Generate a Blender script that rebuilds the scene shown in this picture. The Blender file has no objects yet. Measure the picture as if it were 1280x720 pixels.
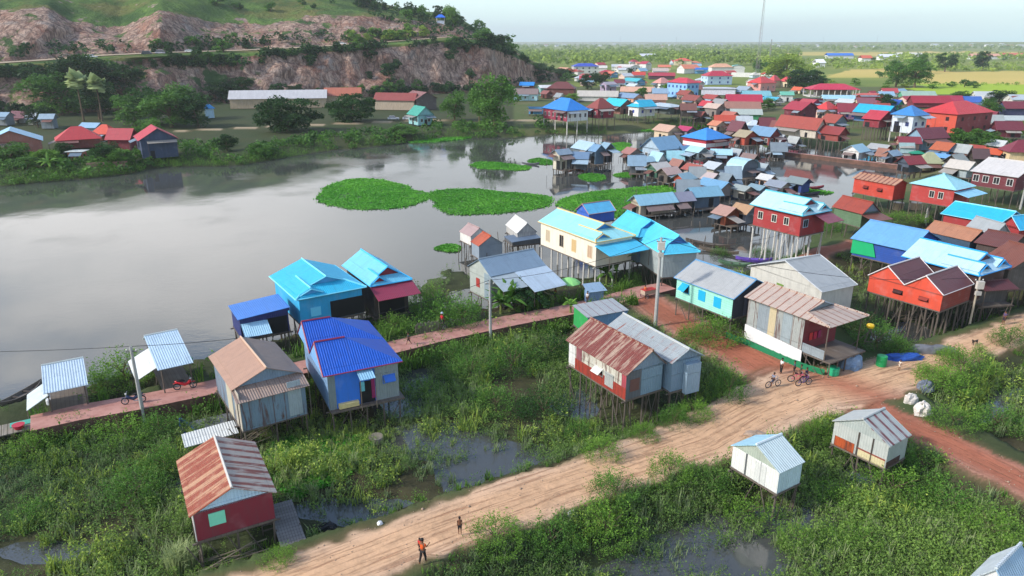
import bpy, math, random, numpy as np
from mathutils import Vector, Matrix
from mathutils.bvhtree import BVHTree
rnd = random.Random(11)
nr = np.random.RandomState(5)
S = bpy.context.scene
COL = S.collection
# ---------------------------------------------------------------- survey: camera height, pitch and focal length read off the photograph
F = 897.0; PT = math.radians(18.95); SP, CP = math.sin(PT), math.cos(PT); CH = 28.0
WZ = -1.5                                                            # water level (road level is 0)
def ray(u, v):
    y = (360-v)/F
    return ((u-640)/F, CP+y*SP, -SP+y*CP)
def P(u, v, z=0.0):
    d = ray(u, v); t = (z-CH)/min(d[2], -1e-4)
    return Vector((d[0]*t, d[1]*t, z))
def at(u, v, Y):
    d = ray(u, v); t = Y/d[1]
    return Vector((d[0]*t, Y, CH+d[2]*t))
def z_at(x, y, v):
    k = (360-v)/F
    return CH + y*(k*CP-SP)/(CP+k*SP)
def proj(x, y, z):
    f = y*CP-(z-CH)*SP
    return 640+F*x/f, 360-F*(y*SP+(z-CH)*CP)/f
# ---------------------------------------------------------------- colours and materials
def lin(h):
    h = h.lstrip('#'); o = []
    for i in (0, 2, 4):
        c = int(h[i:i+2], 16)/255
        o.append(c/12.92 if c < .04045 else ((c+.055)/1.055)**2.4)
    return o
CC = dict(cyan='#1fb4de', ltcyan='#9adfe8', blue='#0056c2', sky='#63a9dc', pblue='#a3c9de', gblue='#7d93a5', grey='#999a9a', lgrey='#bdbbb6',
          dgrey='#5c6166', rust='#a24e30', brown='#6d3b33', maroon='#6b2530', red='#b93434', scarlet='#cf3f3c', white='#dcdcd8', cream='#dccdaa',
          orange='#c94a33', brick='#9c3532', dkred='#7c2330', pink='#dd92b4', mint='#8fe3cb', teal='#35a293', green='#17a368', tan='#a08070',
          peach='#dfa184', violet='#4257bb', navy='#26306e', wood='#6d6156', dwood='#453c35', awn='#99304c', wallblue='#5db4dd', turq='#27b8c8',
          straw='#948d70', magenta='#b93360', lblue='#b9d9ee', yellow='#d8b21c', olive='#6f8b6a', rose='#c98d86', pale='#d5d3cc', tarp='#2060c0')
MATS = {}
class NT:
    def __init__(s, name):
        s.m = bpy.data.materials.new(name); s.m.use_nodes = True
        s.t = s.m.node_tree; s.n = s.t.nodes; s.l = s.t.links
        s.b = s.n['Principled BSDF']; s.out = s.n['Material Output']
    def new(s, k, **kw):
        n = s.n.new(k)
        for a, v in kw.items(): setattr(n, a, v)
        return n
    def put(s, sock, v):
        if isinstance(v, bpy.types.NodeSocket): s.l.new(v, sock)
        elif v is not None: sock.default_value = v
    def math(s, op, a, b=None, c=None, clamp=False):
        n = s.new('ShaderNodeMath', operation=op); n.use_clamp = clamp
        s.put(n.inputs[0], a); s.put(n.inputs[1], b); s.put(n.inputs[2], c)
        return n.outputs[0]
    def mix(s, f, a, b, mode='MIX'):
        n = s.new('ShaderNodeMix', data_type='RGBA', blend_type=mode)
        s.put(n.inputs[0], f); s.put(n.inputs[6], a if isinstance(a, bpy.types.NodeSocket) else (*a, 1)); s.put(n.inputs[7], b if isinstance(b, bpy.types.NodeSocket) else (*b, 1))
        return n.outputs[2]
    def noise(s, vec, scale, detail=3, rough=.55, dist=0):
        n = s.new('ShaderNodeTexNoise'); s.put(n.inputs['Vector'], vec)
        n.inputs['Scale'].default_value = scale; n.inputs['Detail'].default_value = detail
        n.inputs['Roughness'].default_value = rough; n.inputs['Distortion'].default_value = dist
        return n.outputs[0]
    def step(s, x, a, b):
        n = s.new('ShaderNodeMapRange', interpolation_type='SMOOTHSTEP')
        s.put(n.inputs[0], x); n.inputs[1].default_value = a; n.inputs[2].default_value = b
        return n.outputs[0]
    def scale(s, vec, x, y, z=1):
        n = s.new('ShaderNodeMapping'); s.put(n.inputs[0], vec); n.inputs[3].default_value = (x, y, z)
        return n.outputs[0]
    def bump(s, h, dist, st=1.0):
        n = s.new('ShaderNodeBump'); n.inputs['Strength'].default_value = st; n.inputs['Distance'].default_value = dist
        s.put(n.inputs['Height'], h); s.l.new(n.outputs[0], s.b.inputs['Normal'])
def hexof(c): return CC.get(c, c)
def tin(color, rust=0.0, stripes=0.0, rc='#8a4022', metal=0.0):
    """corrugated sheet metal: corrugations run down the slope, every sheet its own tone, rust in streaks"""
    k = ('tin', color, rust, stripes, rc)
    if k in MATS: return MATS[k]
    q = NT('corrugated_tin_'+str(len(MATS))); c = lin(hexof(color)); r = lin(rc)
    uv = q.new('ShaderNodeUVMap').outputs[0]
    sep = q.new('ShaderNodeSeparateXYZ'); q.l.new(uv, sep.inputs[0]); U, V = sep.outputs[0], sep.outputs[1]
    sx = q.math('FLOOR', q.math('DIVIDE', U, .86)); sy = q.math('FLOOR', q.math('DIVIDE', V, 2.3))
    cb = q.new('ShaderNodeCombineXYZ'); q.l.new(sx, cb.inputs[0]); q.l.new(sy, cb.inputs[1])
    wn = q.new('ShaderNodeTexWhiteNoise', noise_dimensions='3D'); q.l.new(cb.outputs[0], wn.inputs[0]); w = wn.outputs[0]
    oi = q.new('ShaderNodeObjectInfo').outputs['Random']
    base = q.mix(q.math('MULTIPLY', w, .32), c, [x*.68 for x in c])
    n1 = q.noise(uv, 1.7, 4); base = q.mix(q.math('MULTIPLY', q.step(n1, .42, .75), .3), base, [x*.6+.02 for x in c])
    dr = q.noise(q.scale(uv, 2.6, .12), 1.1, 5, .75, .3); base = q.mix(q.math('MULTIPLY', q.step(dr, .5, .7), .34), base, [x*.45+.03 for x in c])
    sp0 = q.noise(uv, 5.5, 3, .6); base = q.mix(q.math('MULTIPLY', q.step(sp0, .64, .74), .5), base, [x*.3+.04 for x in c])
    if rust > 0 or stripes > 0:
        nz = q.noise(q.scale(uv, 1.5, .22), 1.3, 5, .65, .4)
        m = q.step(nz, .74-.38*rust, .86-.36*rust) if rust > 0 else None
        if stripes > 0:
            # narrow streaks that follow the laps between sheets
            fr = q.math('FRACT', q.math('DIVIDE', q.math('ADD', U, q.math('MULTIPLY', q.noise(uv, .9, 2), .12)), .86))
            tri = q.math('ABSOLUTE', q.math('SUBTRACT', fr, .5))
            sm = q.math('MULTIPLY', q.step(tri, .5-.5*stripes, .62-.5*stripes), q.step(q.noise(uv, 1.1, 4), .25, .5))
            m = q.math('MAXIMUM', m, sm) if m is not None else sm
        rr = q.mix(q.noise(uv, 4, 3), r, [r[0]*.45, r[1]*.4, r[2]*.45])
        base = q.mix(q.math('MULTIPLY', m, .92), base, rr)
    q.l.new(base, q.b.inputs['Base Color'])
    wv = q.math('ADD', q.math('SINE', q.math('MULTIPLY', U, 2*math.pi/.19)), q.math('MULTIPLY', q.noise(uv, 1.2, 3), 4.5))
    lap = q.math('MULTIPLY', q.step(q.math('FRACT', q.math('DIVIDE', V, 2.3)), .985, 1.0), 3.0)
    q.bump(q.math('ADD', wv, lap), .018, .8)
    q.b.inputs['Roughness'].default_value = .48
    MATS[k] = q.m; return q.m
def wallm(color, kind='plank', dirt=.35):
    k = ('wall', color, kind, dirt)
    if k in MATS: return MATS[k]
    if kind == 'tin': MATS[k] = tin(color, .22 if dirt > .3 else 0, 0, '#7a4a34'); return MATS[k]
    if kind == 'rusty': MATS[k] = tin(color, .62, .2, '#6e4236'); return MATS[k]
    q = NT('painted_'+kind+'_'+str(len(MATS))); c = lin(hexof(color))
    uv = q.new('ShaderNodeUVMap').outputs[0]
    sep = q.new('ShaderNodeSeparateXYZ'); q.l.new(uv, sep.inputs[0]); U, V = sep.outputs[0], sep.outputs[1]
    d = q.noise(q.scale(uv, 1.2, .4), 1.6, 5, .65)
    base = q.mix(q.math('MULTIPLY', q.step(d, .35, .75), min(.8, dirt+.2)), c, [x*.5+.03 for x in c])
    stn = q.noise(q.scale(uv, 3.2, .16), 1.4, 5, .7, .6); base = q.mix(q.math('MULTIPLY', q.step(stn, .5, .68), .15+dirt*.8), base, [x*.32+.04 for x in c])
    fad = q.noise(uv, .55, 3); base = q.mix(q.math('MULTIPLY', q.step(fad, .5, .72), .3), base, [x*.6+.22 for x in c])
    if kind == 'plank':
        row = q.math('FLOOR', q.math('DIVIDE', V, .24))
        wn = q.new('ShaderNodeTexWhiteNoise', noise_dimensions='1D'); q.l.new(row, wn.inputs['W'])
        base = q.mix(q.math('MULTIPLY', wn.outputs[0], .22), base, [x*.6 for x in c])
        fr = q.math('FRACT', q.math('DIVIDE', V, .24))
        base = q.mix(q.math('MULTIPLY', q.step(fr, .86, .95), .5), base, [x*.3 for x in c])
        q.bump(fr, .02, .6)
    elif kind == 'board':
        fr = q.math('FRACT', q.math('DIVIDE', U, .3))
        row = q.math('FLOOR', q.math('DIVIDE', U, .3))
        wn = q.new('ShaderNodeTexWhiteNoise', noise_dimensions='1D'); q.l.new(row, wn.inputs['W'])
        base = q.mix(q.math('MULTIPLY', wn.outputs[0], .45), base, [x*.5 for x in c])
        base = q.mix(q.math('MULTIPLY', q.step(fr, .85, .95), .6), base, [x*.25 for x in c])
        q.bump(fr, .02, .6)
    else:
        q.bump(q.noise(uv, 14, 4), .01, .4)
    q.l.new(base, q.b.inputs['Base Color']); q.b.inputs['Roughness'].default_value = .75
    MATS[k] = q.m; return q.m
def plain(color, rough=.7, noise=.25, sc=6.0, spec=.4, name='paint'):
    k = ('plain', color, rough, noise, sc)
    if k in MATS: return MATS[k]
    q = NT(name+'_'+str(len(MATS))); c = lin(hexof(color))
    g = q.new('ShaderNodeTexCoord').outputs['Object']
    q.l.new(q.mix(q.math('MULTIPLY', q.step(q.noise(g, sc, 4), .35, .75), noise), c, [x*.5 for x in c]), q.b.inputs['Base Color'])
    q.b.inputs['Roughness'].default_value = rough; q.b.inputs['Specular IOR Level'].default_value = spec
    MATS[k] = q.m; return q.m
def leafm(name, color, hi, trans=.35, rough=.6):
    """foliage: every leaf its own tone from the mesh attribute 'tint'"""
    k = ('leaf', name)
    if k in MATS: return MATS[k]
    q = NT(name); a = q.new('ShaderNodeAttribute', attribute_name='tint').outputs['Fac']
    oi = q.new('ShaderNodeObjectInfo').outputs['Random']
    c = lin(color); h = lin(hi)
    base = q.mix(a, c, h)
    base = q.mix(q.math('MULTIPLY', oi, .35), base, [x*.6 for x in c])
    q.l.new(base, q.b.inputs['Base Color']); q.b.inputs['Roughness'].default_value = rough; q.b.inputs['Specular IOR Level'].default_value = .25
    tr = q.new('ShaderNodeBsdfTranslucent'); q.l.new(base, tr.inputs[0])
    mx = q.new('ShaderNodeMixShader'); mx.inputs[0].default_value = trans
    q.l.new(q.b.outputs[0], mx.inputs[1]); q.l.new(tr.outputs[0], mx.inputs[2]); q.l.new(mx.outputs[0], q.out.inputs[0])
    MATS[k] = q.m; return q.m
# ---------------------------------------------------------------- mesh builder
class MB:
    def __init__(s): s.v = []; s.f = []
    def poly(s, pts):
        n = len(s.v); s.v += [tuple(p) for p in pts]; s.f.append(tuple(range(n, n+len(pts)))); return s
    def hull(s, bot, top):
        n = len(bot); b = len(s.v); s.v += [tuple(p) for p in bot]+[tuple(p) for p in top]
        s.f.append(tuple(b+i for i in reversed(range(n)))); s.f.append(tuple(b+n+i for i in range(n)))
        for i in range(n):
            j = (i+1) % n; s.f.append((b+i, b+j, b+n+j, b+n+i))
        return s
    def box(s, x0, x1, y0, y1, z0, z1):
        return s.hull([(x0, y0, z0), (x1, y0, z0), (x1, y1, z0), (x0, y1, z0)], [(x0, y0, z1), (x1, y0, z1), (x1, y1, z1), (x0, y1, z1)])
    def slab(s, pts, th=.05):
        pts = [Vector(p) for p in pts]; n = Vector()
        for i in range(len(pts)): n += pts[i].cross(pts[(i+1) % len(pts)])
        if n.length < 1e-9: return s
        n.normalize()
        if n.z < -1e-6 or (abs(n.z) <= 1e-6 and n.y > 0): pts.reverse(); n = -n
        return s.hull([p-n*th for p in pts], pts)
    def tube(s, p, q, r0, r1=None, n=6):
        p = Vector(p); q = Vector(q); r1 = r0 if r1 is None else r1
        d = q-p
        if d.length < 1e-6: return s
        d.normalize(); a = d.cross(Vector((0, 0, 1)) if abs(d.z) < .95 else Vector((1, 0, 0))).normalized(); b = d.cross(a)
        A = [(math.cos(2*math.pi*i/n)*a+math.sin(2*math.pi*i/n)*b) for i in range(n)]
        return s.hull([p+k*r0 for k in A], [q+k*r1 for k in A])
    def path(s, pts, rs, n=6):
        if not hasattr(rs, '__len__'): rs = [rs]*len(pts)
        pts = [Vector(p) for p in pts]; b = len(s.v)
        for i, p in enumerate(pts):
            d = (pts[min(i+1, len(pts)-1)]-pts[max(i-1, 0)]).normalized()
            a = d.cross(Vector((0, 0, 1)) if abs(d.z) < .95 else Vector((1, 0, 0))).normalized(); c = d.cross(a)
            for k in range(n):
                t = 2*math.pi*k/n; s.v.append(tuple(p+(math.cos(t)*a+math.sin(t)*c)*rs[i]))
        for i in range(len(pts)-1):
            for k in range(n):
                j = (k+1) % n; s.f.append((b+i*n+k, b+i*n+j, b+(i+1)*n+j, b+(i+1)*n+k))
        s.f.append(tuple(b+k for k in reversed(range(n)))); e = b+(len(pts)-1)*n; s.f.append(tuple(e+k for k in range(n)))
        return s
    def lathe(s, prof, n=12, c=(0, 0, 0), caps=True):
        b = len(s.v)
        for r, z in prof:
            for k in range(n):
                t = 2*math.pi*k/n; s.v.append((c[0]+r*math.cos(t), c[1]+r*math.sin(t), c[2]+z))
        for i in range(len(prof)-1):
            for k in range(n):
                j = (k+1) % n; s.f.append((b+i*n+k, b+i*n+j, b+(i+1)*n+j, b+(i+1)*n+k))
        if caps: s.f.append(tuple(b+k for k in reversed(range(n)))); e = b+(len(prof)-1)*n; s.f.append(tuple(e+k for k in range(n)))
        return s
    def mesh(s, name, mat):
        me = bpy.data.meshes.new(name); me.from_pydata(s.v, [], s.f); me.update()
        uv = me.uv_layers.new(name='UVMap'); V = me.vertices
        buf = np.zeros(len(me.loops)*2, np.float32)
        for p in me.polygons:
            n = p.normal
            if abs(n.z) > .995: ux = Vector((1, 0, 0)); vx = Vector((0, 1, 0))
            else: ux = Vector((-n.y, n.x, 0)).normalized(); vx = n.cross(ux)
            for li in p.loop_indices:
                c = V[me.loops[li].vertex_index].co; buf[2*li] = c.dot(ux); buf[2*li+1] = c.dot(vx)
        uv.data.foreach_set('uv', buf)
        if mat: me.materials.append(mat)
        return me
    def build(s, name, mat, parent=None, loc=None, rot=0, smooth=False):
        o = bpy.data.objects.new(name, s.mesh(name, mat)); COL.objects.link(o)
        if smooth:
            for p in o.data.polygons: p.use_smooth = True
        if parent: o.parent = parent
        if loc is not None: o.location = loc
        if rot: o.rotation_euler = (0, 0, rot)
        return o
def arr_mesh(name, V, Fq, mat, tint=None, smooth=False):
    """mesh from numpy: V (n,3), Fq (m,k) with constant k"""
    me = bpy.data.meshes.new(name); n = len(V); m, k = Fq.shape
    me.vertices.add(n); me.vertices.foreach_set('co', V.astype(np.float32).ravel())
    me.loops.add(m*k); me.loops.foreach_set('vertex_index', Fq.astype(np.int32).ravel())
    me.polygons.add(m); me.polygons.foreach_set('loop_start', np.arange(0, m*k, k, dtype=np.int32))
    me.update(calc_edges=True)
    if tint is not None:
        a = me.attributes.new('tint', 'FLOAT', 'POINT'); a.data.foreach_set('value', tint.astype(np.float32))
    if smooth: me.polygons.foreach_set('use_smooth', np.ones(m, bool))
    if mat: me.materials.append(mat)
    return me
def tag(o, label=None, cat=None, group=None, kind=None):
    if label: o['label'] = label
    if cat: o['category'] = cat
    if group: o['group'] = group
    if kind: o['kind'] = kind
    return o
def thing(name, label, cat, loc=(0, 0, 0), rot=0, group=None):
    o = bpy.data.objects.new(name, None); COL.objects.link(o); o.location = loc; o.rotation_euler = (0, 0, rot); o.empty_display_size = .2
    return tag(o, label, cat, group)
def child(name, me, parent, loc=(0, 0, 0), rot=(0, 0, 0), scale=(1, 1, 1), label=None):
    o = bpy.data.objects.new(name, me); COL.objects.link(o); o.parent = parent; o.location = loc; o.rotation_euler = rot; o.scale = scale
    if label: o['label'] = label
    return o
def dup(root, loc, rot=0, scale=None, label=None, group=None):
    r = root.copy(); COL.objects.link(r); r.location = loc; r.rotation_euler = (0, 0, rot)
    if scale is not None: r.scale = (scale,)*3 if not hasattr(scale, '__len__') else scale
    if label: r['label'] = label
    if group: r['group'] = group
    def rec(a, b):
        for ch in KIDS(a):
            c = ch.copy(); COL.objects.link(c); c.parent = b; rec(ch, c)
    rec(root, r); return r
def KIDS(a): return [o for o in a.children]
# ================================================================ TERRAIN
def vnoise(x, y, s, seed=0):
    x = np.asarray(x)/s; y = np.asarray(y)/s; xi = np.floor(x); yi = np.floor(y); fx = x-xi; fy = y-yi
    def h(a, b):
        t = np.sin(a*127.1+b*311.7+seed*74.7)*43758.5453; return t-np.floor(t)
    fx = fx*fx*(3-2*fx); fy = fy*fy*(3-2*fy)
    return (h(xi, yi)*(1-fx)+h(xi+1, yi)*fx)*(1-fy)+(h(xi, yi+1)*(1-fx)+h(xi+1, yi+1)*fx)*fy
def fbm(x, y, s, o=4, seed=0):
    t = 0; a = .5
    for i in range(o): t = t+a*vnoise(x, y, s, seed+i); a *= .5; s *= .5
    return t/(1-.5**o)
def inside(px, py, poly):
    r = np.zeros(px.shape, bool); n = len(poly)
    for i in range(n):
        x0, y0 = poly[i]; x1, y1 = poly[(i+1) % n]
        if y0 == y1: continue
        c = ((y0 > py) != (y1 > py)) & (px < (x1-x0)*(py-y0)/(y1-y0)+x0); r ^= c
    return r
def dist_line(x, y, pts, ws=None):
    """distance to polyline, arclength, half width there"""
    D = np.full(x.shape, 1e9); A = np.zeros(x.shape); W = np.zeros(x.shape); Sg = np.zeros(x.shape); acc = 0
    for i in range(len(pts)-1):
        ax, ay = pts[i][0], pts[i][1]; bx, by = pts[i+1][0], pts[i+1][1]; dx, dy = bx-ax, by-ay; L2 = dx*dx+dy*dy+1e-9; L = math.sqrt(L2)
        t = np.clip(((x-ax)*dx+(y-ay)*dy)/L2, 0, 1); d = np.hypot(x-ax-t*dx, y-ay-t*dy); m = d < D
        D = np.where(m, d, D); A = np.where(m, acc+t*L, A); Sg = np.where(m, ((x-ax)*dy-(y-ay)*dx)/L, Sg)
        if ws: W = np.where(m, ws[i]*(1-t)+ws[i+1]*t, W)
        acc += L
    return D, A, W, Sg
def pw(px, z=WZ): return [(P(u, v, z).x, P(u, v, z).y) for u, v in px]
LAKE = [(-700, 250), (0, 233), (60, 227), (110, 223), (165, 217), (200, 209), (300, 207), (330, 202), (400, 190), (470, 183), (560, 173), (640, 172), (700, 167), (760, 168),
        (880, 158), (925, 170), (960, 186), (1000, 184), (1100, 194), (1160, 208), (1130, 224), (1075, 232), (1062, 252), (1040, 262), (1020, 262), (1010, 300), (990, 330),
        (950, 345), (900, 352), (850, 345), (820, 338), (760, 350), (700, 350), (640, 362), (585, 365), (560, 345), (530, 350), (520, 400), (400, 420), (270, 460), (160, 478), (120, 498), (0, 525), (-700, 660)]
MARSH = [[(-900, 700), (0, 552), (230, 507), (490, 447), (620, 420), (700, 405), (830, 420), (925, 470), (955, 505), (700, 600), (560, 640), (330, 720), (-900, 1100)],
         [(480, 800), (600, 690), (800, 600), (960, 520), (1050, 520), (1280, 620), (1900, 800), (1900, 1300), (0, 1300)],
         [(1130, 500), (1180, 470), (1280, 430), (1500, 370), (1900, 330), (1900, 760), (1280, 590)],
         [(1055, 375), (1090, 440), (1125, 452), (1180, 432), (1280, 395), (1280, 372), (1100, 355)],
         [(-700, 560), (0, 505), (150, 470), (280, 440), (520, 380), (560, 335), (620, 350), (820, 330), (950, 330), (1060, 330), (1200, 260), (1200, 400), (1000, 420), (820, 380), (700, 385), (400, 450), (0, 545), (-700, 690)]]
POOLS = [(640, 590, 105, 34), (470, 640, 90, 20), (555, 552, 75, 24), (530, 480, 30, 20), (890, 668, 120, 48), (1030, 660, 30, 60), (240, 595, 40, 35), (60, 690, 60, 16), (1230, 500, 45, 30), (150, 540, 50, 10),
         (700, 700, 40, 22), (880, 720, 170, 30), (1130, 425, 50, 22), (720, 500, 30, 25), (1075, 590, 25, 30), (590, 375, 45, 12), (700, 330, 80, 20), (1150, 640, 40, 12), (505, 505, 40, 18)]
SAND = ([(200, 790), (300, 752), (400, 717), (500, 679), (600, 643), (700, 609), (800, 577), (880, 550), (940, 515), (1010, 487), (1075, 480), (1140, 462), (1200, 440), (1250, 420), (1300, 402), (1450, 360), (1700, 310)],
        [2.2, 2.2, 2.1, 2.2, 2.4, 2.4, 2.4, 2.7, 3.3, 4.0, 3.2, 2.6, 2.1, 2.0, 2.0, 2, 2])
REDR = [([(1010, 500), (960, 462), (915, 437), (870, 415), (830, 392), (808, 375), (790, 366)], [2.4, 3.2, 2.6, 2.6, 2.6, 2.4, 1.6]),
        ([(985, 478), (1060, 500), (1120, 528), (1180, 553), (1280, 602), (1450, 690), (1800, 860)], [3.0, 2.4, 1.9, 1.8, 1.7, 1.7, 1.7]),
        ([(1000, 330), (1030, 313), (1080, 303), (1130, 292)], [1.4, 1.6, 1.6, 1.0])]
SHORE = [([(225, 163), (340, 158), (430, 154), (520, 150), (600, 149), (700, 150)], [1.6]*6)]
def gridh(U, V):
    d2 = -SP+(360-V)/F*CP; d1 = CP+(360-V)/F*SP; t = (WZ-CH)/d2
    X = (U-640)/F*t; Y = d1*t
    jx = (fbm(X, Y, 3.0, 3, 9)-.5)*np.clip(t*.02, .6, 4)
    X2, Y2 = X+jx, Y+(fbm(X, Y, 3.0, 3, 19)-.5)*np.clip(t*.02, .6, 4)
    f = Y2*CP-(WZ-CH)*SP; U2 = 640+F*X2/f; V2 = 360-F*(Y2*SP+(WZ-CH)*CP)/f
    lake = inside(U2, V2, LAKE)
    D, _, _, _ = dist_line(X, Y, pw(LAKE)+[pw(LAKE)[0]])
    z = np.where(lake, -1.5-np.clip(D*.35, 0, 1.2), -1.45+np.clip(D*.28, 0, 1.5)*np.clip(D*.2, .35, 1))
    green = lin('#4a5c33'); dk = lin('#3b3f28'); mud = lin('#4c4030')
    n1 = fbm(X, Y, 9, 4, 3)[..., None]; n2 = fbm(X, Y, 60, 3, 4)[..., None]
    col = np.array(green)*n1*1.2+np.array(dk)*(1.1-n1)
    marsh = np.zeros(lake.shape, bool)
    for m in MARSH: marsh |= inside(U2, V2, m)
    marsh &= ~lake | inside(U2, V2, MARSH[4])
    pool = np.zeros(X.shape)
    for cx, cy, rx, ry in POOLS: pool = np.maximum(pool, 1.25-np.hypot((U-cx)/rx, (V-cy)/ry))
    mz = WZ+.16-.42*np.clip(pool*1.5, 0, 1)+(fbm(X, Y, 2.2, 4, 6)-.5)*.55
    z = np.where(marsh & ~(lake & (D > 2.5)), np.maximum(mz, -2.2), z)
    mc = np.array(mud)*(1-n1)+np.array(lin('#37482a'))*n1
    col = np.where((marsh | lake)[..., None], mc, col)
    # village ground behind the lake: trodden earth with grass
    vill = (V < 250) & (U > 640) & (V > 86) & ~lake & ~marsh
    shore = (V < 240) & (U < 720) & ~lake; col = np.where(shore[..., None], np.array(lin('#36482a'))*n1+np.array(lin('#4a4a30'))*(1-n1), col)
    col = np.where(vill[..., None], np.array(lin('#6f6749'))*n1+np.array(lin('#43602c'))*(1-n1), col)
    jn = (fbm(X*.5, Y, 26, 3, 61)-.5); V0, U0 = V, U; V = V+jn*3.2; U = U+jn*60
    far = (V0 < 112)
    fc = np.array(lin('#5e7434'))*(1-n2)+np.array(lin('#8f9548'))*n2
    gold = (V < 108) & (V > 90.5) & (U > 1160) | ((V < 100) & (V > 88) & (U > 1050) & (U <= 1160)) | ((V > 65.5) & (V < 71) & (U > 960))
    b = fbm(X*.25, Y, 50, 3, 8)[..., None]
    fc = np.where(gold[..., None], np.array(lin('#d3b56c'))*b+np.array(lin('#a9a550'))*(1-b), fc)
    lime = (V >= 105) & (V < 121) & (U > 1150)
    fc = np.where(lime[..., None] & ~gold[..., None], np.array(lin('#9cb437')), fc)
    col = np.where((far | lime)[..., None] & ~lake[..., None], fc, col)
    z = np.where(far, np.maximum(z, .0), z); V, U = V0, U0
    rm = np.zeros(X.shape); aux = np.zeros(X.shape+(2,))
    def road(px, ws, c, zr, slope=.55):
        nonlocal z, col, rm, aux
        w = pw(px, zr); d, a, W, sg = dist_line(X, Y, w, ws)
        e = W+(fbm(X, Y, 1.6, 3, 12)-.5)*1.3
        z = np.maximum(z, zr-np.clip((d-e)*slope, 0, 9)+np.where(d < e+.3, -.05*np.cos(np.clip(sg*2.6, -9, 9))*0, 0))
        k = np.clip((e-d)/.35+.5, 0, 1)
        bank = np.clip((e+.9-d)/.7, 0, 1)[..., None]*.6
        col = col*(1-bank)+np.array(lin('#6d5c42'))*bank
        tone = fbm(X, Y, 2.5, 3, 15)[..., None]
        cc = np.array(c)*(.86+.28*tone); edge = np.clip((d-W*.45)/1.5, 0, 1)[..., None]
        cc = cc*(1-edge*.35)+np.array(lin('#c9b5a3'))*edge*.35
        col = col*(1-k[..., None])+cc*k[..., None]; rm = np.maximum(rm, k)
        aux = np.where((k > 0)[..., None], np.stack([sg, a], -1), aux)
    for px, ws in SHORE: road(px, ws, lin('#b5a183'), .25)
    for px, ws in REDR: road(px, ws, lin('#a5664f'), 0.0)
    road(SAND[0], SAND[1], lin('#d2a984'), 0.0)
    dj = np.hypot(X-P(1000, 487).x, (Y-P(1000, 487).y)*.8)
    redk = (np.clip(1-np.abs(V-(455+(U-930)*.38))/26, 0, 1)*(U > 880)*(rm > .2))[..., None]*.85
    col = col*(1-redk)+np.array(lin('#a8644c'))*redk
    # pale clay banks and rubble
    return X, Y, z, col, rm, aux
us = np.arange(-900, 2184, 4.0)
vs = np.concatenate([[52.35, 52.7, 53.2, 54, 55, 56], np.arange(57, 130, 1.0), np.arange(130, 260, 2.0), np.arange(260, 720, 3.0), np.arange(720, 1000, 7.0)])
UU, VV = np.meshgrid(us, vs)
GX, GY, GZ, GC, GR, GA = gridh(UU, VV)
GZ = np.where(VV < 57, 0.0, GZ)
nv, nu = UU.shape; idx = np.arange(nv*nu).reshape(nv, nu)
quads = np.stack([idx[1:, :-1], idx[1:, 1:], idx[:-1, 1:], idx[:-1, :-1]], -1).reshape(-1, 4)
gV = np.stack([GX, GY, GZ], -1).reshape(-1, 3)
q = NT('earth_and_grass')
att = q.new('ShaderNodeAttribute', attribute_name='col'); rd = q.new('ShaderNodeAttribute', attribute_name='rd')
sp = q.new('ShaderNodeSeparateXYZ'); q.l.new(rd.outputs['Vector'], sp.inputs[0])
gc = q.new('ShaderNodeNewGeometry').outputs['Position']
nA = q.noise(gc, 1.1, 6, .65); nB = q.noise(gc, 9, 4, .6)
base = q.mix(q.step(nA, .3, .7), att.outputs['Color'], att.outputs['Color'])
dark = q.new('ShaderNodeHueSaturation'); dark.inputs['Value'].default_value = .62; q.l.new(att.outputs['Color'], dark.inputs['Color'])
base = q.mix(q.math('MULTIPLY', q.step(nA, .42, .72), .55), att.outputs['Color'], dark.outputs[0])
cbv = q.new('ShaderNodeCombineXYZ'); q.l.new(q.math('MULTIPLY', sp.outputs[0], 2.6), cbv.inputs[0]); q.l.new(q.math('MULTIPLY', sp.outputs[1], .12), cbv.inputs[1])
rut = q.step(q.noise(cbv.outputs[0], 1.6, 4, .7, .5), .5, .68)
rutm = q.math('MULTIPLY', q.math('MULTIPLY', rut, sp.outputs[2]), .6)
base = q.mix(rutm, base, lin('#99694e'))
peb = q.math('MULTIPLY', q.step(nB, .62, .75), .3)
base = q.mix(peb, base, lin('#8b7d6c'))
q.l.new(base, q.b.inputs['Base Color']); q.b.inputs['Roughness'].default_value = .95; q.b.inputs['Specular IOR Level'].default_value = .15
q.bump(q.math('ADD', q.math('ADD', nA, q.math('MULTIPLY', nB, .3)), q.math('MULTIPLY', rutm, -1.2)), .12, .7)
me = arr_mesh('ground', gV, quads, q.m, smooth=True)
ca = me.attributes.new('col', 'FLOAT_COLOR', 'POINT'); ca.data.foreach_set('color', np.concatenate([GC.reshape(-1, 3), np.ones((nv*nu, 1))], 1).astype(np.float32).ravel())
cr = me.attributes.new('rd', 'FLOAT_VECTOR', 'POINT'); cr.data.foreach_set('vector', np.concatenate([GA.reshape(-1, 2), GR.reshape(-1, 1)], 1).astype(np.float32).ravel())
go = bpy.data.objects.new('ground', me); COL.objects.link(go); tag(go, kind='structure')
gbvh = BVHTree.FromPolygons([tuple(p) for p in gV], [tuple(int(i) for i in f) for f in quads])
def gh(x, y):
    h = gbvh.ray_cast(Vector((x, y, 60)), Vector((0, 0, -1)))
    return h[0].z if h[0] else 0.0
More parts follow.
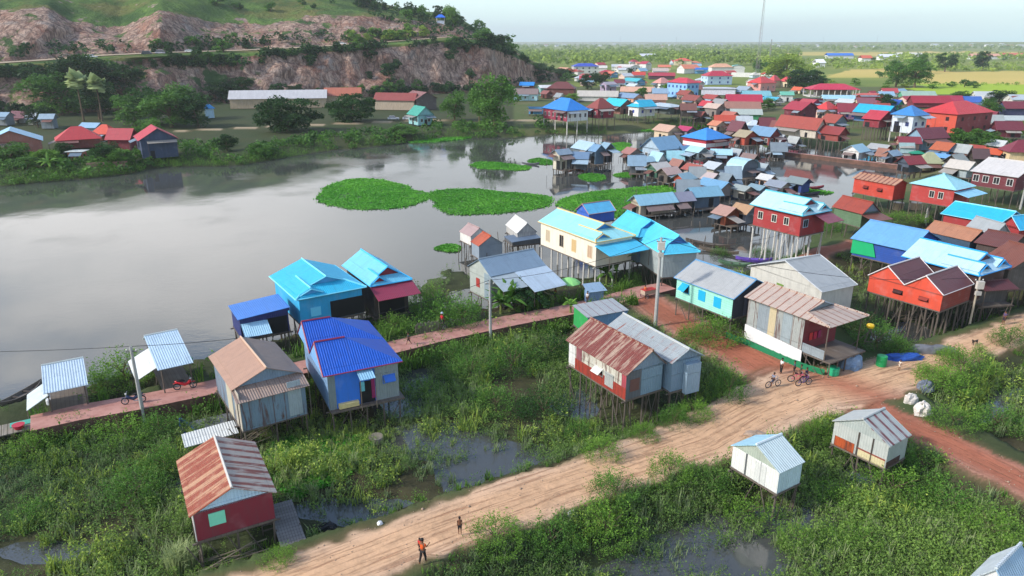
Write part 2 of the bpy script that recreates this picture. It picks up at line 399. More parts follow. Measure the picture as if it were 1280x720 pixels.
# water
q = NT('lake_water')
pos = q.new('ShaderNodeNewGeometry').outputs['Position']
n0 = q.noise(pos, .012, 3); n1 = q.noise(q.scale(pos, 1, 1.6), .9, 5, .6); n2 = q.noise(pos, .06, 3)
q.l.new(q.mix(q.step(n0, .3, .7), lin('#454744'), lin('#50504c')), q.b.inputs['Base Color'])
q.l.new(q.math('ADD', .03, q.math('MULTIPLY', q.step(n2, .45, .7), .10)), q.b.inputs['Roughness'])
q.b.inputs['IOR'].default_value = 1.62
q.bump(q.math('MULTIPLY', n1, q.step(n2, .35, .75)), .035, .5)
wx = MB(); wx.poly([(-420, 15, WZ), (420, 15, WZ), (420, 330, WZ), (-420, 330, WZ)])
w = wx.build('water', q.m); tag(w, kind='structure')
# ---------------------------------------------------------------- hill on the far shore: terraces read off the photograph, each with its own distance
def itp(tab, u): return float(np.interp(u, [t[0] for t in tab], [t[1] for t in tab]))
FOOT = [(-700, 190), (-300, 160), (0, 142), (100, 138), (200, 134), (300, 126), (400, 122), (500, 118), (560, 115), (610, 113), (650, 106), (690, 101), (712, 98)]
EDGE = [(-700, 70), (-300, 82), (0, 88), (60, 84), (120, 78), (200, 74), (300, 71), (400, 65), (500, 57), (560, 55), (600, 57), (635, 66), (665, 80), (700, 93), (712, 97)]
ROAD = [(-700, 60), (-300, 76), (0, 80), (60, 76), (120, 71), (200, 67), (300, 64), (400, 59), (500, 52), (560, 47), (600, 50), (635, 62), (665, 77), (700, 92), (712, 97)]
UP1 = [(-700, 0), (-300, 5), (0, 15), (60, 12), (90, 30), (150, 38), (200, 15), (260, 30), (330, 34), (400, 20), (480, 22), (540, 28), (575, 32), (600, 44), (635, 60), (665, 76.5), (700, 91.5), (712, 96.8)]
SKY = [(-700, -120), (-300, -80), (0, -58), (200, -48), (330, -34), (400, -22), (440, -8), (470, 2), (500, 10), (540, 15), (560, 18), (580, 26), (600, 38), (620, 47), (640, 57), (665, 76), (700, 91), (712, 96.6)]
cols = np.arange(-700, 714, 5.0); prof = []
for u in cols:
    vf = itp(FOOT, u); p0 = P(u, vf, .6); Y0 = p0.y; k = min(1, max(0, (712-u)/120))
    pts = [at(u, vf+3, Y0-9*k-1), p0]
    pts[0].z = -1.5
    Ye = Y0+18*k+2; e = at(u, min(itp(EDGE, u), itp(ROAD, u)+3.5), Ye); pts.append(e)
    Yr = Ye+26*k+2; r = at(u, itp(ROAD, u), Yr); pts.append(r)
    r2 = Vector((r.x*(Yr+7*k+1)/Yr, Yr+7*k+1, r.z+.1)); pts.append(r2)
    Yu = Yr+40*k+4; pts.append(at(u, itp(UP1, u), Yu))
    Ys = Yu+90*k+5; s = at(u, itp(SKY, u), Ys); pts.append(s)
    pts.append(Vector((s.x*(Ys+150)/Ys, Ys+150*k+20, s.z*.8))); pts.append(Vector((s.x*(Ys+400)/Ys, Ys+400*k+60, -3)))
    prof.append(pts)
segs = [3, 14, 6, 2, 12, 14, 6, 6]
rows = []
for pts in prof:
    line = []
    for i, n in enumerate(segs):
        for j in range(n): line.append(pts[i].lerp(pts[i+1], j/n))
    line.append(pts[-1]); rows.append(line)
hv = np.array([[tuple(p) for p in l] for l in rows]); ci, ri, _ = hv.shape
rowk = np.zeros(ri); rowk[3:17] = 1; rowk[25:37] = .9; rowk[37:51] = .35
kk = np.clip((712-cols)/90, 0, 1)[:, None]
nz = fbm(hv[..., 0]*1.0+hv[..., 1]*.3, hv[..., 2]*1.2, 22, 4, 31)-.5; nz2 = fbm(hv[..., 0], hv[..., 2], 7, 4, 33)-.5
off = (nz*22+nz2*7)*rowk[None, :]*kk
dirn = hv[..., :2]/np.linalg.norm(hv[..., :2], axis=-1, keepdims=True)
z0 = hv[..., 2].copy()
sc = 1+off/hv[..., 1]
hv[..., 0] *= sc; hv[..., 1] *= sc; hv[..., 2] = CH+(hv[..., 2]-CH)*sc + 0
idx = np.arange(ci*ri).reshape(ci, ri)
hq = np.stack([idx[:-1, :-1], idx[1:, :-1], idx[1:, 1:], idx[:-1, 1:]], -1).reshape(-1, 4)
hV = hv.reshape(-1, 3)
q = NT('hill_rock_and_grass')
g = q.new('ShaderNodeNewGeometry'); pos = g.outputs['Position']; sp = q.new('ShaderNodeSeparateXYZ'); q.l.new(g.outputs['Normal'], sp.inputs[0])
wv = q.scale(pos, 1, .6, 1.0)
a = q.noise(pos, .055, 6, .62); b = q.noise(q.scale(pos, 1, 1, .4), .35, 6, .7, .6); c = q.noise(pos, .12, 5, .6)
rock = q.mix(q.step(b, .32, .68), lin('#6b5248'), lin('#c8ab97'))
rock = q.mix(q.math('MULTIPLY', q.step(a, .45, .7), .65), rock, lin('#96624e'))
rock = q.mix(q.math('MULTIPLY', q.step(c, .56, .66), .7), rock, lin('#a5988e'))
crack = q.new('ShaderNodeTexVoronoi', feature='DISTANCE_TO_EDGE'); q.l.new(q.scale(pos, 1, 1, .45), crack.inputs['Vector']); crack.inputs['Scale'].default_value = .22
rock = q.mix(q.math('MULTIPLY', q.math('SUBTRACT', 1.0, q.step(crack.outputs[0], .0, .09)), .45), rock, lin('#2f2622'))
ck2 = q.new('ShaderNodeTexVoronoi', feature='DISTANCE_TO_EDGE'); q.l.new(q.scale(pos, 1, 1, .3), ck2.inputs['Vector']); ck2.inputs['Scale'].default_value = .7
rock = q.mix(q.math('MULTIPLY', q.math('SUBTRACT', 1.0, q.step(ck2.outputs[0], .0, .12)), .4), rock, lin('#3a2c26'))
grass = q.mix(q.step(a, .35, .7), lin('#3c542c'), lin('#66803e'))
grass = q.mix(q.math('MULTIPLY', q.step(q.noise(pos, .03, 4), .5, .62), .7), grass, lin('#6f6a3e'))
rk = q.new('ShaderNodeAttribute', attribute_name='rk').outputs['Fac']
gm = q.math('SUBTRACT', 1.0, q.step(q.math('ADD', q.math('ADD', rk, q.math('MULTIPLY', sp.outputs[2], -.25)), q.math('ADD', q.math('MULTIPLY', q.math('SUBTRACT', c, .5), 1.3), q.math('MULTIPLY', q.math('SUBTRACT', a, .5), .6))), .40, .50))
q.l.new(q.mix(gm, rock, grass), q.b.inputs['Base Color']); q.b.inputs['Roughness'].default_value = 1; q.b.inputs['Specular IOR Level'].default_value = .1
q.bump(q.math('ADD', q.math('MULTIPLY', b, 1.0), q.math('MULTIPLY', crack.outputs[0], .8)), 1.6, .9)
me = arr_mesh('hill', hV, hq, q.m, smooth=False)
rr = np.zeros(ri); rr[2:17] = .95; rr[17:23] = .12; rr[25:38] = .80; rr[38:42] = .45; rr[42:] = .08
rr = np.broadcast_to(rr[None, :], (ci, ri)).copy(); rr[cols < 330, 2:17] *= .75
ra = me.attributes.new('rk', 'FLOAT', 'POINT'); ra.data.foreach_set('value', rr.astype(np.float32).ravel())
ho = bpy.data.objects.new('hill', me); COL.objects.link(ho); tag(ho, kind='structure')
hbvh = BVHTree.FromPolygons([tuple(p) for p in hV], [tuple(int(i) for i in f) for f in hq])
def hit(u, v):
    """where the line of sight of a survey pixel meets the ground or the hill"""
    d = Vector(ray(u, v)).normalized(); o = Vector((0, 0, CH)); best = None
    for b in (hbvh, gbvh):
        h = b.ray_cast(o, d)
        if h[0] and (best is None or (h[0]-o).length < (best-o).length): best = h[0]
    return best
def gha(x, y):
    z = gh(x, y); h = hbvh.ray_cast(Vector((x, y, 200)), Vector((0, 0, -1)))
    return max(z, h[0].z) if h[0] else z
# the mountain road that runs along the bench
mbR = MB(); prev = None
sandm = plain('#b3a084', .9, .3, .6)
rc = [(float(c), 24) for c in cols if -500 < c < 640]
for c, _ in rc:
    i = int((c+700)/5); A = Vector(hV[idx[i, 23]]); B = Vector(hV[idx[i, 25]]); A.z += .35; B.z += .6
    if prev: mbR.poly([prev[0], A, B, prev[1]])
    prev = (A, B)
tag(mbR.build('mountain_road', sandm), kind='structure')
# concrete village path: a raised slab with its own side walls
def strip(name, px, ws, top, bot, mat, jit=0.0, kind='structure'):
    w = [P(u, v, top) for u, v in px]; m = MB(); Ls = []; Rs = []
    for i, p in enumerate(w):
        d = (w[min(i+1, len(w)-1)]-w[max(i-1, 0)]); d.z = 0; d.normalize(); n = Vector((-d.y, d.x, 0)); k = ws[i] if hasattr(ws, '__len__') else ws
        Ls.append(p+n*k); Rs.append(p-n*k)
    for i in range(len(w)-1):
        a, b, c, d = Rs[i], Rs[i+1], Ls[i+1], Ls[i]; lo = lambda t: Vector((t.x, t.y, bot))
        m.poly([a, b, c, d]); m.poly([lo(a), lo(b), b, a]); m.poly([c, lo(c), lo(d), d])
        if i == 0: m.poly([lo(a), a, d, lo(d)])
        if i == len(w)-2: m.poly([b, lo(b), lo(c), c])
    o = m.build(name, mat); tag(o, kind=kind); return o
q = NT('red_concrete'); pos = q.new('ShaderNodeNewGeometry').outputs['Position']; sp = q.new('ShaderNodeSeparateXYZ'); q.l.new(q.new('ShaderNodeNewGeometry').outputs['Normal'], sp.inputs[0])
n1 = q.noise(pos, .8, 6, .65); n2 = q.noise(pos, 6, 4)
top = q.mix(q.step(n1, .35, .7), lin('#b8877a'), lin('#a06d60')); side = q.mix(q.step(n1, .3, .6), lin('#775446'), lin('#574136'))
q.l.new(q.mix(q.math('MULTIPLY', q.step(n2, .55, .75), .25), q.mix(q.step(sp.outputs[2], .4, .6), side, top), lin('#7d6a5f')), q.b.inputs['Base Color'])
q.b.inputs['Roughness'].default_value = .9; q.bump(n2, .03, .5)
redc = q.m
strip('path', [(836, 357), (806, 363), (760, 376), (700, 389), (640, 400), (560, 417), (490, 434), (400, 454), (320, 471), (250, 487), (170, 503), (100, 515), (38, 529)], [1.3, 1.6, 1.5, 1.45, 1.45, 1.4, 1.4, 1.4, 1.4, 1.4, 1.45, 1.45, 1.4], .12, -2.2, redc)
strip('causeway', [(975, 189), (1010, 193), (1060, 199), (1140, 208), (1200, 217)], [.7, .6, .6, .6, .6], -.5, -2.0, redc)
# ================================================================ HOUSES
postm = wallm('wood', 'board', .5); dwood = wallm('dwood', 'board', .4); whitepost = plain('#cfcbc2', .8, .3)
darkm = plain('#15161a', .6, .1); glass = plain('#2a3138', .2, .2)  # darkm: near-black colour that stands in for unlit interiors
ucyl = {}
def cyl(mat, n=5):
    k = (mat.name, n)
    if k not in ucyl: ucyl[k] = MB().tube((0, 0, 0), (0, 0, 1), 1, .85, n).mesh('post', mat)
    return ucyl[k]
def rod(name, parent, p, q, r, mat):
    """one straight pole as its own object sharing a unit mesh"""
    p = Vector(p); d = Vector(q)-p; o = child(name, cyl(mat), parent, p); o.rotation_euler = d.to_track_quat('Z', 'Y').to_euler(); o.scale = (r, r, d.length); return o
def roof_planes(kind, A, B, h, rp=.5, k=.45, dorm=True, s=None):
    """A half span across, B half length along the ridge; front end at b=-B. returns slabs, gable triangles, ridge lines (a,b,z)"""
    sl, gb, rg = [], [], []
    r = -A+2*A*rp
    if kind == 'shed':
        sl.append([(-A, -B, 0), (A, -B, h), (A, B, h), (-A, B, 0)]); gb += [[(-A, -B, 0), (A, -B, 0), (A, -B, h)], [(-A, B, 0), (A, B, 0), (A, B, h)], [(A, -B, 0), (A, B, 0), (A, B, h), (A, -B, h)]]
    elif kind == 'gable':
        sl.append([(-A, -B, 0), (r, -B, h), (r, B, h), (-A, B, 0)]); sl.append([(A, -B, 0), (A, B, 0), (r, B, h), (r, -B, h)])
        for b in (-B, B): gb.append([(-A, b, 0), (A, b, 0), (r, b, h)])
        rg.append([(r, -B, h), (r, B, h)])
    elif kind == 'hip':
        t = min(A, B*.95) if s is None else s
        sl.append([(-A, -B, 0), (0, -B+t, h), (0, B-t, h), (-A, B, 0)]); sl.append([(A, -B, 0), (A, B, 0), (0, B-t, h), (0, -B+t, h)])
        sl.append([(-A, -B, 0), (A, -B, 0), (0, -B+t, h)]); sl.append([(-A, B, 0), (0, B-t, h), (A, B, 0)])
        rg += [[(0, -B+t, h), (0, B-t, h)], [(-A, -B, 0), (0, -B+t, h)], [(A, -B, 0), (0, -B+t, h)]]
    elif kind in ('khmer', 'khmer1'):
        t = s if s is not None else A*.45; y0 = -B+t*1.0; am = A*(1-k)
        sl.append([(-A, -B, 0), (-am, y0, k*h), (0, y0-.25, h), (0, B, h), (-A, B, 0)]); sl.append([(A, -B, 0), (A, B, 0), (0, B, h), (0, y0-.25, h), (am, y0, k*h)])
        sl.append([(-A, -B, 0), (A, -B, 0), (am, y0, k*h), (-am, y0, k*h)])
        gb.append([(-am, y0+.12, k*h), (am, y0+.12, k*h), (0, y0+.12, h)]); gb.append([(-A, B, 0), (A, B, 0), (0, B, h)])
        rg += [[(0, y0-.25, h), (0, B, h)], [(-A, -B, 0), (-am, y0, k*h)], [(A, -B, 0), (am, y0, k*h)]]
        if kind == 'khmer':
            for sg in (-1,) if dorm == 1 else (-1, 1):
                c = sg*A*.55; hw = A*.36; zb = .16*h; zt = .60*h; yf = -B+t*.22
                bk = y0+A*.9
                sl.append([(c-hw, yf, zb), (c, yf, zt), (c+(-sg)*.02, bk, zt), (c-hw, bk, zb)]); sl.append([(c+hw, yf, zb), (c+hw, bk, zb), (c+(-sg)*.02, bk, zt), (c, yf, zt)])
                gb.append([(c-hw*.9, yf+.15, zb), (c+hw*.9, yf+.15, zb), (c, yf+.15, zt-.08)])
                rg.append([(c, yf, zt), (c, bk, zt)])
    elif kind == 'twin':
        for c in (-A/2, A/2):
            w = A/2
            sl.append([(c-w, -B, 0), (c, -B, h), (c, B, h), (c-w, B, 0)]); sl.append([(c+w, -B, 0), (c+w, B, 0), (c, B, h), (c, -B, h)])
            for b in (-B, B): gb.append([(c-w, b, 0), (c+w, b, 0), (c, b, h)])
            rg.append([(c, -B, h), (c, B, h)])
    elif kind == 'twinhip':       # gables at the front end, hipped skirt at the far end
        for c in (-A/2, A/2):
            w = A/2; t = A*.8
            sl.append([(c-w, -B, 0), (c, -B, h), (c, B-t, h), (c-w, B, 0)]); sl.append([(c+w, -B, 0), (c+w, B, 0), (c, B-t, h), (c, -B, h)]); sl.append([(c-w, B, 0), (c, B-t, h), (c+w, B, 0)])
            gb.append([(c-w, -B, 0), (c+w, -B, 0), (c, -B, h)]); rg.append([(c, -B, h), (c, B-t, h)])
    elif kind == 'arch':
        n = 6
        pr = [(-A*math.cos(math.pi*i/n), h*math.sin(math.pi*i/n)) for i in range(n+1)]
        for i in range(n): sl.append([(pr[i][0], -B, pr[i][1]), (pr[i+1][0], -B, pr[i+1][1]), (pr[i+1][0], B, pr[i+1][1]), (pr[i][0], B, pr[i][1])])
        for b in (-B, B): gb.append([(x, b, z) for x, z in pr])
    return sl, gb, rg
def window(parent, side, a, zc, w, h, W, D, col='white', pane='dark', shut=None, out=.03):
    """a: position along the wall seen from outside, left to right, -1..1"""
    if side == 'F': o, ux, nn = Vector((a*W/2, -D/2, zc)), Vector((1, 0, 0)), Vector((0, -1, 0))
    elif side == 'L': o, ux, nn = Vector((-W/2, -a*D/2, zc)), Vector((0, -1, 0)), Vector((-1, 0, 0))
    elif side == 'R': o, ux, nn = Vector((W/2, a*D/2, zc)), Vector((0, 1, 0)), Vector((1, 0, 0))
    M = Matrix((ux, -nn, Vector((0, 0, 1)))).transposed(); fm = plain(col, .6, .1, name='paint')
    rot = M.to_euler()
    m = MB(); t = .07
    m.box(-w/2-t, w/2+t, -.05, .04, h/2, h/2+t); m.box(-w/2-t, w/2+t, -.05, .04, -h/2-t, -h/2); m.box(-w/2-t, -w/2, -.05, .04, -h/2, h/2); m.box(w/2, w/2+t, -.05, .04, -h/2, h/2)
    if shut is None: m.box(-.02, .02, -.04, .02, -h/2, h/2)
    wn = m.build('window', fm, parent, o); wn.rotation_euler = rot
    if shut == 'open':
        MB().box(-w/2, w/2, -.02, .03, -h/2, h/2).build('opening', darkm, wn)
        MB().slab([(-w/2, -.06, h/2), (w/2, -.06, h/2), (w/2, -.06-h*.8, -h*.1), (-w/2, -.06-h*.8, -h*.1)], .03).build('shutter', fm, wn)
    elif shut == 'flat': MB().box(-w/2, w/2, -.045, .03, -h/2, h/2).build('shutter', fm, wn)
    else: MB().box(-w/2, w/2, -.02, .03, -h/2, h/2).build('pane', darkm if pane == 'dark' else plain(pane, .5, .1), wn)
    return wn
def house_core(name, label, cat, cx, cy, rot, w, d, ez, fl, h, roof, axis, rm, wm, o):
    """w along the front wall, d deep; ez eave height, fl floor height (world z)"""
    gz = o.get('gz'); gz = (max(gha(cx, cy), WZ-.6) if gz is None else gz); base = min(gz, fl)-.15
    root = thing(name, label, cat, (cx, cy, base), rot, o.get('group')); E = ez-base; Fz = fl-base
    oh = o.get('oh', .38); ww, wd = w-2*oh, d-2*oh
    sm = o.get('small', False)
    # walls with optional open front bay
    op = o.get('open')                     # (side, depth)
    x0, x1, y0, y1 = -ww/2, ww/2, -wd/2, wd/2
    if op:
        if 'F' in op[0]: y0 += op[1]
        if 'R' in op[0]: x1 -= op[1]
        if 'L' in op[0]: x0 += op[1]
    m = MB(); cl = E-.02
    slope_drop = h*oh/max(.6, (w if axis == 'y' else d)/2)
    topz = E+min(slope_drop, .3)-.08
    walls = o.get('walls', 'FLRB')
    if walls == 'FLRB':
        W_ = wm if not isinstance(wm, dict) else wm['F']
        if isinstance(wm, dict):
            t = .09
            MB().box(x0, x1, y0, y0+t, Fz, topz).build('wall', wm['F'], root); MB().box(x0-.004, x0+t, y0+.002, y1, Fz, topz).build('wall', wm['L'], root)
            MB().box(x1-t, x1+.004, y0+.002, y1, Fz, topz).build('wall', wm.get('R', wm['F']), root); MB().box(x0+t, x1-t, y1-t, y1, Fz, topz).build('wall', wm.get('B', wm['L']), root)
        else: m.box(x0, x1, y0, y1, Fz, topz).build('wall', W_, root)
    else: W_ = wm
    if op or walls != 'FLRB' or o.get('deck'):
        dk = o.get('deck', 0)
        MB().box(-ww/2, ww/2+.3*(dk > 0), -wd/2-dk, wd/2, Fz-.14, Fz-.003).build('floor', postm, root)
        for x in (-ww/2+.08, ww/2-.08):
            for y in ((-wd/2+.08,) if walls == 'FLRB' and not ('R' in (op or ('',))[0]) else (-wd/2+.08, wd/2-.08)):
                rod('post', root, (x, y, Fz), (x, y, topz+.05), .06, o.get('postm', postm))
        if o.get('rail'):
            r = MB(); r.box(-ww/2, ww/2, -wd/2-.02, -wd/2+.04, Fz+.8, Fz+.88)
            for i in range(12): x = -ww/2+ww*i/11; r.box(x-.03, x+.03, -wd/2, -wd/2+.03, Fz, Fz+.8)
            r.build('railing', o.get('railm', postm), root)
    else: MB().box(x0-.05, x1+.05, y0-.05, y1+.05, Fz-.12, Fz-.002).build('floor', postm, root) if not sm else None
    if o.get('ext'):
        ex_ = o['ext']; MB().box(-ww/2, ww/2, -wd/2-ex_, -wd/2+.01, Fz, E-.62).build('wall', o.get('extm', wm if not isinstance(wm, dict) else wm['F']), root)
        for x in (-ww/2+.1, 0, ww/2-.1): rod('stilt', root, (x, -wd/2-ex_+.1, -.6), (x, -wd/2-ex_+.1, Fz), .08, postm)
        MB().box(-ww/2-.05, ww/2+.05, -wd/2-ex_-.05, -wd/2, Fz-.1, Fz-.003).build('floor', postm, root)
    # roof
    A, B = (w/2, d/2) if axis in ('y', 'Y') else (d/2, w/2)
    # axis y: ridge front to back. axis x: ridge left to right, gable/front end on the left. Y/X: reversed ends
    mp = {'y': lambda p: (p[0], p[1], p[2]+E), 'x': lambda p: (p[1], -p[0], p[2]+E), 'X': lambda p: (-p[1], p[0], p[2]+E), 'Y': lambda p: (-p[0], -p[1], p[2]+E)}[axis]
    sl, gb, rg = roof_planes(roof, A, B, h, o.get('rp', .5), o.get('k', .45), o.get('dorm', 1), o.get('s'))
    rms = rm if isinstance(rm, (list, tuple)) else [rm]; first = None
    groups = {}
    for i, p in enumerate(sl): groups.setdefault(rms[i % len(rms)] if i < 2 or len(rms) == 1 else rms[0], []).append(p)
    for mt, ps in groups.items():
        mm = MB()
        for p in ps: mm.slab([mp(t) for t in p], .05)
        ro = mm.build('roof', mt, root); first = first or ro
    tm = o.get('trim')
    if gb:
        gi = o.get('gin', oh if roof in ('gable', 'twin', 'shed', 'arch') else 0)
        for p in gb:
            q2 = []; mm = MB()
            for t in p:
                b = t[1]; b = b-math.copysign(gi, b) if abs(abs(b)-B) < 1e-6 else b
                q2.append((t[0]*.985, b, t[2]-.06))
            mm.hull([mp(t) for t in q2], [mp((t[0], t[1]+(.06 if t[1] < 0 else -.06), t[2])) for t in q2])
            mm.build('gable_panel', o.get('gm', W_), root)
    if not sm or tm:
        tmm = plain(tm, .55, .1) if tm else (plain(o['ridge'], .5, .15) if o.get('ridge') else rms[0])
        mm = MB()
        for a_, b_ in rg: a_ = mp(a_); b_ = mp(b_); mm.tube(Vector(a_)+Vector((0, 0, .03)), Vector(b_)+Vector((0, 0, .03)), .085, n=5)
        if rg: mm.build('ridge_cap', tmm, first)
        if tm:
            mm = MB(); cnr = [(-A, -B), (A, -B), (A, B), (-A, B)]
            if roof in ('khmer', 'khmer1', 'hip'):
                for i in range(4): a_, b_ = mp((*cnr[i], -.05)), mp((*cnr[(i+1) % 4], -.05)); mm.tube(a_, b_, .07, n=4)
            else:
                for p in gb:
                    t = max(p, key=lambda s_: s_[2])
                    for e in p:
                        if e is not t: mm.tube(mp((e[0], math.copysign(B+.02, e[1]) if abs(abs(e[1])-B) < .5 else e[1], e[2]-.02)), mp((t[0], math.copysign(B+.02, t[1]) if abs(abs(t[1])-B) < .5 else t[1], t[2])), .06, n=4)
                for sg in (-1, 1): mm.tube(mp((sg*A, -B, -.03)), mp((sg*A, B, -.03)), .05, n=4)
            if roof in ('khmer',):
                for p in gb:
                    t = max(p, key=lambda s_: s_[2])
                    if t[1] < 0:
                        for e in p:
                            if e is not t: mm.tube(mp((e[0], e[1]-.3, e[2])), mp((t[0], t[1]-.3, t[2])), .07, n=4)
            mm.build('trim', plain(tm, .5, .1), first)
    for side, a0, a1, dep, drop, z0, mt in o.get('aw', []):
        if side == 'F': pts = [(a0*w/2, -d/2+.3, 0), (a1*w/2, -d/2+.3, 0), (a1*w/2, -d/2-dep, -drop), (a0*w/2, -d/2-dep, -drop)]
        elif side == 'L': pts = [(-w/2+.3, a0*d/2, 0), (-w/2+.3, a1*d/2, 0), (-w/2-dep, a1*d/2, -drop), (-w/2-dep, a0*d/2, -drop)]
        else: pts = [(w/2-.3, a0*d/2, 0), (w/2-.3, a1*d/2, 0), (w/2+dep, a1*d/2, -drop), (w/2+dep, a0*d/2, -drop)]
        aw = MB().slab([(x, y, z+E+z0) for x, y, z in pts], .04).build('awning', mt, root)
        for x, y, z in pts[2:]: rod('awning_post', aw, (x*.985, y*.985, 0.0 if o.get('awg') else Fz), (x*.985, y*.985, z+E+z0), .045, postm)
    for wn in o.get('win', []): window(root, wn[0], wn[1], Fz+(ez-fl)*wn[2], wn[3], wn[4], (x1-x0) if wn[0] == 'F' else ww, wd, *wn[5:])
    for dr in o.get('door', []):
        side, a, wd_, hd, mt = dr; mt = mt or darkm  # darkm panel: shade of an open interior painted on the wall, no door leaf
        if side == 'F': MB().box(a*ww/2-wd_/2, a*ww/2+wd_/2, y0-.03, y0+.05, Fz+.02, Fz+hd).build('door', mt, root)
        elif side == 'L': MB().box(x0-.03, x0+.05, a*wd/2-wd_/2, a*wd/2+wd_/2, Fz+.02, Fz+hd).build('door', mt, root)
        else: MB().box(x1-.05, x1+.03, a*wd/2-wd_/2, a*wd/2+wd_/2, Fz+.02, Fz+hd).build('door', mt, root)
    # stilts
    st = o.get('st')
    if st is None and Fz > .7: st = (max(2, round(ww/2.6)+1), max(2, round(wd/2.6)+1)) if not sm else (3, 3)
    if st and Fz > .35:
        pm = o.get('pm', postm); pr = o.get('pr', .13 if sm else .075); dk = o.get('deck', 0)
        for i in range(st[0]):
            for j in range(st[1]):
                if sm and 0 < i < st[0]-1 and 0 < j < st[1]-1: continue
                x = -ww/2+.1+(ww-.2)*i/(st[0]-1); y = -wd/2+.1+(wd-.2)*j/(st[1]-1)
                if j == 0: y -= dk
                tl = 0 if o.get('straight') or sm else .09
                rod('stilt', root, (x+rnd.uniform(-tl, tl), y+rnd.uniform(-tl, tl), -.6), (x, y, Fz-.08), pr, pm)
        if not sm:
            for i in range(o.get('br', 3)):
                x = -ww/2+ww*(i+.3)/max(1, o.get('br', 3)); y = -wd/2+.02
                rod('brace', root, (x, y, .1), (x+rnd.choice((-1, 1))*ww*.22, y, Fz-.15), .04, pm)
            for i in range(o.get('br', 3)):
                y = -wd/2+wd*(i+.3)/max(1, o.get('br', 3)); rod('brace', root, (-ww/2-.02, y, .2), (-ww/2-.02, y+rnd.choice((-1, 1))*wd*.18, Fz-.15), .04, pm)
            for s_ in (-1, 1): rod('beam', root, (-ww/2-.3, s_*(wd/2-.1), Fz-.2), (ww/2+.3, s_*(wd/2-.1), Fz-.2), .07, pm)
    return root
HS = {}
def H(name, label, cat, N, L, R_, ez, fl, pk, roof, axis, rm, wm, **o):
    n, l, r = P(*N, ez), P(*L, ez), P(*R_, ez)
    a1 = math.atan2(r.y-n.y, r.x-n.x); a2 = math.atan2(l.y-n.y, l.x-n.x)-math.pi/2
    w = math.hypot(r.x-n.x, r.y-n.y); d = math.hypot(l.x-n.x, l.y-n.y)
    a = o.get('yaw'); a = math.radians(a) if a is not None else (a1*w+a2*d)/(w+d)
    d = o.get('dep', d); w = o.get('wid', w)
    ex = Vector((math.cos(a), math.sin(a), 0)); ey = Vector((-ex.y, ex.x, 0)); c = n+ex*w/2+ey*d/2
    if isinstance(pk, (int, float)) and pk > 15:
        if axis == 'y': b = n+ex*w*o.get('rp', .5)
        else: b = n+ey*d*(1-o.get('rp', .5)) if axis == 'x' else n+ey*d*.5
        if roof in ('khmer', 'khmer1'): b = b+(ey if axis == 'y' else ex)*o.get('s', (w if axis == 'y' else d)*.22)
        if roof in ('twin', 'twinhip'): b = n+(ex*w if axis == 'y' else ey*d)*.25
        pk = max(.3, z_at(b.x, b.y, pk)-ez)
    if fl > 15: fl = z_at(n.x+ex.x*.35+ey.x*.35, n.y+ex.y*.35+ey.y*.35, fl)
    print('H %-46s w%.1f d%.1f yaw %.0f (%.0f/%.0f) rise %.1f fl %.1f ez %.1f Y%.0f g%.1f' % (label[:46], w, d, math.degrees(a), math.degrees(a1), math.degrees(a2), pk, fl, ez, c.y, gha(c.x, c.y)))
    return house_core(name, label, cat, c.x, c.y, a, w, d, ez, fl, pk, roof, axis, rm, wm, o)
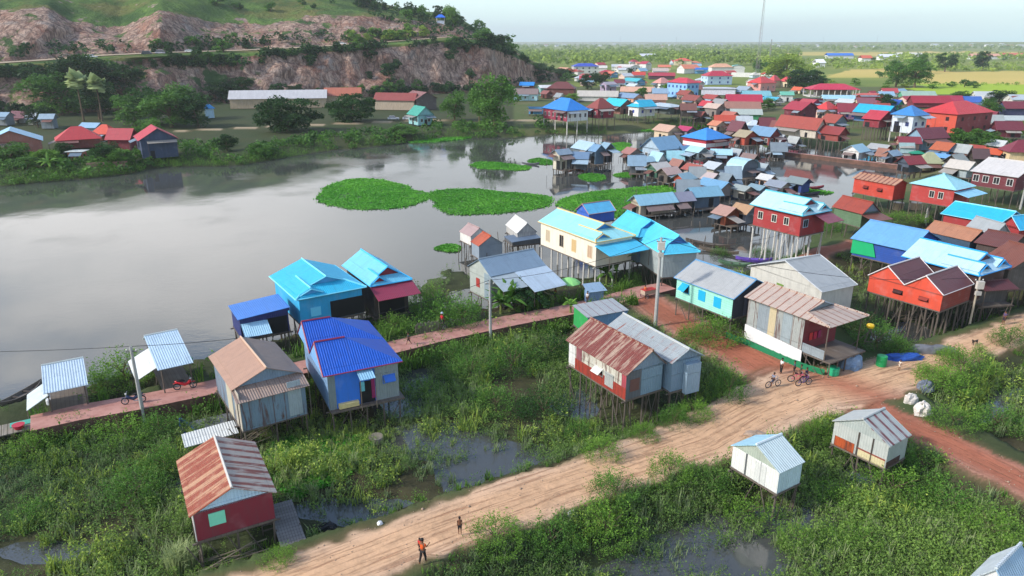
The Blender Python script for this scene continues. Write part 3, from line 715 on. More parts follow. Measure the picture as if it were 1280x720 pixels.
def Fh(label, u0, u1, ve, vb, roof, rc, wc, rise=1.8, stilt=2.2, yaw=-25, asp=.75, axis=None, rust=.12, wk='plank', name='stilt_house', cat='house', **o):
    """a house known by its left and right edge, eave row and wall-foot row"""
    yaw = math.radians(yaw); um = (u0+u1)/2; gz0 = o.pop('gz', None)
    p = P(um, vb, stilt if gz0 is None else gz0+stilt)
    g = gh(p.x, p.y) if gz0 is None else gz0; fl = max(g, WZ if g < WZ else g)+stilt; p = P(um, vb, fl); g = max(gh(p.x, p.y), WZ) if gz0 is None else gz0; fl = g+stilt; p = P(um, vb, fl)
    dist = math.hypot(p.y*CP+(CH-p.z)*SP, 0); wpx = (u1-u0)*dist/F
    w = wpx/(abs(math.cos(yaw+math.atan2(um-640, F)))+asp*abs(math.sin(yaw+math.atan2(um-640, F)))); d = w*asp; w += 1.2; d += 1.2
    cy = p.y+(w*abs(math.sin(yaw))+d*abs(math.cos(yaw)))/2*.9; cx = p.x*(cy/p.y)
    wh = min(max(1.7, z_at(p.x, p.y, ve)-fl), 9)
    if axis is None: axis = 'x' if w > d else 'y'
    win = o.pop('wn', None); wl = []
    if win:
        n, ww_, hh, colr, pane = win
        for sd, kk in (('F', n), ('L', max(1, int(round(n*asp)))), ('R', max(1, int(round(n*asp))))):
            for i in range(kk):
                for zc in ((.5,) if wh < 5 else (.27, .75)): wl.append((sd, -1+2*(i+.5)/kk, zc, ww_, hh, colr, pane))
    hs_ = random.Random(int(u0*31+vb*17)); sh = min(1.0, dist/120)
    if name == 'stilt_house' and w < 16 and 'aw' not in o:
        cols_ = ['#8f9aa2', '#7a5348', '#9fb6c4', '#84706a', '#6d7f8e', '#a39c92']
        aw_ = []
        if hs_.random() < .75: a0 = hs_.uniform(-1, -.1); aw_.append(('F', a0, min(1, a0+hs_.uniform(.8, 1.8)), hs_.uniform(1.0, 2.2), hs_.uniform(.3, .8), -.15, tin(hs_.choice(cols_), hs_.uniform(.05, .5))))
        if hs_.random() < .65: a0 = hs_.uniform(-1, 0); aw_.append(('L', a0, min(1, a0+hs_.uniform(.6, 1.6)), hs_.uniform(.9, 1.9), hs_.uniform(.3, .8), -.2, tin(hs_.choice(cols_), hs_.uniform(.05, .5))))
        o['aw'] = aw_; o['deck'] = hs_.choice([0, .8, 1.4]) if stilt > .6 else 0
        o['door'] = [(hs_.choice('FL'), hs_.uniform(-.6, .6), 1.0, min(1.9, wh*.8), darkm), ('L', hs_.uniform(-.7, .7), hs_.uniform(.8, 1.6), wh*.6, darkm)]  # dark panels with the shade inside open doorways put into the colour
    return house_core(name, label, cat, cx, cy, yaw, w, d, fl+wh, fl, rise, roof, axis, tin(rc, rust) if isinstance(rc, str) else rc, wallm(wc, wk) if isinstance(wc, str) else wc, dict(dict(small=True, gz=max(g, WZ), win=wl, oh=.6), **o))
# ================================================================ THE HOUSES NEAR THE CAMERA
T = tin
H('stilt_house', 'small dark red house with rust striped gable roof and a mint window', 'house', (236, 647), (217, 577), (347, 617), 2.8, 675, 610, 'gable', 'y',
  [T('#b98a68', .75, .62, '#9c3c1c'), T('#b3a89c', .55, .5, '#8c3c2c')], wallm('#7c2030', 'plaster', .2), gm=T('lblue'), win=[('F', -.45, .62, .75, .7, '#7fd8b8', 'dark', 'flat')], ridge='#c9c4ba', oh=.25, br=4, open=None)
H('stilt_house', 'tan gable roof house with rusty corrugated walls on tall crooked poles', 'house', (288.7, 488.5), (260, 446), (379, 466), 3.7, .7, 460, 'gable', 'y',
  [T('#b08a74', .1), T('#8a776c', .12)], wallm('gblue', 'rusty'), gm=T('gblue', .1), ridge='#c9a98f', ext=1.3, aw=[('F', -1, 1, 1.35, .55, .02, T('#9a8578', .25, .15, '#77503f'))], br=5, oh=.28, st=(5, 4))
H('stilt_house', 'deep blue twin roof house with blue painted front and tin side on wooden stilts', 'house', (404, 471), (355, 419), (508, 459), 3.9, 513, 428, 'twinhip', 'x',
  T('blue', 0), dict(F=wallm('#2f78dc', 'plaster', .12), L=T('#7d9fc2', .12)), gm=T('#7fb2e6'), trim='#8c2f4a', oh=.35, br=4, st=(5, 4),
  door=[('F', .08, 1.2, 1.9, None)], win=[('F', .72, .55, .9, .6, '#3d74cf', 'dark', 'open')], deck=.5, aw=[('F', -.18, .2, .9, .35, -.15, T('#8fc0dc'))])
H('stilt_house', 'bright cyan house with cyan gabled roof and open porch, next to the deep blue roof', 'house', (370, 375), (337, 345), (458, 358), 4.2, 407, 345, 'khmer', 'y',
  T('#2fb6dc', 0), wallm('#29a4d6', 'plaster', .15), gm=wallm('#4fa9de', 'plaster', .1), trim='#7fdcf2', oh=.4, win=[('F', -.52, .4, .9, .8, '#6fd0ef', 'dark', 'flat')], door=[('F', .5, 3.6, 1.9, None)], k=.5)
H('stilt_house', 'light blue roof house with a wide dark red awning and two red gablets', 'house', (463, 358), (423, 332), (517, 350), 3.9, 398, 333, 'khmer', 'y',
  T('#6fc3e2', 0), wallm('dwood', 'board'), gm=wallm('#8c2433', 'plaster', .1), trim='#3fb6e8', oh=.4, aw=[('F', -1, 1.02, 2.1, .9, -.1, T('#93304a'))], door=[('F', 0, 3, 1.8, None)], k=.4)
H('shed', 'flat blue roofed shed with navy open front standing over the lake edge', 'shed', (297, 400), (285, 382), (363, 388), 3.2, 424, .35, 'shed', 'y', T('#3f7fd0'), wallm('navy', 'tin', .2), oh=.2,
  aw=[('F', -.9, .1, 1.4, .9, -.5, T('#a9d4ea'))], door=[('F', .5, 2, 1.7, darkm)])
H('shed', 'pale blue lakeside hut beside the wooden boat with pink bundle below', 'shed', (54, 492.5), (40, 462), (109, 485.5), 1.9, .1, 457, 'gable', 'x', [T('#c3d3dc', .1), T('#b5c9d6', .12)], wallm('#b9c4c8', 'tin', .3), rp=.18, oh=.2, ridge='#c9cfc9', walls='none', br=2,
  aw=[('L', -1, .1, 1.3, .9, -.2, T('#c4cfd0'))])
H('shed', 'pale blue lakeside hut with a tilted side sheet behind the leaning concrete pole', 'shed', (197, 463), (173, 425), (242.5, 455), 2.4, .1, 420, 'gable', 'x', [T('#c9d6dc', .1), T('#b3cbdc', .08)], wallm('#c3cbb9', 'tin', .3), rp=.2, oh=.2, ridge='#cfd4ce', walls='none', br=2,
  aw=[('L', -.6, .6, 1.6, .9, -.3, T('#d7dbd6'))])
H('stilt_house', 'long tin house with deep red rusted roof sections and white and red side wall', 'house', (783, 470), (704, 426), (837, 456.5), 4.0, 499, 438, 'gable', 'y',
  [T('#a98f7c', .85, .42, '#7e2c20'), T('#8c7a72', .8, 0, '#6e2a22')], dict(F=wallm('#7d98a8', 'tin'), L=wallm('#c8c4b6', 'rusty')), rp=.62, oh=.25, gm=T('gblue', .2), br=5, st=(3, 6), win=[('L', .1, .5, 1, .6, '#c9c9c0', 'dark', 'open'), ('F', -.55, .5, .8, .9, '#6b4b44', 'dark', 'flat')])
H('stilt_house', 'long grey tin roof house with a leaning sheet at its gable end', 'house', (840, 455), (756, 408), (884, 446), 4.3, 489, 436.6, 'gable', 'y',
  [T('#9aa2a4', .5, .1, '#9a4a2c'), T('#9aa2a4', .1)], wallm('#7992a6', 'tin', .2), oh=.25, ridge='#b9bcb9', br=4, st=(3, 6), rp=.5)
H('shed', 'little grey and red striped tin shed with a green door by the red dirt track', 'shed', (734, 397), (719, 381), (784, 389), 2.6, 419, .25, 'shed', 'y', T('#9fa4a6', .2, .2, '#7c2c30'), dict(F=wallm('#6f94b8', 'tin', .2), L=wallm('#1f9a4a', 'plaster')), oh=.15, st=(2, 2), br=0)
H('stilt_house', 'wide grey corrugated roof house with stepped lean-to roofs down to the path', 'house', (613, 346), (586, 332), (681, 331), 3.6, .6, 324, 'gable', 'x', [T('#7f95a8', .05), T('#7f95a8', .05)], wallm('#b3bab2', 'tin'), oh=.2, ridge='#98a6b0',
  aw=[('F', -1, -.15, 2.6, 1.0, 0, T('#a7b3b8', .1)), ('F', -.15, 1.02, 3.9, 1.35, .06, T('#b3c4d2', .12))], win=[('L', -.2, .5, .6, .9, '#a33a34', 'dark', 'flat')])
H('stilt_house', 'small tin hut with orange rust roof standing in the lake shallows', 'hut', (598, 308), (587, 302), (630, 304), 2.0, 323, 295, 'gable', 'y', [T('#b1512e', .6, 0, '#a24522'), T('#8d8d88', .3)], wallm('#8d9aa6', 'tin'), oh=.15, br=1)
H('stilt_house', 'small white walled hut with grey blue roof, outermost in the lake', 'hut', (588, 296), (576, 289), (610, 292), 1.6, 306, 285, 'gable', 'y', [T('#a98f8c', .2), T('#7f9bb0')], wallm('pale', 'plaster'), oh=.12, br=1)
H('stilt_house', 'weathered grey hut with pale back roof between the rust roof hut and cream house', 'hut', (646, 292), (631, 281), (672, 290), 2.0, 300, 279, 'gable', 'y', [T('pale'), T('#6d7d8c')], wallm('lgrey', 'board'), oh=.15)
H('stilt_house', 'low dark grey roof lean-to leaning against the big cream house', 'hut', (640, 303), (632, 295), (676, 299), 1.3, 306, .3, 'shed', 'y', T('#5f7186', .1), wallm('dgrey', 'board'), oh=.1)
H('stilt_house', 'big cream stilt house with pale aqua roof, yellow trim and two blue gablets', 'house', (745, 303), (670, 277), (797, 295), 5.0, 333, 279, 'khmer', 'y', T('#97dbe0', 0), wallm('#e0d9c6', 'plaster', .15), gm=wallm('#2c86cf', 'plaster', .1), trim='#d9bd7c', oh=.3, pm=whitepost, pr=.13, br=0, k=.5, s=2.6,
  win=[('L', -.72, .5, .8, 1.5, '#d9c9a8', '#b8a890'), ('L', -.2, .5, .8, 1.5, '#c4b49c', 'dark'), ('L', .25, .5, .8, 1.5, '#d2b98c', '#c9ab78'), ('L', .8, .5, .8, 1.5, '#d9c9a8', '#b89a80')], aw=[('F', -1, 1.0, 2.8, .6, -.5, T('#4cc0e4'))])
H('stilt_house', 'bright aqua twin gable roof house behind the tall concrete pole', 'house', (828, 318), (797, 293), (870, 312), 4.2, 1.2, 1.9, 'khmer1', 'y', T('#4fc2e2', .05), wallm('#a9b4b4', 'tin', .3), gm=wallm('#3274c0', 'plaster', .1), oh=.3, trim='#5fd0ee')
H('stilt_house', 'bright aqua roof house squeezed between the cream house and the other aqua roof', 'house', (797, 297), (766, 281), (836, 292), 4.6, 1.2, 1.8, 'khmer1', 'y', T('#4fc2e2', .05), wallm('#6d8799', 'tin', .3), gm=wallm('#3274c0', 'plaster', .1), oh=.3)
H('stilt_house', 'small sky blue roof hut with blue walls at the edge of the floating plants', 'hut', (736, 268), (722, 262), (768, 262.5), 2.6, 279, 255, 'gable', 'x', T('#5cb9e2'), wallm('#2f62bd', 'plaster', .3), oh=.2, trim='#b98a8a', br=1)
H('stilt_house', 'mint green house with three cyan shutters and pale grey roof', 'house', (917, 374), (843, 346.5), (968, 360), 4.3, 398, 349.5, 'gable', 'y', T('#a9aaa8', .04), dict(F=wallm('#3b3f4c', 'board', .2), L=wallm('#9fe3cf', 'plank', .1)), gm=wallm('#3b3f4c', 'board', .2), oh=.25, trim='#5c93bd', br=3, st=(3, 5),  # front wall and gable coloured dark: shade of the end turned from the sun
  win=[('L', -.66, .62, .95, .9, '#19a5d4', 'dark', 'open'), ('L', -.05, .56, .8, .95, '#19a5d4', 'dark', 'flat'), ('L', .5, .52, .8, .95, '#19a5d4', 'dark', 'flat')])
H('stilt_house', 'big grey house with rust lined roof, white tarp skirt and an open red porch', 'house', (1038, 410), (929, 371), (1088, 395), 4.8, 1.5, 376, 'khmer1', 'y', [T('#b9a698', .3, .26, '#96502e'), T('#8d99a2', .3)], dict(F=wallm('#7c2630', 'plank'), L=wallm('#a3a8a4', 'rusty', .2)), gm=wallm('#8b979f', 'tin', .2),
  oh=.35, open=('F', 2.4), deck=.6, st=(5, 6), br=5, k=.3, s=3.0)
H('stilt_house', 'white walled house with smooth grey roof tucked behind the rust lined roof', 'house', (1028, 365), (939, 331), (1067, 354), 4.0, 1.2, 326, 'gable', 'x', [T('#a4a8a8', .02), T('#a4a8a8', .02)], wallm('#c6c4ba', 'plaster', .2), oh=.25, trim='#b9bcbc', win=[('L', -.1, .55, .8, .7, '#6f8f3f', '#7d9a48', 'flat')], br=1)
H('stilt_house', 'red plank house with pale blue trimmed roof on tall white stilts over the water', 'house', (1003.5, 269.8), (937, 255), (1040, 262.7), 6.4, 296, 248.5, 'khmer', 'y', T('#b9d8de', .02), wallm('#a53434', 'plank', .15), gm=wallm('#7c2330', 'plaster', .1), trim='#52b9cf', oh=.5, pm=whitepost, pr=.14, br=3, straight=True, dorm=2, k=.5,
  win=[('L', -.1, .55, .7, .95, '#d9d9cc', 'dark'), ('L', .42, .55, .7, .95, '#d9d9cc', 'dark'), ('L', -.7, .55, .7, .95, '#d9d9cc', 'dark'), ('F', -.6, .55, .9, .95, '#a9c3cf', 'dark')], aw=[('F', -.1, 1, 2.0, .8, -.2, T('#8b4655'))])
H('stilt_house', 'green walled house under a dark rust roof with one pale sheet across it', 'house', (1078, 268), (1036, 259), (1106, 266), 4.2, 284, 253, 'gable', 'y', [T('#9a4230', .5, 0, '#7d3424'), T('#7b4c42', .5)], wallm('#5f7d5c', 'plank', .3), oh=.3, gm=T('#8395a0'), aw=[('F', -1, 1, 2.2, .5, -.1, T('#7d4c40', .4))], br=1)
H('stilt_house', 'sky blue roofed house with bright green tarp hanging at its corner', 'house', (1136.6, 314), (1066, 297), (1172, 299), 3.6, 1.4, 289, 'gable', 'y', T('#6fa9dd', 0), wallm('#2350a6', 'plank', .2), oh=.35, gm=wallm('#2a55b0', 'plaster', .1), br=5, st=(4, 6))
H('stilt_house', 'white roofed house edged in bright blue with three small gablets by the utility pole', 'house', (1224.7, 344.7), (1128, 319.5), (1262, 332.5), 4.9, 1.9, 316, 'khmer', 'y', T('#b4d6e6', 0), wallm('#4b2f2c', 'plank', .3), gm=wallm('#6b3440', 'plaster', .1), trim='#2a9fe6', oh=.4, dorm=2, k=.5, br=2)
H('stilt_house', 'bright orange walled house with two white edged gables and maroon roof', 'house', (1179.7, 369), (1083, 344.5), (1222, 356), 4.0, 388, 345, 'twin', 'x', T('#6b3a3a', .06), dict(F=wallm('#8a3428', 'plank', .2), L=wallm('#cf4a30', 'plaster', .12)), gm=wallm('#cf4a30', 'plaster', .12), trim='#d9d3cf', oh=.12, br=5, st=(4, 7), pr=.1,
  win=[('L', -.15, .45, .9, .35, '#3d1f1c', 'dark', 'open'), ('L', .55, .45, .9, .35, '#8a3428', 'dark', 'open')])
H('stilt_house', 'orange rust gable roof with a dark blue end between the two blue roofs', 'house', (1214, 302), (1152, 289), (1241, 298), 4.2, 1.6, 288.5, 'gable', 'y', T('#b07a5c', .45, .1, '#9c5230'), wallm('#3f5468', 'tin', .2), oh=.2, br=0)
H('stilt_house', 'light grey gable roof partly hidden behind the orange rust roof', 'house', (1240, 297), (1208, 286), (1262, 294), 3.8, 1.5, 280, 'gable', 'y', T('#9da3a4', .05), wallm('grey', 'tin'), oh=.2, br=0)
H('stilt_house', 'bright cyan long roof on a red house below the hip roofed red house', 'house', (1252, 281), (1175, 267), (1284, 273), 4.4, 2.0, 264.5, 'gable', 'y', T('#2bb4e2', 0), wallm('#a43333', 'plank', .15), gm=wallm('#7c2b3a', 'plank'), oh=.35, trim='#8fd9ef', br=1)
H('stilt_house', 'cyan roof corner with red gable at the right edge beside the long cyan roof', 'house', (1275, 288), (1253, 281), (1330, 280), 4.2, 2.0, 270, 'gable', 'x', T('#2bb4e2', 0), wallm('#a43333', 'plank', .15), oh=.3, trim='#8fd9ef', br=0)
H('stilt_house', 'red plank house with pale aqua hip roof and light blue front awning', 'house', (1195.5, 238), (1135, 229), (1222, 233), 5.6, 259, 221, 'hip', 'y', T('#9ed7e2', 0), wallm('#b33a36', 'plank', .15), oh=.4, s=4.0, br=2, pr=.1, win=[('L', .0, .55, .7, 1.0, '#c9c9c0', 'dark'), ('L', .42, .55, .7, 1.0, '#c9c9c0', 'dark')], aw=[('F', -1, 1, 2.0, .5, -.35, T('#8fcde6'))])
H('stilt_house', 'maroon plank house with white roof and four white framed windows', 'house', (1273, 222), (1213, 213.5), (1310, 214), 5.8, 239, 204, 'gable', 'y', T('#cfcac4', .04), wallm('#6f2e36', 'plank', .15), oh=.4, br=1, win=[('L', -.8, .55, .9, 1.1, 'white', 'dark'), ('L', -.35, .55, .9, 1.1, 'white', 'dark'), ('L', .15, .55, .9, 1.1, 'white', 'dark'), ('L', .75, .55, .9, 1.1, 'white', 'dark')])
H('stilt_house', 'orange red house with striped brown and tan roof above the inlet', 'house', (1119, 232), (1067, 222), (1134, 229), 5.0, 250, 225, 'gable', 'y', T('#b98c70', .3, .45, '#7b3326'), wallm('#c3412f', 'plank', .2), oh=.3, pr=.1, br=2, win=[('L', -.35, .5, .9, .5, '#6b241e', 'dark', 'open'), ('L', .35, .5, .9, .5, '#6b241e', 'dark', 'open')])
H('stilt_house', 'dark maroon roofed house behind the blue edged white roof', 'house', (1262, 312), (1214, 304), (1300, 303), 4.4, 2.0, 295, 'gable', 'y', T('#6d4038', .2), wallm('#4d3f3a', 'board'), oh=.3, br=0)
H('stilt_house', 'rusty roofed grey board house above the wooden ladders', 'house', (1262, 338), (1232, 325), (1320, 326), 4.4, 1.9, 312, 'gable', 'y', T('#7d4a3a', .5, 0, '#7b3a2a'), wallm('#5a5550', 'board'), oh=.3, br=3)
H('stilt_house', 'small dark roofed house with front porch under the white roofed house', 'house', (1232, 364), (1216, 352), (1262, 357), 3.2, 1.4, 352, 'gable', 'x', T('#5d2f30', .1), wallm('#4d4b4a', 'board'), oh=.2, open=('F', 1.0), br=2)
H('stilt_house', 'white tin cabin with pale blue roof standing over the lower pond', 'cabin', (975, 592), (911, 557.5), (1010, 579), 2.3, 614, 556, 'gable', 'x', [T('#a3cfe0', .0), T('#c9d8d8', .0)], dict(F=wallm('#c8dde2', 'tin', .2), L=wallm('#e0e0da', 'tin', .2)), gm=T('#a9b3a4'), oh=.12, br=2, ridge='#d3dee2', deck=.0, door=[('L', -.25, .9, 1.5, wallm('#cfd0cb', 'tin', .2))])
H('stilt_house', 'patched tin cabin with orange side panel and dark red striped roof by the road', 'cabin', (1113, 559), (1036, 528), (1147, 547), 2.2, 583, 524, 'gable', 'x', [T('#b9bdb9', .05), T('#a9b0ac', .4, .4, '#7c1f2c')], dict(F=wallm('#aab3ae', 'tin', .3), L=wallm('#b8bcb6', 'tin', .2)), gm=T('#a9b1ac'), oh=.15, br=3, open=None, ridge='#b9bcb9')
H('stilt_house', 'white roof corner of a hut cut off by the bottom right of the frame', 'hut', (1268, 757), (1203, 733), (1316, 732), 2.4, .4, 711, 'gable', 'x', [T('#c3ccd0', .05), T('#9db9cc', .05)], wallm('white', 'tin'), oh=.15, br=1)
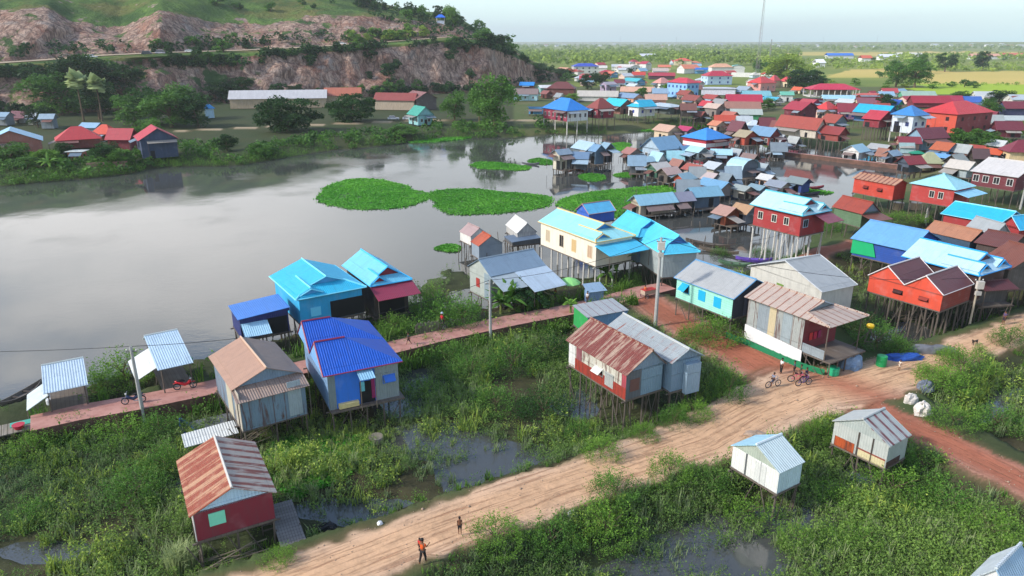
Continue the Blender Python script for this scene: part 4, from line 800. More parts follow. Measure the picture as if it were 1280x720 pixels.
# ================================================================ THE HOUSES FURTHER OFF
W1 = (2, .8, 1.0, 'white', 'dark'); W3 = (3, .8, 1.0, 'white', 'dark'); WB = (3, .9, 1.1, '#27408c', '#27408c'); W4 = (4, .9, 1.1, '#dfe4ea', 'dark')
far = [
 ('long white building with violet blue hip roof near the far woodland', 714, 748, 83, 92, 'hip', 'violet', 'white', dict(rise=2.6, stilt=.3, yaw=8, asp=.45, wk='plaster', name='building', cat='building', wn=(4, 1.4, 1.2, '#9aa2a8', 'dark'))),
 ('wide dark brown hip roof over an open brown hall at the foot of the cliff', 684, 720, 111, 121, 'hip', '#713c38', 'brown', dict(rise=3.4, stilt=.3, yaw=-12, asp=.6, rust=.2, name='hall', cat='hall')),
 ('pale aqua walled house with grey brown roof and three small windows below the cliff', 642, 673, 118, 126, 'gable', '#87746f', '#a9d3dc', dict(rise=2.6, stilt=.3, yaw=-8, asp=.5, wk='plaster', wn=W3, axis='x')),
 ('small bright blue roof peeking over the grey brown roof by the cliff', 650, 668, 107, 112, 'gable', '#2f8fdc', 'brown', dict(rise=2, stilt=.3, yaw=-10, asp=.6)),
 ('teal fronted white house next to the wide dark brown hall', 672, 695, 110, 120, 'gable', 'white', '#7fb3ad', dict(rise=1.4, stilt=.3, yaw=15, asp=.6, wk='plaster')),
 ('small violet roofed light blue shack on the bank left of the blue and red house', 661, 679, 136, 143, 'shed', '#4a5cb8', '#5aa2dc', dict(rise=.8, stilt=.8, yaw=-10, asp=.6, wk='plaster')),
 ('long blue roofed house, dark red side and white end, on white stilts', 678, 735, 138.5, 152, 'hip', '#2b84d8', '#8c2b44', dict(rise=3.6, stilt=3.6, yaw=-38, asp=.62, wk='plaster', wn=(4, .8, 1.2, 'white', 'dark'), pm=1, rust=0, special='bluered')),
 ('rust red hip roofed red house beside the blue and red house', 734, 767, 136, 148, 'hip', '#8f4238', '#93303f', dict(rise=3.2, stilt=3.4, yaw=-25, asp=.8, rust=.3, wn=W1)),
 ('long low pale grey warehouse roof behind the rust red hip roof', 722, 772, 121, 127, 'gable', '#c3bcb0', 'pale', dict(rise=2.6, stilt=.3, yaw=-10, asp=.4, axis='x', name='warehouse', cat='warehouse')),
 ('cyan roofed brown walled house between the rust red roof and the white house', 754, 790, 133, 143, 'gable', '#35c0cf', '#8b5e50', dict(rise=2.4, stilt=2.6, yaw=-15, asp=.6, axis='x', rust=0)),
 ('white house with small cyan roof above the green bank', 785, 818, 134, 146, 'khmer1', '#2fb5d6', 'white', dict(rise=2.2, stilt=2.8, yaw=-30, asp=.7, wk='plaster', rust=0, wn=(2, .8, .9, '#3a4a9a', '#3a4a9a'))),
 ('grey white flat roofed open pavilion on stilts next to the white and cyan house', 806, 855, 134, 143, 'hip', '#b8c6cc', '#5f6a66', dict(rise=.9, stilt=2.8, yaw=-20, asp=.55)),
 ('peach coloured roof in the middle of the crowded rooftops', 776, 816, 115, 121, 'gable', '#d9a88c', 'pale', dict(rise=2.4, stilt=.4, yaw=-12, asp=.5, axis='x')),
 ('blue grey long roof just below the peach roof', 770, 804, 123, 128, 'gable', '#7d97b3', 'peach', dict(rise=2.0, stilt=.4, yaw=-14, asp=.5, axis='x')),
 ('bright teal long roof behind the peach roof', 778, 806, 102, 107, 'gable', '#4bb7c2', 'sky', dict(rise=2.0, stilt=.4, yaw=-20, asp=.5, axis='x')),
 ('small pale house with lilac wall left of the bright teal roof', 750, 770, 106, 115, 'gable', '#a9a0a8', '#b6a3bd', dict(rise=1.5, stilt=.4, yaw=-20)),
 ('big white hall with red trimmed roof at the edge of the far trees', 768, 800, 84, 91, 'gable', '#d8cfc8', 'white', dict(rise=2.2, stilt=.3, yaw=-15, asp=.6, axis='x', wk='plaster', wn=(4, 1.2, 1, '#77777c', 'dark'), name='building', cat='building')),
 ('small white tower house with red roof rising behind the big white hall', 786, 797, 77, 84, 'hip', '#b3344c', 'white', dict(rise=2.2, stilt=.3, yaw=-15, wk='plaster')),
 ('white house with crimson roof right of the white hall', 799, 814, 80, 88, 'gable', '#b02f48', 'white', dict(rise=2.6, stilt=.3, yaw=-15, axis='x', wk='plaster')),
 ('pink cream roofed white house left of the red roofed blue house', 816, 838, 104, 114, 'hip', '#d9968a', 'white', dict(rise=3, stilt=.3, yaw=-20, wk='plaster', rust=0)),
 ('two storey light blue house with crimson roof and dark shutters', 833, 872, 104, 123, 'hip', '#c93a48', '#8cbfe6', dict(rise=2.4, stilt=.4, yaw=-22, asp=.6, wk='plaster', rust=0, wn=WB)),
 ('large two storey blue white house with crimson hip roof and six dark windows', 876, 914, 95, 106, 'hip', '#bf3346', '#bcd8ee', dict(rise=3.2, stilt=.3, yaw=10, asp=.6, wk='plaster', rust=0, wn=WB)),
 ('cream house with orange red hip roof against the woodland', 842, 864, 76, 82, 'hip', '#e0604a', 'cream', dict(rise=3, stilt=.3, yaw=-10, wk='plaster', rust=0)),
 ('white gabled house with salmon side roof in front of the woodland', 846, 874, 86, 92, 'gable', '#dc8462', 'white', dict(rise=3.6, stilt=.3, yaw=20, wk='plaster', axis='x', rust=0)),
 ('bright blue low roof right of the white gabled house', 868, 884, 87, 92, 'gable', '#2f74c9', 'sky', dict(rise=1.6, stilt=.3, yaw=-10, asp=.5, axis='x')),
 ('large pale orange hall roof left of the teal arched hall', 885, 915, 84, 91, 'hip', '#e2ab88', 'white', dict(rise=3.2, stilt=.3, yaw=5, asp=.5, wk='plaster', rust=0, name='hall', cat='hall')),
 ('white hall with teal arched roof on the tower side of the orange hall', 912, 930, 86, 91, 'arch', '#6fc6bf', 'white', dict(rise=3.4, stilt=.3, yaw=-10, wk='plaster', axis='y', rust=0, name='hall', cat='hall')),
 ('pink walled house with wide red hip roof below the lattice mast', 934, 968, 104, 115, 'hip', '#cf4440', '#dc9a90', dict(rise=3.4, stilt=.3, yaw=-15, wk='plaster', rust=0, wn=W3)),
 ('tiny orange red roof among the trees beneath the lattice mast', 936, 948, 73, 76, 'hip', '#dc6450', 'white', dict(rise=3, stilt=.3, yaw=0)),
 ('long crimson roof behind the light blue two storey house', 810, 843, 95, 99, 'gable', '#b53a48', '#5a3a4a', dict(rise=2.4, stilt=.3, yaw=-6, asp=.5, axis='x')),
 ('white flat topped building with a small cupola tower', 876, 918, 111, 119, 'hip', '#c9ccd2', '#dfe0ea', dict(rise=.6, stilt=.3, yaw=-12, asp=.5, wk='plaster', name='building', cat='building')),
 ('crimson long roof over grey wall right of the cupola building', 906, 950, 128, 135, 'gable', '#b53048', '#7a8290', dict(rise=3, stilt=1.6, yaw=-8, asp=.5, axis='x', rust=.05)),
 ('brown grey wide roof directly below the crimson long roof', 905, 948, 136, 143, 'gable', '#a07464', '#6b6f78', dict(rise=2.4, stilt=1.6, yaw=-10, asp=.5, axis='x', rust=.3)),
 ('narrow brown red roof shed left end of the crowded red roofs', 852, 878, 126, 135, 'gable', '#8f4a40', '#c9a896', dict(rise=2, stilt=3, yaw=-32, asp=.6, axis='x')),
 ('bright red small roof over a dark wall among the crowded red roofs', 874, 892, 133, 142, 'gable', '#c23a44', '#5b3a3c', dict(rise=1.8, stilt=3, yaw=-32, asp=.8, axis='x', rust=0)),
 ('teal walled lean-to under the bright red small roof', 863, 880, 140, 147, 'shed', '#7a5a50', '#3c9a84', dict(rise=.8, stilt=2, yaw=-20)),
 ('pale tan roof shack below the crowded red roofs', 880, 904, 136, 146, 'gable', '#c9b0a0', '#8a8078', dict(rise=1.6, stilt=2.6, yaw=-35, asp=.7, axis='x')),
 ('long green walled house with pale roof at the end of the red roofs', 912, 950, 143.5, 150, 'gable', '#aeb9b0', '#3f9c62', dict(rise=1.8, stilt=1.2, yaw=-8, asp=.5, axis='x', rust=.05)),
 ('orange red roof hut in front of the green walled house', 893, 919, 152, 158, 'gable', '#bd4c34', '#c9745c', dict(rise=1.8, stilt=2.0, yaw=-12, axis='x', rust=.3)),
 ('small cream fronted hut with orange side by the green bank', 886, 906, 158, 164, 'gable', '#cf8462', '#e0c6b0', dict(rise=1.4, stilt=1.6, yaw=-25, axis='y')),
 ('maroon steep roof right of the orange red hut', 910, 932, 165, 173, 'gable', '#6b343c', '#4a2f33', dict(rise=3.0, stilt=1.8, yaw=-35, axis='x', rust=.1)),
 ('small white tent like roof near the maroon steep roof', 934, 950, 160, 164, 'hip', '#c7d3dc', '#8a8f94', dict(rise=1.6, stilt=1, yaw=-10)),
 ('brown red tin house with blue grey roof on stilts at the inlet corner', 937, 972, 171, 182, 'gable', '#7397b5', '#87342f', dict(rise=2.2, stilt=3.4, yaw=-20, axis='x', wn=W1, asp=.6)),
 ('orange rusty side wing of the brown red house at the inlet corner', 918, 944, 172, 182, 'gable', '#a99a7c', '#b34a34', dict(rise=1.6, stilt=3.4, yaw=-28, axis='y', rust=.3)),
 ('cream temple like house with tiered red roofs at the dark tree', 960, 974, 101, 109, 'hip', '#cf4b4b', 'cream', dict(rise=3.4, stilt=.3, yaw=-20, wk='plaster', rust=0)),
 ('small cream pavilion with pointed red roof beside the tiered red roofs', 975, 992, 102, 109, 'hip', '#d2494c', 'cream', dict(rise=3.4, stilt=.3, yaw=-20, wk='plaster', rust=0)),
 ('pale teal roofed white house below the pointed red pavilion', 974, 990, 119, 127, 'gable', '#6fb9a0', 'white', dict(rise=1.6, stilt=.4, yaw=-10, axis='x', wk='plaster')),
 ('flat cyan roof on white posts left of the red pavilion', 992, 1026, 125, 131, 'shed', '#3fb0cf', 'dkred', dict(rise=.8, stilt=.5, yaw=-6, asp=.5, axis='x')),
 ('long pale blue low roof in front of the red columned pavilion', 1026, 1066, 124, 130, 'gable', '#a5cfdf', 'pale', dict(rise=1.6, stilt=.4, yaw=-10, asp=.5, axis='x')),
 ('orange red flat block right of the columned pavilion', 1068, 1102, 119, 126, 'hip', '#c9584a', '#c0463c', dict(rise=.8, stilt=.3, yaw=-5, asp=.5, wk='plaster')),
 ('dark red gabled house with small green wing by the dirt lane', 980, 1018, 138, 150, 'gable', '#a83642', '#6f2433', dict(rise=2.6, stilt=2.2, yaw=-28, asp=.8, axis='y', rust=.1)),
 ('cream and salmon house with bright red upper roof', 1019, 1044, 137, 149, 'hip', '#d2403e', '#e6b8a4', dict(rise=2.6, stilt=.8, yaw=-20, wk='plaster', wn=W1, rust=0)),
 ('pink house with dark crimson roof and three navy windows', 1044, 1068, 140, 149, 'gable', '#92303f', '#dd9bbf', dict(rise=3, stilt=.8, yaw=-6, axis='x', asp=.6, wk='plaster', rust=0, wn=WB)),
 ('grey blue gabled hut with rust roof and pale green front', 1026, 1056, 154, 162, 'gable', '#a34c3c', '#7d94a0', dict(rise=2.4, stilt=2.0, yaw=-30, axis='y', wk='tin')),
 ('long white walled house under a rusty red roof on many thin stilts', 970, 1028, 163, 173, 'gable', '#9c4436', '#c9bfae', dict(rise=3.2, stilt=3.6, yaw=-24, asp=.3, axis='x', rust=.35, sx=8)),
 ('rusty red house with white gable at the end of the long stilt house', 1022, 1056, 169, 177, 'gable', '#8f3c38', '#93423a', dict(rise=2.0, stilt=3.4, yaw=-15, asp=.6, axis='x', rust=.2, sx=6)),
 ('maroon gabled house on thin stilts beneath the turquoise roof', 1080, 1112, 150, 160, 'gable', '#bb3b46', '#8c2433', dict(rise=2.4, stilt=4.0, yaw=-30, axis='y', rust=.05, sx=6)),
 ('long turquoise roof joined to the tall white house', 1068, 1116, 143, 154, 'gable', '#27a9cf', '#3f78b4', dict(rise=2.6, stilt=2.6, yaw=-16, axis='x', asp=.5, rust=0)),
 ('tall white two storey house with blue roof beside the large brick house', 1114, 1153, 145, 167, 'hip', '#3f86c6', '#d3dbe6', dict(rise=2.6, stilt=3.0, yaw=-38, asp=.9, wk='plaster', rust=0, pmw=1, wn=(2, .9, 1.0, '#2c3a6c', '#2c3a6c'))),
 ('largest brick red two storey house with scarlet hip roof', 1152, 1230, 143, 169, 'hip', '#cb3a3a', '#b8443a', dict(rise=3.2, stilt=1.8, yaw=28, asp=.62, wk='plank', rust=0, wn=(3, .9, 1.0, '#6b2a26', 'dark'))),
 ('dark red long roof behind the tall white house', 1136, 1184, 129, 134, 'gable', '#a62a3a', 'dkred', dict(rise=3, stilt=.6, yaw=-4, asp=.4, axis='x', rust=.05)),
 ('pale green grey roof behind the dark red long roof', 1124, 1166, 120, 125, 'gable', '#9fb8a6', '#5fae88', dict(rise=2.2, stilt=.4, yaw=-5, asp=.4, axis='x')),
 ('white grey roof among trees right of the scarlet roof', 1214, 1240, 121, 126, 'gable', '#c2c6c4', 'pale', dict(rise=2.4, stilt=.3, yaw=-8, axis='x')),
 ('pale grey roof at the right edge beyond the trees', 1256, 1290, 125, 131, 'gable', '#b3bdc2', 'pale', dict(rise=2.2, stilt=.3, yaw=-5, axis='x')),
 ('dark maroon long building with blue shutters at the right edge', 1249, 1300, 136, 145, 'gable', '#7a2f38', '#3c3f66', dict(rise=2.6, stilt=.4, yaw=-3, asp=.4, axis='x', rust=.05)),
 ('wide pale grey flat roof under the dark maroon long building', 1246, 1290, 151, 157, 'gable', '#b9c0bd', '#8f9a98', dict(rise=1.4, stilt=.4, yaw=-5, asp=.5, axis='x')),
 ('maroon house half hidden by the bright green tree', 1240, 1272, 163, 172, 'gable', '#6f2b36', '#6b2030', dict(rise=2.4, stilt=1.2, yaw=-10, asp=.6, axis='x', rust=0)),
 ('small orange awning roof left of the half hidden maroon house', 1228, 1246, 161, 165, 'shed', '#b5603c', '#5c4640', dict(rise=.8, stilt=1.2, yaw=-15)),
 ('bright white shack with pale blue roof beside the red causeway', 1054, 1082, 191, 200, 'gable', '#9cc3d4', '#e6e4e0', dict(rise=1.7, stilt=.5, yaw=40, asp=.8, axis='x', wk='plaster', rust=0)),
 ('small red fronted shack with grey side right of the white shack', 1085, 1112, 188, 196, 'gable', '#a9aaa8', '#b9463a', dict(rise=1.2, stilt=1.0, yaw=-20, axis='x')),
 ('small grey blue roof hut at the end of the causeway huts', 1104, 1122, 197, 204, 'gable', '#8ba3b6', '#3f4a5c', dict(rise=1.2, stilt=.8, yaw=-25)),
 ('grey blue walled house with maroon roof and white gable below the tall white house', 1135, 1178, 174, 188, 'gable', '#6f2f38', '#7d9fb4', dict(rise=2.6, stilt=1.2, yaw=18, asp=.6, axis='x', rust=.1, wk='plaster', wn=W1)),
 ('low maroon and cream hut attached to the grey blue walled house', 1120, 1146, 180, 189, 'gable', '#86303a', '#c9a08c', dict(rise=1.6, stilt=1.4, yaw=-10, axis='x')),
 ('small bright blue walled hut with orange roof and white awning', 1165, 1192, 189, 199, 'gable', '#b5603c', '#6f9fd0', dict(rise=1.8, stilt=.8, yaw=-32, axis='y', rust=.3)),
 ('small emerald green awning on poles among the debris', 1138, 1152, 195, 201, 'hip', '#17906a', 'dwood', dict(rise=.6, stilt=1.2, yaw=-10, name='awning_stall', cat='stall')),
 ('light blue little roof right of the emerald awning', 1167, 1186, 201, 207, 'gable', '#6fa5dc', 'dwood', dict(rise=.7, stilt=.6, yaw=-15, axis='x')),
 ('greenish straw coloured round roof by the end of the causeway', 1144, 1174, 209, 214, 'hip', '#a5a882', 'straw', dict(rise=2.4, stilt=.4, yaw=-10)),
 ('crumpled grey roof shelter between the straw roof and the white roof', 1180, 1204, 207, 214, 'gable', '#9ea39c', 'dwood', dict(rise=1.8, stilt=.3, yaw=35, axis='x', rust=.15)),
 ('pale cream long roof in front of the crumpled grey shelter', 1184, 1214, 217, 223, 'gable', '#c6bfb4', '#a5b3b8', dict(rise=1.6, stilt=1.0, yaw=-14, axis='x')),
 ('small rust red roof hut left of the orange one', 1210, 1228, 190, 198, 'gable', '#9c4436', '#b39a84', dict(rise=1.3, stilt=.6, yaw=-15, axis='x', rust=.3)),
 ('small orange roof hut with slate end wall', 1229, 1251, 196, 203, 'gable', '#c4552f', '#5f7486', dict(rise=1.3, stilt=.5, yaw=-25, axis='x', rust=.2)),
 ('cream yellow house with wide maroon roof at the right edge', 1251, 1300, 191, 205, 'hip', '#7c2a38', '#e0c698', dict(rise=2.6, stilt=.8, yaw=-8, asp=.6, rust=0, wk='plaster')),
 ('dark red roof low house behind the striped orange house', 1122, 1150, 209, 216, 'gable', '#8c2b30', '#4a5566', dict(rise=1.6, stilt=1.4, yaw=18, axis='x', rust=.2)),
 ('cream walled rusty tin house left of the magenta roof', 817, 849, 165, 177, 'gable', '#c9a48c', '#d3bfa3', dict(rise=1.7, stilt=1.4, yaw=-20, axis='x', rust=.25, wk='tin')),
 ('magenta roof small house behind the blue hip roofed house', 846, 868, 164, 172, 'gable', '#bb3460', '#7b8798', dict(rise=1.2, stilt=1.6, yaw=-15, axis='x', rust=0)),
 ('red and white banded house with bright blue hip roof', 853, 910, 175, 188, 'hip', '#3a8fdd', '#b5283c', dict(rise=2.6, stilt=1.6, yaw=-42, asp=.95, rust=0, band=1)),
 ('large pale house with blue grey roof and cream gable end', 802, 850, 188, 204, 'gable', '#7ba3c0', '#a6bccb', dict(rise=2.8, stilt=1.0, yaw=34, asp=.8, axis='x', rust=.02, wk='plaster', wn=W1)),
 ('narrow blue fronted wing right of the large pale house', 848, 860, 189, 200, 'gable', '#6f9ec4', '#3f7fc0', dict(rise=1.2, stilt=1.4, yaw=-15)),
 ('grey hut on stilts with pale aqua roof beside the blue fronted wing', 859, 882, 192, 200, 'gable', '#a9d0d6', '#8ea0a8', dict(rise=1.2, stilt=2.8, yaw=-15, axis='x', wn=W1, rust=0)),
 ('dark red shack with pale aqua roof right of the grey stilt hut', 889, 911, 194, 205, 'gable', '#a9d3de', '#5e2a33', dict(rise=1.2, stilt=1.4, yaw=-12, axis='x', rust=0)),
 ('small dark brown shed behind the pale aqua roofed shack', 905, 918, 197, 206, 'shed', '#8a7d78', '#6f2a30', dict(rise=.7, stilt=1.0, yaw=-20)),
 ('pale cream hut with grey gable roof in the middle of the water huts', 879, 906, 212, 223, 'gable', '#bcc4c8', '#c3bcae', dict(rise=1.3, stilt=.7, yaw=-36, axis='y', wk='tin')),
 ('rounded pale tarpaulin roof hut above tangled poles', 911, 944, 213, 223, 'arch', '#a9cdd8', '#6b7682', dict(rise=2.2, stilt=1.6, yaw=-28, axis='y', rust=0)),
 ('small rusty roof hut left of the pale cream hut', 854, 880, 216, 224, 'gable', '#a5584a', '#8a8a88', dict(rise=1.2, stilt=.9, yaw=-30, axis='x', rust=.3)),
 ('low white and cream shack on the edge of the pale house', 800, 815, 203, 213, 'gable', '#a6c6d4', '#c9d0cf', dict(rise=1.1, stilt=.6, yaw=-30)),
 ('tin shack with pale roof and green side facing the floating plants', 808, 836, 213, 223, 'gable', '#c6c2ba', '#4a7a62', dict(rise=1.3, stilt=1.0, yaw=35, axis='x')),
 ('tin shack with brownish pink roof facing the floating plants', 822, 848, 219, 229, 'gable', '#c3a49a', '#5c5048', dict(rise=1.3, stilt=1.0, yaw=35, axis='x', rust=.2)),
 ('orange fronted hut with blue grey roof at the tip of the floating plants', 842, 866, 226, 236, 'gable', '#8fb0bd', '#b5492e', dict(rise=1.2, stilt=.8, yaw=38, axis='x', rust=0)),
 ('pale pink roofed hut right of the orange fronted hut', 874, 898, 227, 236, 'gable', '#b9a9a6', '#c9bfa8', dict(rise=1.3, stilt=.8, yaw=-28, axis='x')),
 ('green canopied hut with crowded porch below the pale pink roof', 874, 912, 236, 247, 'gable', '#6f9fc0', '#8a7f78', dict(rise=1.2, stilt=.8, yaw=-35, asp=.5, axis='x')),
 ('long cream walled water hut with light blue roof, first in the row', 788, 842, 257, 270, 'gable', '#8ebfd2', '#b5ab98', dict(rise=1.5, stilt=.7, yaw=22, asp=.45, axis='x', wk='tin')),
 ('water hut with lilac grey roof, second in the row', 828, 864, 254, 265, 'gable', '#8f8fa0', '#5c564f', dict(rise=1.4, stilt=.8, yaw=20, asp=.6, axis='x', wk='board')),
 ('water hut with bright blue grey roof and blue door, last in the row', 856, 898, 247, 261, 'gable', '#7fb0c6', '#566a7c', dict(rise=1.5, stilt=.8, yaw=18, asp=.6, axis='x', wk='board')),
 ('rusty orange tin hut standing alone in the dark water', 893, 922, 271, 283, 'gable', '#b08a7c', '#a2502f', dict(rise=1.2, stilt=1.0, yaw=-38, axis='y', rust=.3, wk='rusty', asp=.7)),
 ('tan roofed grey hut joined to the rusty orange tin hut', 916, 941, 270, 281, 'gable', '#b08c68', '#8a9099', dict(rise=1.3, stilt=1.0, yaw=-25, axis='x', rust=.25, wk='tin')),
 ('low pale grey houseboat with dark doorway', 916, 938, 240, 250, 'gable', '#9aa39f', '#b5b0a3', dict(rise=.8, stilt=.4, yaw=-15, axis='x', wk='tin')),
 ('grey blue houseboat right of the pale grey houseboat', 936, 956, 239, 249, 'gable', '#7f9aa5', '#7d8c99', dict(rise=.8, stilt=.4, yaw=-15, axis='x', wk='tin')),
 ('peach walled hut with white roof behind the red plank house', 948, 966, 226, 238, 'gable', '#c9c9c4', '#d0a58c', dict(rise=1.0, stilt=.7, yaw=-20, axis='x')),
 ('grey roofed houseboat with cream front moored behind the red plank house', 958, 984, 235, 246, 'gable', '#8d95a0', '#cbbfae', dict(rise=1.0, stilt=.5, yaw=-35, axis='x')),
 ('small blue walled houseboat with grey roof at the open inlet', 984, 1010, 231, 242, 'gable', '#7f8c8c', '#2f4a8c', dict(rise=1.1, stilt=.5, yaw=-30, axis='x')),
 ('cream walled hut at the left end of the island hut cluster', 691, 712, 194, 213, 'gable', '#8a9cab', '#d3cbb8', dict(rise=1.1, stilt=.8, yaw=35, axis='x', wk='board', gz=-1.5)),
 ('grey roofed dark hut in front of the island hut cluster', 706, 735, 199, 212, 'gable', '#6d87a3', '#4f5660', dict(rise=1.4, stilt=.9, yaw=-12, axis='x', wk='board', gz=-1.5)),
 ('pale blue long roof at the back of the island hut cluster', 716, 750, 188, 200, 'gable', '#a9c3d2', '#6d7a86', dict(rise=1.8, stilt=1.0, yaw=-25, axis='x', gz=-1.5)),
 ('blue grey narrow hut in the right part of the island hut cluster', 738, 754, 190, 206, 'gable', '#6f95b5', '#5d7a8f', dict(rise=1.6, stilt=1.0, yaw=-35, axis='y', wk='board', gz=-1.5)),
 ('tall narrow weathered hut at the right end of the island hut cluster', 751, 765, 187, 204, 'gable', '#86a4b5', '#5a5d60', dict(rise=1.5, stilt=1.0, yaw=-40, axis='y', wk='board', gz=-1.5)),
 ('small rusty hut on poles right of the island hut cluster', 778, 800, 193, 206, 'gable', '#a8746a', '#9a8f86', dict(rise=1.3, stilt=.9, yaw=-30, axis='y', rust=.3)),
 # left shore
 ('pale blue roofed brick house at the left edge of the far shore', -12, 52, 180, 196, 'gable', '#a3cbe0', '#a36a5c', dict(rise=3.0, stilt=.3, yaw=-30, asp=.8, axis='y', rust=0, wk='plaster')),
 ('red hip roofed house amid shrubs on the left shore', 77, 124, 176, 187, 'hip', '#c43a3c', '#8c4a40', dict(rise=3.2, stilt=.3, yaw=-30, asp=.75, rust=0)),
 ('orange red roofed house behind the shrubs on the left shore', 119, 149, 168, 176, 'hip', '#d2492c', '#8c4a3c', dict(rise=2.6, stilt=.3, yaw=-10, asp=.7, rust=0)),
 ('crimson roofed house with salmon lower eave on the left shore', 139, 173, 175, 188, 'gable', '#b02f3a', '#7a2430', dict(rise=2.8, stilt=.4, yaw=-4, asp=.7, axis='x', rust=0)),
 ('crimson roofed dark blue and brown shore house standing at the water', 176, 222, 176, 199, 'gable', '#bb2f40', '#3f4f6c', dict(rise=2.8, stilt=.4, yaw=-20, asp=.8, axis='x', rust=0, wk='board')),
 ('peach painted block with pale flat top at the left waterline', 89, 110, 190, 208, 'hip', '#c9cfc6', '#dc8c70', dict(rise=.3, stilt=.2, yaw=8, asp=.8, wk='plaster', gz=-1.2)),
 ('grey blue tin roof shack far left under the trees', -6, 17, 146, 157, 'gable', '#8fa9bb', '#8a9299', dict(rise=1.4, stilt=.3, yaw=-5, asp=.7, axis='x')),
 ('maroon roofed shack left under the trees', 17, 37, 148, 154, 'gable', '#6b2f3a', '#8f938c', dict(rise=2.4, stilt=.3, yaw=-5, axis='x', rust=.1)),
 ('pale tin shack between the maroon roof and the grey hut', 37, 50, 146, 156, 'gable', '#a9b5b8', '#a5a89c', dict(rise=1.5, stilt=.3, yaw=-5, axis='x')),
 ('grey blue tin hut under the tall palms', 54, 72, 149, 161, 'gable', '#93a9b8', '#86929a', dict(rise=1.6, stilt=.3, yaw=6, axis='x')),
 ('light blue low roof directly behind the red hip roof', 103, 130, 160, 167, 'gable', '#93b6cf', '#8a949c', dict(rise=1.4, stilt=.3, yaw=-10, axis='x')),
 ('little light blue kiosk with bright blue roof by the shore road', 257, 268, 136, 148, 'hip', '#3f95cf', '#b9dcec', dict(rise=1.6, stilt=.3, yaw=-15, wk='plaster', name='kiosk', cat='kiosk')),
 ('long warehouse with white and rust roof behind the umbrella trees', 291, 410, 124, 136, 'gable', '#c4c2c2', '#b5a184', dict(rise=3.4, stilt=.2, yaw=10, asp=.22, axis='x', rust=.08, wk='plaster', name='warehouse', cat='warehouse')),
 ('rusty end section of the long warehouse', 408, 452, 120, 133, 'gable', '#b5694f', '#b5a184', dict(rise=3.4, stilt=.2, yaw=10, asp=.5, axis='x', rust=.4, wk='plaster', name='warehouse', cat='warehouse')),
 ('old warehouse with faded red roof below the cliff face', 469, 524, 126, 138, 'gable', '#93473f', '#b3a28c', dict(rise=3.0, stilt=.2, yaw=-12, asp=.35, axis='x', rust=.3, wk='plaster', name='warehouse', cat='warehouse')),
 ('second old warehouse with worn dark roof beside the faded red one', 505, 546, 124, 138, 'gable', '#8a5a54', '#5c5450', dict(rise=2.8, stilt=.2, yaw=-20, asp=.7, axis='x', rust=.3, wk='plaster', name='warehouse', cat='warehouse')),
 ('teal roofed roadside house with teal wall and veranda', 511, 541, 145, 157, 'gable', '#2f9a86', '#8fc6c9', dict(rise=3.0, stilt=.4, yaw=-16, asp=.7, axis='x', rust=0, wk='plaster', wn=W1)),
]
